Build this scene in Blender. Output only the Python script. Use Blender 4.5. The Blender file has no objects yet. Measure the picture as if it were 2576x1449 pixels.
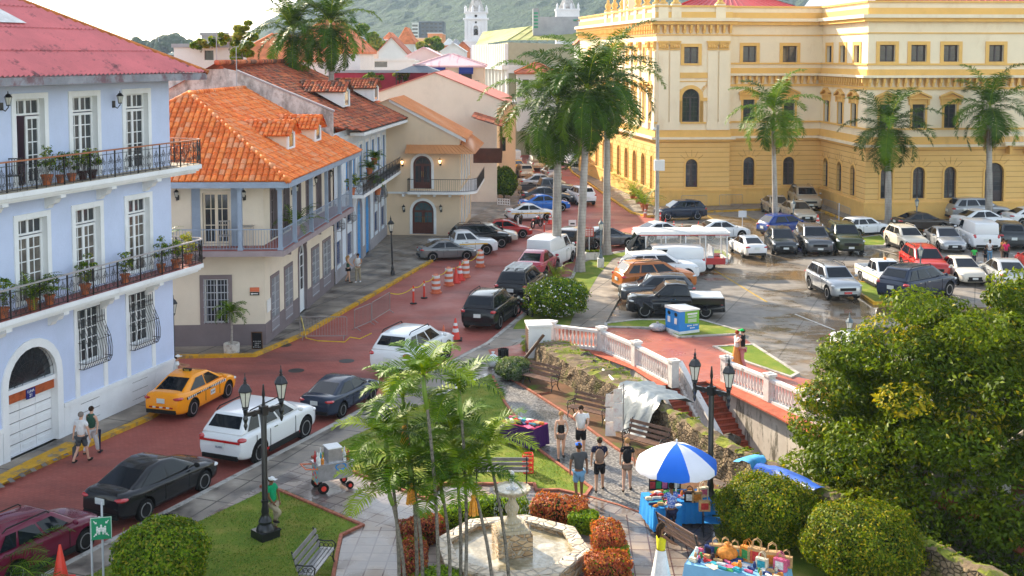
import bpy,math,random
import numpy as np
from mathutils import Vector,Matrix
random.seed(7);np.random.seed(7)
sc=bpy.context.scene
COL=sc.collection
FPX,HC,PX,PY,YH=2950.0,14.0,1288.0,347.0,140.0
PITCH=math.atan((PY-YH)/FPX)
cd=bpy.data.cameras.new('camera');cam=bpy.data.objects.new('camera',cd);COL.objects.link(cam)
cam.location=(0,0,HC);cam.rotation_euler=(math.pi/2-PITCH,0,0)
cd.sensor_width=36;cd.lens=36*FPX/2576;cd.shift_y=-(724.5-PY)/2576
cd.clip_end=12000;cd.clip_start=0.5
sc.camera=cam
SUN_EL,SUN_AZ=math.radians(27),(-0.60,0.80)
w=bpy.data.worlds.new('World');sc.world=w;w.use_nodes=True
nt=w.node_tree;bg=nt.nodes['Background']
sk=nt.nodes.new('ShaderNodeTexSky');sk.sky_type='NISHITA';sk.sun_disc=False
sk.sun_elevation=SUN_EL;sk.sun_rotation=math.atan2(SUN_AZ[0],SUN_AZ[1]);sk.air_density=1.3;sk.dust_density=1.0;sk.ozone_density=1.2
hs=nt.nodes.new('ShaderNodeHueSaturation');hs.inputs['Saturation'].default_value=.6;nt.links.new(sk.outputs[0],hs.inputs['Color']);nt.links.new(hs.outputs[0],bg.inputs[0]);bg.inputs[1].default_value=0.135
sd=bpy.data.lights.new('sun','SUN');sd.energy=4.1;sd.angle=math.radians(0.6);sd.color=(1,.86,.66)
so=bpy.data.objects.new('sun',sd);COL.objects.link(so)
ch_,sh_=math.cos(SUN_EL),math.sin(SUN_EL)
n_=math.hypot(*SUN_AZ)
so.rotation_euler=Vector((SUN_AZ[0]/n_*ch_,SUN_AZ[1]/n_*ch_,sh_)).to_track_quat('Z','Y').to_euler()
so.location=(0,0,60)
sc.view_settings.view_transform='Standard';sc.view_settings.look='None'
sc.view_settings.exposure=1.62;sc.view_settings.gamma=1
sc.render.engine='CYCLES';sc.render.resolution_x=1024;sc.render.resolution_y=576
try:
 sc.cycles.volume_bounces=0;sc.cycles.max_bounces=6;sc.cycles.volume_step_rate=4
except Exception:pass
def ray(px,py):
 cp,sp=math.cos(PITCH),math.sin(PITCH);a,d=px-PX,py-PY
 return Vector((a,FPX*cp-d*sp,-FPX*sp-d*cp))
def at(px,py,z=0.0):
 r=ray(px,py);t=(z-HC)/r.z
 return Vector((r.x*t,r.y*t,z))
def atY(px,py,Y):
 r=ray(px,py);t=Y/r.y
 return Vector((r.x*t,Y,HC+r.z*t))
MATS={}
def mat(name,col,rough=.7,metal=0,var=.12,vs=1.5,bump=0,bs=8,spec=.5,coat=0,col2=None,trans=0,emit=None,alpha=1,pos=(.35,.65),rvar=0,det=5):
 if name in MATS:return MATS[name]
 m=bpy.data.materials.new(name);m.use_nodes=True;MATS[name]=m
 t=m.node_tree;b=t.nodes['Principled BSDF']
 b.inputs['Roughness'].default_value=rough;b.inputs['Metallic'].default_value=metal
 b.inputs['Specular IOR Level'].default_value=.12 if(spec==.5 and rough>.5)else spec
 if coat:b.inputs['Coat Weight'].default_value=coat;b.inputs['Coat Roughness'].default_value=.04
 if trans:b.inputs['Transmission Weight'].default_value=trans
 if alpha<1:b.inputs['Alpha'].default_value=alpha
 if emit:b.inputs['Emission Color'].default_value=(*emit[:3],1);b.inputs['Emission Strength'].default_value=emit[3]
 b.inputs['Base Color'].default_value=(*col,1)
 m.diffuse_color=(*col,1)
 tc=t.nodes.new('ShaderNodeTexCoord')
 if var or col2:
  nz=t.nodes.new('ShaderNodeTexNoise');nz.inputs['Scale'].default_value=vs;nz.inputs['Detail'].default_value=det;nz.inputs['Roughness'].default_value=.65
  t.links.new(tc.outputs['Object'],nz.inputs['Vector'])
  r=t.nodes.new('ShaderNodeValToRGB');r.color_ramp.elements[0].position=pos[0];r.color_ramp.elements[1].position=pos[1]
  c2=col2 if col2 else[min(1,c*(1+var))for c in col];c1=col if col2 else[c*(1-var)for c in col]
  r.color_ramp.elements[0].color=(*c1,1);r.color_ramp.elements[1].color=(*c2,1)
  t.links.new(nz.outputs[0],r.inputs[0]);t.links.new(r.outputs[0],b.inputs['Base Color'])
  if rvar:
   mr=t.nodes.new('ShaderNodeMapRange');mr.inputs[1].default_value=pos[0];mr.inputs[2].default_value=pos[1]
   mr.inputs[3].default_value=rough;mr.inputs[4].default_value=rvar
   t.links.new(nz.outputs[0],mr.inputs[0]);t.links.new(mr.outputs[0],b.inputs['Roughness'])
 if bump:
  n2=t.nodes.new('ShaderNodeTexNoise');n2.inputs['Scale'].default_value=bs;n2.inputs['Detail'].default_value=4
  t.links.new(tc.outputs['Object'],n2.inputs['Vector'])
  bp=t.nodes.new('ShaderNodeBump');bp.inputs['Strength'].default_value=bump;bp.inputs['Distance'].default_value=.03
  t.links.new(n2.outputs[0],bp.inputs['Height']);t.links.new(bp.outputs[0],b.inputs['Normal'])
 return m
def N(t,ty,**k):
 n=t.nodes.new(ty)
 for a,v in k.items():
  if a.startswith('i_'):
   key=a[2:].replace('_',' ')
   n.inputs[int(key)if key.isdigit()else key].default_value=v
  else:setattr(n,a,v)
 return n
def stains(m,col,scale=1.2,lo=.5,hi=.7,stretch=(1,1,1),amount=1.0,rough=None):
 """adds weathering of its own shape over whatever drives the base colour"""
 t=m.node_tree;b=t.nodes['Principled BSDF']
 src=b.inputs['Base Color'].links[0].from_socket if b.inputs['Base Color'].links else None
 tc=N(t,'ShaderNodeTexCoord');mp=N(t,'ShaderNodeMapping');mp.inputs['Scale'].default_value=stretch
 nz=N(t,'ShaderNodeTexNoise');nz.inputs['Scale'].default_value=scale;nz.inputs['Detail'].default_value=7;nz.inputs['Roughness'].default_value=.7
 t.links.new(tc.outputs['Object'],mp.inputs[0]);t.links.new(mp.outputs[0],nz.inputs[0])
 r=N(t,'ShaderNodeMapRange');r.inputs[1].default_value=lo;r.inputs[2].default_value=hi;r.inputs[4].default_value=amount
 t.links.new(nz.outputs[0],r.inputs[0])
 mx=N(t,'ShaderNodeMix',data_type='RGBA');t.links.new(r.outputs[0],mx.inputs[0])
 if src:t.links.new(src,mx.inputs[6])
 else:mx.inputs[6].default_value=b.inputs['Base Color'].default_value
 mx.inputs[7].default_value=(*col,1);t.links.new(mx.outputs[2],b.inputs['Base Color'])
 if rough is not None:
  m2=N(t,'ShaderNodeMix',data_type='FLOAT');t.links.new(r.outputs[0],m2.inputs[0])
  m2.inputs[2].default_value=b.inputs['Roughness'].default_value;m2.inputs[3].default_value=rough
  t.links.new(m2.outputs[0],b.inputs['Roughness'])
 return m
class MB:
 def __init__(s,M=None):s.v=[];s.f=[];s.mi=[];s.M=M
 def add(s,vs,fs,m=0):
  o=len(s.v)
  if s.M is not None:vs=[s.M@Vector(p)for p in vs]
  s.v+=[tuple(p)for p in vs];s.f+=[tuple(i+o for i in f)for f in fs];s.mi+=[m]*len(fs)
 def bx(s,x0,x1,y0,y1,z0,z1,m=0):
  s.add([(x0,y0,z0),(x1,y0,z0),(x1,y1,z0),(x0,y1,z0),(x0,y0,z1),(x1,y0,z1),(x1,y1,z1),(x0,y1,z1)],[(0,3,2,1),(4,5,6,7),(0,1,5,4),(1,2,6,5),(2,3,7,6),(3,0,4,7)],m)
 def box(s,c,d,rz=0,m=0,rx=0,ry=0):
  R=Matrix.Translation(c)@Matrix.Rotation(rz,4,'Z')@Matrix.Rotation(ry,4,'Y')@Matrix.Rotation(rx,4,'X')
  a,b,e=d[0]/2,d[1]/2,d[2]/2
  vs=[R@Vector(p)for p in[(-a,-b,-e),(a,-b,-e),(a,b,-e),(-a,b,-e),(-a,-b,e),(a,-b,e),(a,b,e),(-a,b,e)]]
  s.add(vs,[(0,3,2,1),(4,5,6,7),(0,1,5,4),(1,2,6,5),(2,3,7,6),(3,0,4,7)],m)
 def prism(s,poly,z0,z1,m=0,mtop=None):
  n=len(poly)
  s.add([(*p[:2],z0)for p in poly]+[(*p[:2],z1)for p in poly],[(i,(i+1)%n,n+(i+1)%n,n+i)for i in range(n)]+[tuple(range(n))[::-1]],m)
  s.add([(*p[:2],z1)for p in poly],[tuple(range(n))],m if mtop is None else mtop)
 def ext(s,poly,y0,y1,m=0):
  n=len(poly)
  s.add([(p[0],y0,p[1])for p in poly]+[(p[0],y1,p[1])for p in poly],[(i,(i+1)%n,n+(i+1)%n,n+i)for i in range(n)]+[tuple(range(n))[::-1],tuple(range(n,2*n))],m)
 def tube(s,pts,r,n=6,m=0,cap=True,sq=1.0):
  pts=[Vector(p)for p in pts];k=len(pts);rs=r if isinstance(r,(list,tuple))else[r]*k
  vs=[];up=None
  for i,p in enumerate(pts):
   d=(pts[min(i+1,k-1)]-pts[max(i-1,0)])
   if d.length<1e-9:d=Vector((0,0,1))
   d.normalize()
   if up is None:
    up=Vector((0,0,1))if abs(d.z)<.9 else Vector((1,0,0))
   a=d.cross(up)
   if a.length<1e-6:a=d.orthogonal()
   a.normalize();b=a.cross(d);up=b
   for j in range(n):
    t=2*math.pi*(j+.5)/n
    vs.append(p+(a*math.cos(t)+b*math.sin(t)*sq)*rs[i])
  fs=[(i*n+j,i*n+(j+1)%n,(i+1)*n+(j+1)%n,(i+1)*n+j)for i in range(k-1)for j in range(n)]
  if cap:fs+=[tuple(range(n))[::-1],tuple(range((k-1)*n,k*n))]
  s.add(vs,fs,m)
 def lathe(s,prof,c=(0,0,0),n=12,m=0,ph=0,axis='z'):
  vs=[]
  for(r,z)in prof:
   for j in range(n):
    t=2*math.pi*j/n+ph
    x,y,q=r*math.cos(t),r*math.sin(t),z
    vs.append((c[0]+x,c[1]+y,c[2]+q)if axis=='z' else((c[0]+x,c[1]+q,c[2]+y)if axis=='y' else(c[0]+q,c[1]+x,c[2]+y)))
  k=len(prof)
  fs=[(i*n+j,i*n+(j+1)%n,(i+1)*n+(j+1)%n,(i+1)*n+j)for i in range(k-1)for j in range(n)]
  fs+=[tuple(range(n))[::-1],tuple(range((k-1)*n,k*n))]
  s.add(vs,fs,m)
 def ball(s,c,r,m=0,n=8,k=5):
  r=r if isinstance(r,(tuple,list))else(r,r,r)
  vs=[];
  for i in range(k+1):
   a=-math.pi/2+math.pi*i/k
   for j in range(n):
    t=2*math.pi*j/n
    vs.append((c[0]+r[0]*math.cos(a)*math.cos(t),c[1]+r[1]*math.cos(a)*math.sin(t),c[2]+r[2]*math.sin(a)))
  s.add(vs,[(i*n+j,i*n+(j+1)%n,(i+1)*n+(j+1)%n,(i+1)*n+j)for i in range(k)for j in range(n)],m)
 def quad(s,a,b,c,d,m=0):s.add([a,b,c,d],[(0,1,2,3)],m)
 def poly(s,ps,m=0):s.add(ps,[tuple(range(len(ps)))],m)
 def build(s,name,mats,parent=None,smooth=False,loc=None,rz=None):
  me=bpy.data.meshes.new(name);me.from_pydata(s.v,[],s.f)
  mats=mats if isinstance(mats,(list,tuple))else[mats]
  for m in mats:me.materials.append(m)
  if len(mats)>1:me.polygons.foreach_set('material_index',s.mi)
  if smooth:me.polygons.foreach_set('use_smooth',[True]*len(me.polygons))
  me.update()
  o=bpy.data.objects.new(name,me);COL.objects.link(o)
  if parent:o.parent=parent
  if loc is not None:o.location=loc
  if rz is not None:o.rotation_euler=(0,0,rz)
  return o
def shade_angle(o,deg=35):
 me=o.data
 me.polygons.foreach_set('use_smooth',[True]*len(me.polygons))
 try:me.set_sharp_from_angle(angle=math.radians(deg))
 except Exception:pass
 return o
def tag(o,label=None,cat=None,group=None,kind=None):
 if label:o['label']=label
 if cat:o['category']=cat
 if group:o['group']=group
 if kind:o['kind']=kind
 return o
def empty(name,loc,rz=0,label=None,cat=None,group=None):
 e=bpy.data.objects.new(name,None);COL.objects.link(e);e.location=loc;e.rotation_euler=(0,0,rz)
 return tag(e,label,cat,group)
def copy_tree(o,parent=None):
 c=o.copy();COL.objects.link(c)
 if parent:c.parent=parent
 for ch in list(KIDS(o)):copy_tree(ch,c)
 return c
def KIDS(o):return[x for x in o.children]
def place(o,loc,rz=0,label=None,group=None,sc_=None):
 o.location=loc;o.rotation_euler=(0,0,rz)
 if label:o['label']=label
 if group:o['group']=group
 if sc_:o.scale=sc_ if isinstance(sc_,tuple)else(sc_,)*3
 return o
def applymods(o):
 dg=bpy.context.evaluated_depsgraph_get()
 me=bpy.data.meshes.new_from_object(o.evaluated_get(dg));o.modifiers.clear();o.data=me
 return o
class Fac:
 """a vertical wall plane: u along, w outwards (towards the camera), z up"""
 def __init__(s,p0,p1,flip=False):
  s.p0=Vector((p0[0],p0[1],0));d=Vector((p1[0]-p0[0],p1[1]-p0[1],0));s.L=d.length;s.u=d.normalized()
  s.n=Vector((s.u.y,-s.u.x,0))
  if s.n.dot(s.p0)>0:s.n=-s.n
  if flip:s.n=-s.n
  s.M=Matrix(((s.u.x,s.n.x,0,s.p0.x),(s.u.y,s.n.y,0,s.p0.y),(0,0,1,0),(0,0,0,1)))
  s.rz=math.atan2(s.u.y,s.u.x)
 def mb(s):return MB(s.M)
 def hit(s,px,py,w=0):
  r=ray(px,py);o=Vector((0,0,HC));q=s.p0+s.n*w
  t=(q-o).dot(s.n)/r.dot(s.n);p=o+r*t
  return((p-s.p0).dot(s.u),p.z)
 def P(s,u,w,z):return s.M@Vector((u,w,z))
def arc(u0,u1,zs,n=10,rise=None):
 c=(u0+u1)/2;r=abs(u1-u0)/2;rise=rise or r
 return[(c+r*math.cos(math.pi-math.pi*i/n),zs+rise*math.sin(math.pi*i/n))for i in range(n+1)]
def wall(mb,u0,u1,z0,z1,ops,depth=.22,m=0,mrev=None,w=0):
 """wall sheet with real openings (u0,u1,z0,z1,arch) and reveals"""
 mrev=m if mrev is None else mrev
 us=sorted(set([u0,u1]+[o[0]for o in ops]+[o[1]for o in ops]));zs=sorted(set([z0,z1]+[o[2]for o in ops]+[o[3]for o in ops]))
 us=[u for u in us if u0-1e-6<=u<=u1+1e-6];zs=[z for z in zs if z0-1e-6<=z<=z1+1e-6]
 for i in range(len(us)-1):
  for j in range(len(zs)-1):
   cu,cz=(us[i]+us[i+1])/2,(zs[j]+zs[j+1])/2
   if any(o[0]<cu<o[1]and o[2]<cz<o[3]for o in ops):continue
   mb.quad((us[i],w,zs[j]),(us[i+1],w,zs[j]),(us[i+1],w,zs[j+1]),(us[i],w,zs[j+1]),m)
 for o in ops:
  a,b,c,d=o[:4];ar=len(o)>4 and o[4]
  if ar:
   r=(b-a)/2;A=arc(a,b,d-r,12)
   for i in range(12):
    p,q=A[i],A[i+1]
    mb.quad((p[0],w,p[1]),(q[0],w,q[1]),(q[0],w,d),(p[0],w,d),m)
   path=[(a,c)]+A+[(b,c)]
  else:path=[(a,c),(a,d),(b,d),(b,c)]
  path2=path+[path[0]]
  for p,q in zip(path2[:-1],path2[1:]):
   mb.quad((p[0],w,p[1]),(q[0],w,q[1]),(q[0],w-depth,q[1]),(p[0],w-depth,p[1]),mrev)
def surround(mb,a,b,c,d,t=.18,pr=.05,m=0,arch=False,bottom=False,w=0):
 if arch:
  r=(b-a)/2;A=arc(a,b,d-r,12);B=arc(a-t,b+t,d-r,12)
  I=[(a,c)]+A+[(b,c)];O=[(a-t,c)]+B+[(b+t,c)]
 else:I=[(a,c),(a,d),(b,d),(b,c)];O=[(a-t,c),(a-t,d+t),(b+t,d+t),(b+t,c)]
 for k in range(len(I)-1):
  p,q,r2,s2=I[k],I[k+1],O[k+1],O[k]
  mb.add([(p[0],w-.01,p[1]),(q[0],w-.01,q[1]),(r2[0],w-.01,r2[1]),(s2[0],w-.01,s2[1]),(p[0],w+pr,p[1]),(q[0],w+pr,q[1]),(r2[0],w+pr,r2[1]),(s2[0],w+pr,s2[1])],[(4,5,6,7),(0,1,5,4),(2,3,7,6),(0,3,7,4),(1,2,6,5)],m)
 if bottom:mb.bx(a-t,b+t,w-.01,w+pr+.03,c-t*.6,c,m)
def window(F,parent,a,b,c,d,nx=2,ny=3,fm=None,gm=None,arch=False,w=-.18,ft=.07,mt=.035,name='window',leafs=1,panel=0,child=True):
 """one window or glazed door: frame + glazing bars, pane as sub-part"""
 mb=F.mb()
 zt=d-(b-a)/2 if arch else d
 mb.bx(a,a+ft,w,w+.06,c,zt);mb.bx(b-ft,b,w,w+.06,c,zt);mb.bx(a+ft,b-ft,w,w+.06,c,c+ft)
 if arch:
  surround(mb,a+ft,b-ft,zt,d-ft,t=ft,pr=.05,arch=True,w=w+.01);mb.bx(a+ft,b-ft,w,w+.05,zt-ft/2,zt+ft/2)
  for k in range(1,4):
   th=math.pi*k/4;cx=(a+b)/2;r=(b-a)/2-ft
   mb.tube([(cx,w+.03,zt),(cx+r*math.cos(th),w+.03,zt+r*math.sin(th))],mt*.5,4)
 else:mb.bx(a+ft,b-ft,w,w+.06,d-ft,d)
 if leafs==2:mb.bx((a+b)/2-ft*.7,(a+b)/2+ft*.7,w,w+.055,c+ft,zt-ft*.5)
 zb=c+ft
 if panel:mb.bx(a+ft,b-ft,w+.005,w+.03,c+ft,c+panel);zb=c+panel
 for i in range(1,nx):
  u=a+ft+(b-a-2*ft)*i/nx
  if leafs==2 and abs(u-(a+b)/2)<.02:continue
  mb.bx(u-mt/2,u+mt/2,w+.008,w+.04,zb,zt-ft*.5)
 for j in range(1,ny):
  z=zb+(zt-zb)*j/ny
  mb.bx(a+ft,b-ft,w+.01,w+.038,z-mt/2,z+mt/2)
 fo=mb.build(name,fm,parent)
 g=F.mb()
 if arch:g.poly([(p[0],w+.015,p[1])for p in[(a+.01,c)]+arc(a+.01,b-.01,zt,10)+[(b-.01,c)]])
 else:g.quad((a+.01,w+.015,c+.01),(b-.01,w+.015,c+.01),(b-.01,w+.015,d-.01),(a+.01,w+.015,d-.01))
 g.build('pane',gm,fo)
 return fo
def leafmesh(name,P,Nn,size,mats,parent=None,loc=None,aspect=.5,spread=.6,midx=None,rng=None):
 rng=rng or np.random.default_rng(3)
 P=np.asarray(P,float);n=len(P);Nn=np.asarray(Nn,float)+rng.normal(0,spread,(n,3));Nn/=np.linalg.norm(Nn,axis=1)[:,None]+1e-9
 A=np.cross(Nn,rng.normal(0,1,(n,3)));A/=np.linalg.norm(A,axis=1)[:,None]+1e-9;B=np.cross(Nn,A)
 S=(size*rng.uniform(.6,1.3,n))[:,None]
 L=A*S;W=B*S*aspect;dr=Nn*S*.18
 V=np.stack([P-L,P-W+dr,P+L-dr,P+W+dr],1).reshape(-1,3)
 me=bpy.data.meshes.new(name);me.vertices.add(4*n);me.vertices.foreach_set('co',V.ravel())
 me.loops.add(4*n);me.loops.foreach_set('vertex_index',np.arange(4*n));me.polygons.add(n);me.polygons.foreach_set('loop_start',np.arange(0,4*n,4));
 for m in mats:me.materials.append(m)
 if midx is None:midx=rng.integers(0,len(mats),n)
 me.polygons.foreach_set('material_index',np.asarray(midx,dtype=np.int32));me.update(calc_edges=True)
 o=bpy.data.objects.new(name,me);COL.objects.link(o)
 if parent:o.parent=parent
 if loc is not None:o.location=loc
 return o
def leafmat(name,c,t=.3,rough=.5):
 m=mat(name,c,max(rough,.5),var=.25,vs=2.5,spec=.12)
 t_=m.node_tree;b=t_.nodes['Principled BSDF'];out=t_.nodes['Material Output']
 tr=N(t_,'ShaderNodeBsdfTranslucent');tr.inputs[0].default_value=(c[0]*1.6+.02,c[1]*1.5+.02,c[2]*.6,1)
 mx=N(t_,'ShaderNodeMixShader');mx.inputs[0].default_value=t
 t_.links.new(b.outputs[0],mx.inputs[1]);t_.links.new(tr.outputs[0],mx.inputs[2]);t_.links.new(mx.outputs[0],out.inputs[0])
 return m
M_glass=mat('window_glass',(.03,.035,.04),.06,var=0,spec=.8)
M_glassw=mat('curtained_glass',(.10,.085,.07),.12,var=.5,vs=2,spec=.8)
M_white=mat('white_paint',(.72,.72,.70),.6,var=.06,vs=3)
M_black=mat('black_iron',(.012,.012,.014),.35,var=0)
M_cream=mat('cream_stucco',(.74,.64,.50),.85,var=.05,vs=.8,bump=.15)
M_conc=stains(mat('old_concrete',(.30,.28,.25),.7,var=.15,vs=.9,bump=.4,bs=12),(.10,.09,.08),.5,.48,.62,rough=.35)
M_terra=mat('terracotta',(.45,.14,.06),.7,var=.2,vs=4)
M_wood=mat('dark_wood',(.10,.045,.02),.5,var=.3,vs=6)
M_leafA=leafmat('leaf_mid',(.085,.165,.008));M_leafB=leafmat('leaf_dark',(.04,.095,.006));M_leafC=leafmat('leaf_light',(.20,.28,.012));M_leafY=leafmat('leaf_yellow',(.30,.28,.03))
M_trunk=mat('grey_trunk',(.30,.28,.24),.85,var=.25,vs=5,bump=.3)
GZ=.12
def texnode_mat(name,build,rough=.8):
 m=bpy.data.materials.new(name);m.use_nodes=True;MATS[name]=m;t=m.node_tree
 b=t.nodes['Principled BSDF'];b.inputs['Roughness'].default_value=rough;b.inputs['Specular IOR Level'].default_value=.12 if rough>.82 else .28
 tc=N(t,'ShaderNodeTexCoord');build(t,b,tc);return m
def ramp(t,src,stops):
 r=N(t,'ShaderNodeValToRGB');e=r.color_ramp.elements
 while len(e)<len(stops):e.new(.5)
 for k,(p,c)in enumerate(stops):e[k].position=p;e[k].color=(*c,1)
 t.links.new(src,r.inputs[0]);return r.outputs[0]
def noise(t,tc,s,d=5,rot=0,st=(1,1,1),r=.6):
 mp=N(t,'ShaderNodeMapping');mp.inputs['Scale'].default_value=st;mp.inputs['Rotation'].default_value=(0,0,rot)
 n=N(t,'ShaderNodeTexNoise');n.inputs['Scale'].default_value=s;n.inputs['Detail'].default_value=d;n.inputs['Roughness'].default_value=r
 t.links.new(tc.outputs['Object'],mp.inputs[0]);t.links.new(mp.outputs[0],n.inputs[0]);return n.outputs[0]
def mix(t,f,a,b,mode='MIX'):
 x=N(t,'ShaderNodeMix',data_type='RGBA',blend_type=mode)
 for i,s in((0,f),(6,a),(7,b)):
  if hasattr(s,'links'):t.links.new(s,x.inputs[i])
  else:x.inputs[i].default_value=s if i==0 else(*s,1)
 return x.outputs[2]
def bumpn(t,b,h,st=.3,dist=.02):
 bp=N(t,'ShaderNodeBump');bp.inputs['Strength'].default_value=st;bp.inputs['Distance'].default_value=dist
 t.links.new(h,bp.inputs['Height']);t.links.new(bp.outputs[0],b.inputs['Normal'])
def bricktex(t,tc,rot,bw,bh,c1,c2,mo,msize=.01,off=.5,loc=(0,0,0)):
 mp=N(t,'ShaderNodeMapping');mp.inputs['Rotation'].default_value=(0,0,rot);mp.inputs['Location'].default_value=loc
 b=N(t,'ShaderNodeTexBrick');b.offset=off
 b.inputs['Color1'].default_value=(*c1,1);b.inputs['Color2'].default_value=(*c2,1);b.inputs['Mortar'].default_value=(*mo,1)
 b.inputs['Scale'].default_value=1;b.inputs['Brick Width'].default_value=bw;b.inputs['Row Height'].default_value=bh;b.inputs['Mortar Size'].default_value=msize
 t.links.new(tc.outputs['Object'],mp.inputs[0]);t.links.new(mp.outputs[0],b.inputs[0]);return b
def _street(t,b,tc):
 br=bricktex(t,tc,.45,.22,.11,(.42,.12,.09),(.33,.09,.068),(.17,.06,.05),.008)
 c=mix(t,.42,br.outputs[0],ramp(t,noise(t,tc,.25,6),[(.35,(.28,.065,.048)),(.65,(.50,.14,.10))]))
 st=ramp(t,noise(t,tc,.12,7,.4,(1,3,1)),[(.5,(0,0,0)),(.68,(1,1,1))])
 c=mix(t,mix(t,.6,(0,0,0),st),c,(.10,.04,.035));t.links.new(c,b.inputs['Base Color'])
 t.links.new(ramp(t,noise(t,tc,.16,5),[(.4,(.50,)*3),(.62,(.85,)*3)]),b.inputs['Roughness']);bumpn(t,b,br.outputs[1],-.25,.012)
M_street=texnode_mat('red_brick_paving',_street)
def _terr(t,b,tc):
 br=bricktex(t,tc,1.15,.33,.33,(.37,.10,.06),(.31,.08,.05),(.26,.09,.07),.012,0)
 c=mix(t,mix(t,.5,(0,0,0),ramp(t,noise(t,tc,.5,6),[(.5,(0,0,0)),(.7,(1,1,1))])),br.outputs[0],(.20,.06,.045));t.links.new(c,b.inputs['Base Color'])
 t.links.new(ramp(t,noise(t,tc,.4,5),[(.4,(.25,)*3),(.6,(.7,)*3)]),b.inputs['Roughness']);bumpn(t,b,br.outputs[1],-.2,.008)
M_terr=texnode_mat('red_terrace_tiles',_terr)
def _tile(t,b,tc,rot=.52):
 br=bricktex(t,tc,rot,.52,.52,(.34,.27,.21),(.20,.17,.15),(.075,.03,.025),.02,0)
 c=mix(t,mix(t,.75,(0,0,0),ramp(t,noise(t,tc,.55,6),[(.42,(0,0,0)),(.6,(1,1,1))])),br.outputs[0],(.085,.07,.068));t.links.new(c,b.inputs['Base Color'])
 t.links.new(ramp(t,noise(t,tc,.55,6),[(.40,(.55,)*3),(.56,(.13,)*3)]),b.inputs['Roughness']);bumpn(t,b,br.outputs[1],-.25,.01)
M_tile=texnode_mat('wet_plaza_tiles',_tile)
M_tile2=texnode_mat('wet_path_tiles',lambda t,b,tc:_tile(t,b,tc,.04))
def _lot(t,b,tc):
 n1=noise(t,tc,.13,7,.3,(1,1.6,1));n2=noise(t,tc,1.3,6)
 c=ramp(t,n2,[(.3,(.155,.137,.12)),(.7,(.27,.24,.205))])
 wet=ramp(t,n1,[(.46,(0,0,0)),(.54,(1,1,1))])
 c=mix(t,wet,c,mix(t,ramp(t,noise(t,tc,.35,5),[(.45,(0,0,0)),(.6,(1,1,1))]),(.12,.095,.07),(.16,.10,.045)));
 br=bricktex(t,tc,.38,4.2,4.2,(1,1,1),(1,1,1),(.45,.45,.45),.03,0)
 c=mix(t,1.0,c,br.outputs[0],'MULTIPLY');t.links.new(c,b.inputs['Base Color'])
 t.links.new(ramp(t,n1,[(.44,(.62,)*3),(.52,(.20,)*3),(.60,(.06,)*3)]),b.inputs['Roughness']);bumpn(t,b,noise(t,tc,6,4),.06,.01)
M_lot=texnode_mat('wet_parking_concrete',_lot)
def _gravel(t,b,tc):
 v=N(t,'ShaderNodeTexVoronoi');v.inputs['Scale'].default_value=11;t.links.new(tc.outputs['Object'],v.inputs[0])
 c=mix(t,.75,ramp(t,v.outputs['Color'],[(.2,(.13,.12,.11)),(.8,(.40,.37,.34))]),ramp(t,v.outputs[0],[(.1,(.36,.33,.30)),(.6,(.05,.045,.04))]))
 wet=ramp(t,noise(t,tc,.35,5),[(.48,(0,0,0)),(.62,(1,1,1))])
 c=mix(t,mix(t,.6,(0,0,0),wet),c,(.06,.06,.065));t.links.new(c,b.inputs['Base Color'])
 t.links.new(ramp(t,noise(t,tc,.35,5),[(.46,(.65,)*3),(.6,(.15,)*3)]),b.inputs['Roughness']);bumpn(t,b,v.outputs[0],-.8,.02)
M_gravel=texnode_mat('pebble_paving',_gravel)
def _grass(t,b,tc):
 c=ramp(t,noise(t,tc,1.1,8),[(.3,(.07,.15,.012)),(.5,(.16,.22,.02)),(.68,(.32,.27,.06))])
 c=mix(t,.35,c,ramp(t,noise(t,tc,40,3),[(.35,(.03,.06,.01)),(.65,(.25,.30,.05))]))
 t.links.new(c,b.inputs['Base Color']);bumpn(t,b,noise(t,tc,60,3),.6,.03)
M_grass=texnode_mat('lawn_grass',_grass,.9)
def _dirt(t,b,tc):
 c=ramp(t,noise(t,tc,.9,8),[(.38,(.17,.085,.045)),(.52,(.12,.065,.035)),(.64,(.10,.14,.02))])
 t.links.new(c,b.inputs['Base Color']);bumpn(t,b,noise(t,tc,25,4),.5,.03)
M_dirt=texnode_mat('bare_soil',_dirt,.9)
def _side(t,b,tc):
 c=ramp(t,noise(t,tc,.7,8),[(.35,(.06,.05,.042)),(.48,(.22,.185,.15)),(.7,(.40,.345,.28))])
 br=bricktex(t,tc,.35,1.9,1.9,(1,1,1),(1,1,1),(.35,.35,.35),.03,0)
 t.links.new(mix(t,1.0,c,br.outputs[0],'MULTIPLY'),b.inputs['Base Color'])
 t.links.new(ramp(t,noise(t,tc,.7,8),[(.4,(.3,)*3),(.55,(.8,)*3)]),b.inputs['Roughness'])
M_side=texnode_mat('weathered_sidewalk',_side)
M_kerb=stains(mat('kerb_concrete',(.44,.41,.37),.8,var=.12,vs=2),(.18,.16,.14),2,.5,.65)
M_ykerb=stains(mat('yellow_kerb_paint',(.62,.34,.03),.7,var=.15,vs=2),(.25,.19,.11),1.6,.5,.62)
M_edge=mat('brick_edging',(.33,.12,.075),.8,var=.3,vs=7)
M_far=mat('distant_ground',(.10,.12,.06),.9,var=.2,vs=.01)
def sheet(name,pts,z,m,px=True,kind='structure'):
 P=[at(x,y,z)for x,y in pts]if px else[Vector((x,y,z))for x,y in pts]
 b=MB();b.poly([(p.x,p.y,z)for p in P]);return tag(b.build(name,m),kind=kind)
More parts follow.
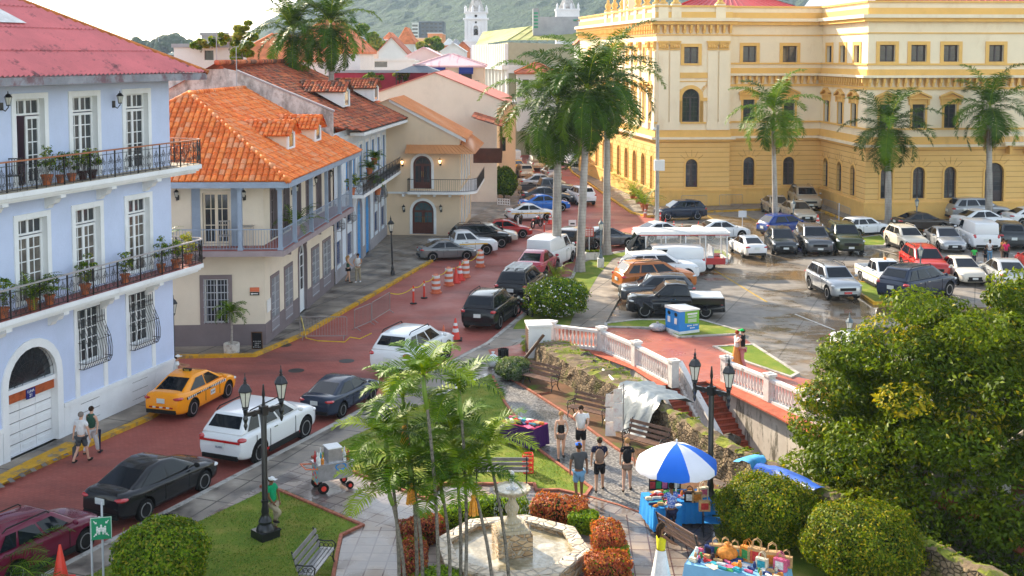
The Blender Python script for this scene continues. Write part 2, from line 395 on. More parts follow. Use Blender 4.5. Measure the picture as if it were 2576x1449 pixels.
def slab(name,pts,z0,z1,m,px=True,kind='structure'):
 P=[at(x,y,z1)for x,y in pts]if px else[Vector((x,y,z1))for x,y in pts]
 b=MB();b.prism([(p.x,p.y)for p in P],z0-(.06 if z0==0 else 0),z1);return tag(b.build(name,m),kind=kind)
def strip(name,pts,width,z0,z1,m,px=True,kind='structure',closed=False,mb=None):
 P=[at(x,y,z1)for x,y in pts]if px else[Vector((x,y,z1))for x,y in pts]
 if closed:P=P+[P[0]]
 b=mb or MB();L=[];R=[]
 for i,p in enumerate(P):
  a=P[i]-P[i-1]if i else(P[-1]-P[-2]if closed else P[1]-P[0]);c=P[i+1]-P[i]if i<len(P)-1 else(P[1]-P[0]if closed else P[i]-P[i-1])
  a=Vector((a.x,a.y,0)).normalized();c=Vector((c.x,c.y,0)).normalized();t=(a+c).normalized();nrm=Vector((-t.y,t.x,0));k=1/max(.5,nrm.dot(Vector((-a.y,a.x,0))))
  L.append(p+nrm*width/2*k);R.append(p-nrm*width/2*k)
 for i in range(len(P)-1):
  q=[L[i],R[i],R[i+1],L[i+1]]
  b.add([(v.x,v.y,z0)for v in q]+[(v.x,v.y,z1)for v in q],[(4,5,6,7),(1,2,6,5),(0,3,7,4),(0,1,5,4),(3,2,6,7)])
 if mb is None:return tag(b.build(name,m),kind=kind)
b=MB();b.poly([(-6000,-300,-3.4),(6000,-300,-3.4),(6000,9000,-3.4),(-6000,9000,-3.4)]);tag(b.build('terrain',M_far),kind='structure')
SLAB=[(-300,-60),(22,5),(16,18.5),(11.7,30.6),(10.0,34.2),(7.8,38.9),(6.35,42.8),(4.95,46.6),(4.3,48.6),(3.85,50.8),(3.3,54.8),(3.73,54.13),(5.47,51.22),(6.3,48.58),(8.74,49.39),(10.66,44.43),(11.79,40.94),(14.2,33.5),(18,21),(26,5),(400,-60),(400,400),(-300,400)]
slab('pavement',SLAB,-3.35,0,M_conc,px=False)
sheet('sunken_court',[(3,56),(12,56),(40,18),(24,3),(13,15)],-3.0,M_dirt,px=False)
sheet('sidewalk',[(845,735),(960,580),(1090,585),(1060,650),(930,730)],GZ-.005,M_side);sheet('sidewalk',[(1195,890),(1235,850),(1350,860),(1350,905),(1240,930)],GZ-.005,M_side)
sheet('street',[(-400,1500),(-60,1230),(375,1040),(300,935),(443,893),(640,893),(760,838),(1076,657),(1110,640),(1170,606),(1276,546),(1322,500),(1292,440),(1283,400),(1290,360),(1400,360),(1440,430),(1545,497),(1600,535),(1640,545),(1665,560),(1700,585),(1880,592),(1600,640),(1470,690),(1440,705),(1305,815),(1190,895),(644,1185),(150,1440),(-50,1560)],.004,M_street)
sheet('parking_lot',[(1420,700),(1600,622),(1660,545),(1770,531),(1910,525),(2040,520),(2176,565),(2700,560),(3300,700),(3000,1200),(2300,1150),(2050,985),(1860,860),(1400,830)],.006,M_lot)
slab('sidewalk',[(-420,1400),(-60,1225),(375,1040),(400,1022),(440,985),(420,975),(0,1165),(-420,1330)],0,GZ,M_side)
slab('sidewalk',[(300,893),(443,891),(640,887),(755,838),(1074,658),(1100,641),(1165,606),(1270,546),(1316,500),(1288,440),(1278,400),(1240,400),(1250,508),(1170,560),(900,570),(600,850),(300,860)],0,GZ,M_side)
strip('kerb',[(-200,1313),(-60,1233),(375,1045),(400,1028),(442,990)],.28,0,GZ+.03,M_ykerb)
strip('kerb',[(330,893),(443,893),(640,889),(755,841),(1076,659),(1104,641)],.26,0,GZ+.03,M_ykerb)
strip('kerb',[(1104,641),(1165,606),(1272,547),(1318,500),(1290,440),(1280,400)],.22,0,GZ+.02,M_kerb)
sheet('pavement',[(-30,1235),(22,1168),(157,1108),(190,1120),(110,1166)],GZ+.006,M_side)
PARK=[(-500,1700),(-120,1567),(153,1423),(644,1169),(880,1045),(1190,880),(1230,860),(1240,880),(1345,872),(1480,900)]
PW=[tuple(at(x,y,GZ)[:2])for x,y in PARK]+[(3.3,54.8),(3.85,50.8),(4.3,48.6),(4.95,46.6),(6.35,42.8),(7.8,38.9),(10.0,34.2),(11.7,30.6),(16,18.5),(22,5)]
slab('plaza',PW,0,GZ,M_tile,px=False)
slab('sidewalk',[(-500,1660),(-120,1559),(153,1419),(644,1165),(880,1041),(1190,876),(1300,870),(1250,925),(1000,1040),(810,1136),(660,1219),(483,1318),(200,1455),(60,1540)],GZ-.02,GZ+.002,M_side)
strip('kerb',[(-500,1740),(-120,1570),(153,1424),(644,1169),(880,1046),(1190,881)],.2,0,GZ+.02,M_kerb)
sheet('path',[(850,1380),(915,1322),(1010,1330),(1070,1300),(1500,1290),(1650,1300),(1840,1449),(1900,1600),(820,1600)],GZ+.004,M_tile2)
LA=[(60,1570),(200,1460),(483,1320),(660,1236),(700,1228),(912,1317),(858,1342),(850,1378),(830,1480),(790,1700),(300,1760)]
LB=[(793,1149),(1076,1252),(1110,1213),(1344,1213),(1349,1229),(1406,1228),(1473,1243),(1486,1224),(1356,1129),(1270,1010),(1236,940),(1000,1045),(860,1110)]
sheet('lawn',LA,GZ+.012,M_grass);sheet('lawn',LB,GZ+.012,M_grass)
sheet('path',[(1236,925),(1320,972),(1351,991),(1420,1035),(1476,1072),(1551,1126),(1690,1215),(1790,1310),(1642,1299),(1476,1246),(1473,1243),(1486,1224),(1356,1129),(1270,1010)],GZ+.008,M_gravel)
sheet('flower_bed',[(1250,925),(1320,972),(1351,991),(1420,1035),(1476,1072),(1551,1126),(1700,1225),(1850,1260),(1640,1085),(1500,990),(1380,905),(1345,895)],GZ+.010,M_dirt)
sheet('lawn',[(1790,1300),(1740,1230),(1830,1230),(2070,1335),(2310,1470),(2400,1640),(1960,1640),(1850,1449),(1800,1350)],GZ+.012,M_grass)
strip('edging',[(785,1146),(1076,1253),(1110,1214),(1344,1214),(1349,1230),(1406,1229),(1473,1244),(1487,1224),(1356,1129),(1270,1010),(1240,945)],.10,GZ,GZ+.07,M_edge)
strip('edging',[(655,1220),(700,1229),(912,1318),(858,1343),(850,1380),(832,1480),(800,1640)],.10,GZ,GZ+.07,M_edge)
strip('edging',[(1260,935),(1320,972),(1351,991),(1385,985),(1351,991),(1420,1035),(1476,1072),(1551,1126),(1700,1225)],.10,GZ,GZ+.07,M_edge)
strip('edging',[(1476,1246),(1560,1270),(1642,1299),(1720,1345)],.08,GZ,GZ+.02,M_edge)
slab('median_path',[(1230,860),(1300,803),(1440,697),(1452,662),(1500,640),(1590,627),(1600,640),(1592,687),(1522,815),(1500,826),(1385,830),(1345,880),(1240,885)],0,GZ+.0045,M_side)
sheet('lawn',[(1300,812),(1442,700),(1460,664),(1510,644),(1590,631),(1588,640),(1542,650),(1505,693),(1475,743),(1440,800),(1432,823),(1380,826),(1290,828)],GZ+.012,M_grass)
strip('kerb',[(1190,881),(1230,860),(1300,803),(1440,697),(1452,662),(1500,641),(1590,627)],.2,0,GZ+.02,M_kerb)
TW=[tuple(at(x,y,GZ)[:2])for x,y in[(1235,897),(1228,880),(1300,868),(1385,828),(1530,822),(1690,834),(1862,842),(1990,945),(2060,960),(2300,1080)]]+[(19,30),(14.2,33.5),(11.79,40.94),(10.66,44.43),(8.74,49.39),(6.3,48.58),(5.47,51.22),(3.73,54.13),(3.3,54.8)]+[tuple(at(x,y,GZ)[:2])for x,y in[(1480,888),(1345,895)]]
slab('terrace',TW,-.5,GZ+.007,M_terr,px=False)
sheet('path',[(1310,868),(1395,826),(1360,858),(1330,872)],GZ+.011,M_side)
for P_,km in(([(1524,812),(1600,803),(1764,803),(1866,832),(1864,838),(1707,846),(1690,838),(1674,824),(1524,820)],M_kerb),([(1798,870),(1895,865),(2007,937),(1989,946),(1879,909)],M_kerb),([(1785,625),(1820,628),(1837,642),(1832,652),(1780,654)],M_kerb),([(2155,706),(2160,733),(2199,759),(2252,759),(2262,735),(2200,712)],M_ykerb),([(2140,600),(2215,590),(2232,604),(2225,616),(2150,618)],M_kerb)):
 zz=.17 if km is not M_ykerb else .14
 Q=slab('traffic_island',P_,0,zz,M_grass);strip('kerb',P_,.16,0,zz+.03,km,closed=True)
slab('sidewalk',[(1395,360),(1440,428),(1530,490),(1590,531),(1630,541),(1660,541),(1770,529),(1912,524),(2040,515),(2165,560),(2180,575),(2700,566),(2700,540),(2176,540),(2050,498),(1650,515),(1530,462),(1460,380),(1440,360)],0,GZ,M_side)
strip('kerb',[(1395,362),(1440,432),(1530,493),(1590,533),(1630,543),(1660,543),(1770,531),(1912,525),(2040,517),(2150,561),(2180,577),(2500,572),(2700,568)],.25,0,GZ+.03,M_ykerb)
wl=mat('worn_white_line',(.5,.47,.42),.7,var=.3,vs=4);yl=mat('worn_yellow_line',(.42,.27,.05),.7,var=.3,vs=4)
for a,c in[((1760,531),(1860,590)),((1850,527),(1960,588)),((1700,620),(1930,760)),((2000,790),(2100,830))]:
 strip('painted_line',[a,c],.12,.007,.0105,wl if a[0]>1990 else yl)
for k in range(6):
 a=at(2180+k*75,640,0);strip('painted_line',[(a.x,a.y),(a.x-1.5,a.y+4.6)],.1,.007,.0105,wl,px=False)
for x,y in((872,908),(745,932),(715,868)):
 p=at(x,y,.008);b=MB();b.lathe([(.36,0),(.36,.008),(.01,.009)],(p.x,p.y,.004),16);tag(b.build('manhole_cover',mat('cast_iron',(.05,.045,.045),.5,.6)),'round dark iron manhole cover '+{872:'in the brick street left of the silver-white estate car',745:'in the brick street above the dark blue saloon',715:'beside the kerb in front of the planter palm'}[x],'manhole cover','manhole covers in the street')
for i,P_ in enumerate((LA,LB)):
 Q=[tuple(at(x,y,GZ)[:2])for x,y in P_];xs=[q[0]for q in Q];ys=[q[1]for q in Q];rg=np.random.default_rng(i+20);pts=rg.uniform([min(xs),max(28,min(ys))],[max(xs),max(ys)],(42000,2))
 pts=np.array([p for p in pts if(math.sin(p[0]*1.7)+math.sin(p[1]*2.3+p[0])+rg.uniform(-1.6,1.6)>-.9)]);ins=[]
 for p in pts:
  r_=False
  for a_ in range(len(Q)):
   x1,y1=Q[a_];x2,y2=Q[(a_+1)%len(Q)]
   if(y1>p[1])!=(y2>p[1])and p[0]<(x2-x1)*(p[1]-y1)/(y2-y1)+x1:r_=not r_
  if r_:ins.append((p[0],p[1],GZ+.03))
 tag(leafmesh('grass',ins,np.tile([1,0,.2],(len(ins),1)),.035,[leafmat('grass_blade',(.10,.20,.02)),leafmat('grass_blade_dry',(.26,.24,.06)),leafmat('grass_blade_dark',(.05,.12,.01))],None,rng=rg,aspect=.22,spread=.8),('short grass of the left front lawn','short grass of the middle lawn')[i],'grass',kind='stuff')
strip('kerb',[(-30,1222),(30,1190),(110,1150),(186,1113)],.62,GZ,GZ+.02,M_ykerb)
for k in range(7):
 a,c=Vector((-10+k*27,1212-k*13.6)),Vector((6+k*27,1226-k*13.6));strip('painted_line',[(a.x,a.y),(c.x,c.y)],.16,GZ+.021,GZ+.024,M_side)
def inpoly(x,y,P):
 r=False;n=len(P)
 for i in range(n):
  x1,y1=P[i];x2,y2=P[(i+1)%n]
  if(y1>y)!=(y2>y)and x<(x2-x1)*(y-y1)/(y2-y1)+x1:r=not r
 return r
M_tile1=mat('orange_clay_tile',(.68,.16,.04),.75,var=.25,vs=3);M_tile1b=mat('bright_clay_tile',(.80,.23,.06),.75,var=.2,vs=3);M_tile1c=mat('pale_clay_tile',(.70,.28,.13),.8,var=.2,vs=3)
M_tile2a=mat('old_red_tile',(.40,.10,.05),.85,var=.35,vs=2);M_tile2b=mat('mossy_old_tile',(.17,.085,.06),.9,var=.4,vs=2);M_tile2c=mat('rusty_old_tile',(.50,.16,.07),.85,var=.3,vs=2)
def tiled(name,pts,mats,parent,du=.25,dv=.40,wts=(5,3,2),h=.07):
 """clay barrel tiles laid over a sloping polygon; pts[0]->pts[1] is the eave"""
 P=[Vector(p)for p in pts];u=(P[1]-P[0]).normalized();nn=u.cross(P[2]-P[0]).normalized()
 if nn.z<0:nn=-nn
 v=nn.cross(u)
 if v.z<0:v=-v
 Q=[((p-P[0]).dot(u),(p-P[0]).dot(v))for p in P]
 b=MB();b.poly([P[0]+u*a+v*c-nn*.03 for a,c in Q],1)
 u0,u1=min(q[0]for q in Q),max(q[0]for q in Q);v0,v1=min(q[1]for q in Q),max(q[1]for q in Q)
 rng=random.Random(len(name)*7+int(abs(u1)*10));nm=len(mats)
 for j in range(int((v1-v0)/dv)+1):
  for i in range(int((u1-u0)/du)+1):
   cu,cv=u0+(i+.5)*du,v0+(j+.5)*dv
   if not inpoly(cu,cv,Q):continue
   m=rng.choices(range(nm),wts[:nm])[0];jt=rng.uniform(-.012,.012);vs=[]
   for(vv,hh)in((cv-dv*.56+jt,.035),(cv+dv*.5+jt,.0)):
    for k in range(5):
     a=math.pi*k/4;vs.append(P[0]+u*(cu-math.cos(a)*du*.44+jt)+v*vv+nn*(math.sin(a)*h+hh))
   b.add(vs,[(k,k+1,k+6,k+5)for k in range(4)]+[(0,4,3,2,1)],m)
 o=b.build(name,mats,parent);return o
def ridge(p,q,mats,parent,r=.13,name='ridge_tiles'):
 p,q=Vector(p),Vector(q);b=MB();n=int((q-p).length/.42)+1;rng=random.Random(n)
 for i in range(n):
  a=p+(q-p)*(i/n);c=p+(q-p)*((i+1.12)/n);b.tube([a,c],[r*1.08,r*.92],8,rng.randrange(len(mats)))
 return b.build(name,mats,parent,smooth=True)
def spiral(mb,c,r,s,d,F=None,turns=1.25,n=10,rad=.009,m=0,w=0):
 pts=[]
 for i in range(n+1):
  t=i/n;a=d+s*turns*2*math.pi*t;q=r*(1-.72*t)
  pts.append((c[0]+q*math.cos(a),w,c[1]+q*math.sin(a)))
 mb.tube(pts,rad,3,m,cap=False)
def scroll_rail(M,L,h=.95,z=0,parent=None,top=None,mod=.46,rad=.011,name='railing',iron=None,fancy=True,post=1.38):
 """wrought-iron balcony rail along local +x of matrix M"""
 b=MB(M);
 b.bx(0,L,-.012,.012,z+.05,z+.075);b.bx(0,L,-.012,.012,z+h-.13,z+h-.11)
 n=max(1,round(L/mod));q=L/n
 for i in range(n+1):b.tube([(i*q,0,z),(i*q,0,z+h)],rad,4)
 for i in range(n):
  c=(i+.5)*q
  b.tube([(c,0,z+.05),(c,0,z+h-.12)],rad*.8,3)
  if fancy:
   for s in(-1,1):
    spiral(b,(c+s*q*.24,z+h*.58),q*.21,s,math.pi/2 if s>0 else math.pi/2,rad=rad*.85)
    spiral(b,(c+s*q*.24,z+h*.27),q*.2,-s,-math.pi/2,rad=rad*.85)
    b.tube([(c+s*q*.02,0,z+h*.1),(c+s*q*.3,0,z+h*.42),(c+s*q*.04,0,z+h*.78)],rad*.8,3,cap=False)
  else:
   for k in(.25,.75):b.tube([(i*q+q*k,0,z),(i*q+q*k,0,z+h-.12)],rad*.8,3)
 k=max(1,round(L/post))
 for i in range(k+1):b.bx(i*L/k-.022,i*L/k+.022,-.022,.022,z,z+h)
 o=b.build(name,iron or M_black,parent)
 t=MB(M);t.bx(-.03,L+.03,-.04,.04,z+h,z+h+.05);t.build('handrail',top or M_black,o)
 return o
def plainrail(M,L,h=1.0,z=0,parent=None,m=None,sp=.13,name='railing',r=.011):
 b=MB(M);b.bx(0,L,-.02,.02,z+h-.04,z+h);b.bx(0,L,-.015,.015,z+.06,z+.09)
 for i in range(int(L/sp)+1):b.tube([(i*sp,0,z+.05),(i*sp,0,z+h-.02)],r,4)
 return b.build(name,m or M_black,parent)
def segM(a,b):
 a,b=Vector(a),Vector(b);d=(b-a);L=d.length;d.normalize();n=Vector((d.y,-d.x,0))
 return Matrix(((d.x,n.x,0,a.x),(d.y,n.y,0,a.y),(0,0,1,0),(0,0,0,1))),L
M_lglass=mat('lantern_glass',(.55,.55,.5),.25,var=0)
def wall_lantern(loc,n,label,s=1.0,lit=False,group=None):
 """n = outward direction of the wall"""
 e=empty('wall_lantern',loc,math.atan2(n.y,n.x)-math.pi/2,label,'wall lamp',group or 'lanterns on the house walls')
 b=MB();b.box((0,.02,0),(.12*s,.04,.2*s));b.tube([(0,.03,-.05*s),(0,.14*s,-.12*s),(0,.24*s,-.02*s),(0,.24*s,.05*s)],.014*s,4);b.build('bracket',M_black,e)
 g=MB();g.lathe([(.045*s,.05*s),(.085*s,.24*s)],(0,.24*s,0),6);g.build('lantern_glass',mat('lit_lantern_glass',(.9,.6,.3),.4,var=0,emit=(1,.6,.25,3))if lit else M_lglass,e)
 c=MB();c.lathe([(.11*s,.24*s),(.05*s,.32*s),(.015*s,.34*s),(.01*s,.4*s)],(0,.24*s,0),6);c.lathe([(.055*s,.02*s),(.055*s,.05*s)],(0,.24*s,0),6)
 for k in range(6):
  a=math.pi/3*k;c.tube([(.046*s*math.cos(a),.24*s+.046*s*math.sin(a),.05*s),(.088*s*math.cos(a),.24*s+.088*s*math.sin(a),.24*s)],.006*s,3)
 c.build('lantern_cap',M_black,e);return e
M_blue=stains(mat('pale_blue_stucco',(.53,.60,.79),.85,var=.05,vs=.6,bump=.15,bs=10),(.44,.53,.68),.8,.52,.75,(1,1,.35),.5)
M_bwhite=stains(mat('white_trim',(.76,.77,.78),.75,var=.05,vs=1),(.50,.50,.50),1.5,.56,.75,(1,1,.4),.6)
F=F1=Fac(at(22,1169),at(440,979));L1=F.L
hb=empty('blue_house',F.p0,0,'tall pale blue house with white trim, two iron balconies and a pink corrugated roof','house')
hb.location=(0,0,0)
def uz(F,x,y,w=0):return F.hit(x,y,w)
ops=[];top3=[(26,118,234),(170,250,228),(305,377,223)];mid=[(32,125,537),(178,258,509),(311,381,487)]
T3=[];T2=[];G1=[]
for lst,src,z0 in((T3,top3,9.5),(T2,mid,5.35)):
 for x0,x1,yt in src:
  u0,zt=uz(F,x0,yt+4);u1,z2=uz(F,x1,yt-4);t=.2
  lst.append((u0+t,u1-t,z0,(zt+z2)/2-t))
z3=sum(q[3]for q in T3)/3;z2_=sum(q[3]for q in T2)/3
T3=[(a,b,c,z3)for a,b,c,d in T3];T2=[(a,b,c,z2_)for a,b,c,d in T2]
dw=T3[1][0]-T3[0][0]
T3.append((T3[0][0]-dw,T3[0][1]-dw,9.5,z3));T2.append((T2[0][0]-dw,T2[0][1]-dw,5.35,z2_))
for x0,x1,yt,yb in((194,256,774,912),(323,378,732,862)):
 u0,za=uz(F,x0,yt);u1,zb_=uz(F,x1,yt);_,zc=uz(F,(x0+x1)/2,yb);G1.append((u0,u1,zc,(za+zb_)/2-.02))
zg=(G1[0][3]+G1[1][3])/2;zl=(G1[0][2]+G1[1][2])/2;G1=[(a,b,zl,zg)for a,b,c,d in G1]
GR=[]
for x0,x1,yt,yb in((202,247,1014,1049),(331,368,957,1001)):
 u0,_=uz(F,x0,yt);u1,_=uz(F,x1,yt);_,za=uz(F,(x0+x1)/2,(yt+yb)/2);GR.append((u0,u1,za-.38,za+.42))
ua,_=uz(F,20,1050);ub,_=uz(F,143,1010);_,zt=uz(F,84,872);ARC=(ua,ub,GZ,zt,True)
b=F.mb();wall(b,-9,L1,0,13.0,T3+T2+G1+GR+[ARC],.28,0,1)
b.bx(-9,L1,-6,-.3,12.9,13.0,1)
b.quad((L1,0,0),(L1,-9,0),(L1,-9,13),(L1,0,13),0)
b.quad((-9,0,0),(-9,-9,0),(-9,-9,13),(-9,0,13),0);b.quad((-9,-9,0),(L1,-9,0),(L1,-9,13),(-9,-9,13),0)
b.build('wall',[M_blue,M_bwhite],hb)
b=F.mb()
for o in T3+T2:surround(b,*o[:4],t=.2,pr=.05)
for o in G1:
 b.bx(o[0]-.22,o[0],0,.05,1.35,5.0);b.bx(o[1],o[1]+.22,0,.05,1.35,5.0);b.bx(o[0],o[1],0,.05,o[3],5.0);b.bx(o[0],o[1],0,.07,o[2]-.16,o[2])
surround(b,*ARC[:4],t=.3,pr=.06,arch=True)
b.bx(ARC[1]+.32,L1+.02,.0,.05,.0,1.2);b.bx(ARC[1]+.32,L1+.04,0,.09,1.2,1.35);b.bx(-9,ARC[0]-.32,0,.05,0,1.2);b.bx(-9,ARC[0]-.32,0,.09,1.2,1.35)
b.build('trim',M_bwhite,hb)
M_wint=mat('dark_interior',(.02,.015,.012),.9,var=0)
for k,o in enumerate(T3+T2):
 dz=o[3]-.62;mb=window(F,hb,o[0],o[1],dz+.04,o[3],4,1,M_bwhite,M_glass,w=-.25,leafs=2,name='fanlight')
 if k==0:
  mm=(o[0]+o[1])/2;g=F.mb();g.quad((o[0],-.6,o[2]),(mm,-.6,o[2]),(mm,-.6,dz),(o[0],-.6,dz));g.build('doorway',M_wint,hb)
  window(F,hb,mm,o[1],o[2],dz,2,5,M_bwhite,M_glass,w=-.25,ft=.1,name='glazed_door')
 else:window(F,hb,o[0],o[1],o[2],dz,4,5,M_bwhite,M_glassw if k>3 else M_glass,w=-.25,ft=.09,leafs=2,name='glazed_door')
for o in G1:
 f=window(F,hb,*o[:4],4,5,M_bwhite,M_glass,w=-.22,leafs=2)
 g=F.mb();a,c=o[0]-.05,o[1]+.05;zb_,ztp=o[2]-.12,o[3]+.0;H=ztp-zb_
 prof=[(0,.06,ztp),(0,.08,zb_+.72*H),(.0,.16,zb_+.62*H),(0,.34,zb_+.45*H),(0,.42,zb_+.25*H),(0,.40,zb_+.1*H),(0,.28,zb_)]
 n=11
 for i in range(n+1):
  u=a+(c-a)*i/n;g.tube([(u,p[1],p[2])for p in prof],.012,3)
 for s,u in((-1,a),(1,c)):
  for q in(.12,.24,.34):g.tube([(u,min(q,p[1]),p[2])for p in prof[2:]],.012,3)
 for p in(prof[0],prof[1],prof[3],prof[5],prof[6]):g.tube([(a,.02,p[2]),(a,p[1],p[2]),(c,p[1],p[2]),(c,.02,p[2])],.014,3)
 for i in range(n):spiral(g,(a+(c-a)*(i+.5)/n,zb_+.8*H),.055,1 if i%2 else-1,0,w=.085,rad=.008)
 g.build('window_cage',M_black,hb)
for o in GR:
 g=F.mb();g.quad((o[0],-.15,o[2]),(o[1],-.15,o[2]),(o[1],-.15,o[3]),(o[0],-.15,o[3]));g.build('cellar_window',M_wint,hb)
 g=F.mb();n=8
 for i in range(n+1):u=o[0]+(o[1]-o[0])*i/n;g.tube([(u,.04,o[2]-.05),(u,.04,o[3]+.05)],.014,4)
 for z in(o[2]+.05,(o[2]+o[3])/2,o[3]-.05):g.bx(o[0]-.03,o[1]+.03,.03,.05,z-.012,z+.012)
 g.build('window_grille',M_black,hb)
a,c,z0,zt,_=ARC;R=(c-a)/2;zs=zt-R
g=F.mb();zd=zs-.55
for i in range(5):
 for j in range(3):
  zq,uq=z0+(zd-z0)*i/5,a+(c-a)*j/3;g.bx(uq+.01,uq+(c-a)/3-.01,-.27,-.24,zq+.015,zq+(zd-z0)/5-.015)
  g.bx(uq+.12,uq+(c-a)/3-.12,-.24,-.225,zq+.13,zq+(zd-z0)/5-.13)
g.build('garage_door',M_bwhite,hb)
g=F.mb();g.bx(a,c,-.25,-.1,zd,zd+.34);g.build('door_lintel',mat('red_brown_beam',(.36,.085,.03),.6,var=.3,vs=4),hb)
g=F.mb();g.bx(a,c,-.25,-.04,zd+.34,zd+.5);g.build('door_transom',M_bwhite,hb)
g=F.mb();g.poly([(p[0],-.24,p[1])for p in[(a,zd+.5)]+arc(a,c,zs,12)+[(c,zd+.5)]]);g.build('fanlight_pane',M_glass,hb)
g=F.mb();cx=(a+c)/2
for k in range(1,12):
 th=math.pi*k/12;g.tube([(cx+.3*math.cos(th),-.1,zd+.5+.3*math.sin(th)),(cx+R*.96*math.cos(th),-.1,zs+R*.96*math.sin(th))],.014,3)
 for q in(.55,.8):spiral(g,(cx+R*q*math.cos(th+.13),zs+(R*q)*math.sin(th+.13)-.2*(1-q)),.1,1 if k%2 else-1,0,w=-.1,rad=.01)
for r in(.3,.62,1.0):g.tube([(cx+R*r*math.cos(math.pi*k/14),-.1,zd+.5+(zt-zd-.5)*r*math.sin(math.pi*k/14))for k in range(15)],.014,3)
g.build('fanlight_grille',M_black,hb)
def text_obj(txt,size,M,m,parent,name='lettering',ext=.004,align='CENTER'):
 cu=bpy.data.curves.new(name,'FONT');cu.body=txt;cu.size=size;cu.extrude=ext;cu.align_x=align;cu.align_y='CENTER'
 o=bpy.data.objects.new(name,cu);COL.objects.link(o);dg=bpy.context.evaluated_depsgraph_get();me=bpy.data.meshes.new_from_object(o.evaluated_get(dg))
 bpy.data.objects.remove(o);o=bpy.data.objects.new(name,me);COL.objects.link(o);me.materials.clear();me.materials.append(m)
 o.parent=parent;o.matrix_local=M;return o
def faceM(F,u,w,z):
 r=F.u if F.u.x>0 or(abs(F.u.x)<.5 and F.n.x>0 and F.u.y>0)or(F.n.x<0 and F.u.y<0)else-F.u
 p=F.P(u,w,z);n=F.n
 return Matrix(((r.x,0,n.x,p.x),(r.y,0,n.y,p.y),(r.z,1,n.z,p.z),(0,0,0,1)))
M_navy=mat('navy_enamel',(.01,.02,.16),.3,var=0)
g=F.mb();g.bx(cx-.22,cx+.22,-.1,-.075,zd-.06,zd+.3);pl=g.build('name_plate',M_navy,hb)
text_obj('LUNA',.13,faceM(F,cx,-.07,zd+.2),M_white,pl);text_obj('21',.17,faceM(F,cx,-.07,zd+.05),M_white,pl)
M_redfloor=stains(mat('red_floor_tiles',(.30,.07,.055),.5,var=.2,vs=2),(.2,.06,.05),2,.5,.7)
M_rail1=mat('brown_handrail',(.34,.12,.05),.4,var=.2,vs=3);M_rail2=mat('grey_handrail',(.36,.33,.33),.4,var=.1,vs=3)
for zf,rail,hr in((9.28,M_rail1,1.0),(5.08,M_rail2,.98)):
 ov=.92;g=MB(F.M);E=L1+1.05
 pts=[(-9,0),(-9,ov),(E-.15,ov),(E+.15,ov-.35),(E+.15,-3),(L1,-3),(L1,0)]
 g.prism(pts,zf,zf+.17,0);g.prism([(-9,0),(-9,ov-.1),(E-.2,ov-.1),(E+.02,ov-.4),(E+.02,-3),(L1,-3),(L1,0)],zf-.1,zf,0)
 g.prism([(-9,0),(-9,ov-.22),(E-.25,ov-.22),(E-.1,ov-.5),(E-.1,-3),(L1,-3),(L1,0)],zf-.19,zf-.1,0)
 bal=g.build('balcony',M_bwhite,hb)
 g=MB(F.M);g.prism([(-9,.02),(-9,ov-.05),(E-.18,ov-.05),(E+.1,ov-.38),(E+.1,-3),(L1+.02,-3),(L1+.02,.02)],zf+.17,zf+.185);g.build('balcony_floor',M_redfloor if zf<6 else mat('buff_floor',(.45,.38,.28),.7),bal)
 segs=[((-9,ov-.06),(E-.18,ov-.06)),((E-.18,ov-.06),(E+.09,ov-.36)),((E+.09,ov-.36),(E+.09,-2.9))]
 for p,q in segs:
  M,L=segM(F.P(p[0],p[1],0),F.P(q[0],q[1],0));scroll_rail(M,L,hr,zf+.19,bal,rail)
 for u in[T3[1][0]+(T3[2][0]-T3[1][0])*.45+k*dw*.98 for k in(-2,-1,0,1)]:
  if u<L1:
   g=F.mb();pr=[(0,0),(0,.72),(-.1,.72),(-.16,.5),(-.3,.42),(-.38,.2),(-.5,.12),(-.5,0)]
   g.add([(u-.14,w_,zf-.19+z_)for z_,w_ in pr]+[(u+.14,w_,zf-.19+z_)for z_,w_ in pr],[tuple(range(8)),tuple(range(8,16))]+[(i,(i+1)%8,8+(i+1)%8,8+i)for i in range(8)]);g.build('bracket',M_bwhite,hb)
for k,(x,y)in enumerate(((285,262),(2,268))):
 u,z=uz(F,x,y);wall_lantern(F.P(u,0,z),F.n,('black lantern on the blue wall between the two right-hand top doors','black lantern on the blue wall at the left edge of the photo')[k],1.3)
M_roofp=stains(stains(mat('pink_corrugated_sheet',(.62,.16,.16),.45,var=.12,vs=.5),(.05,.03,.03),1.1,.57,.68,(1,1,1),.85),(.42,.13,.03),.5,.66,.7,(.35,2.2,1),.9)
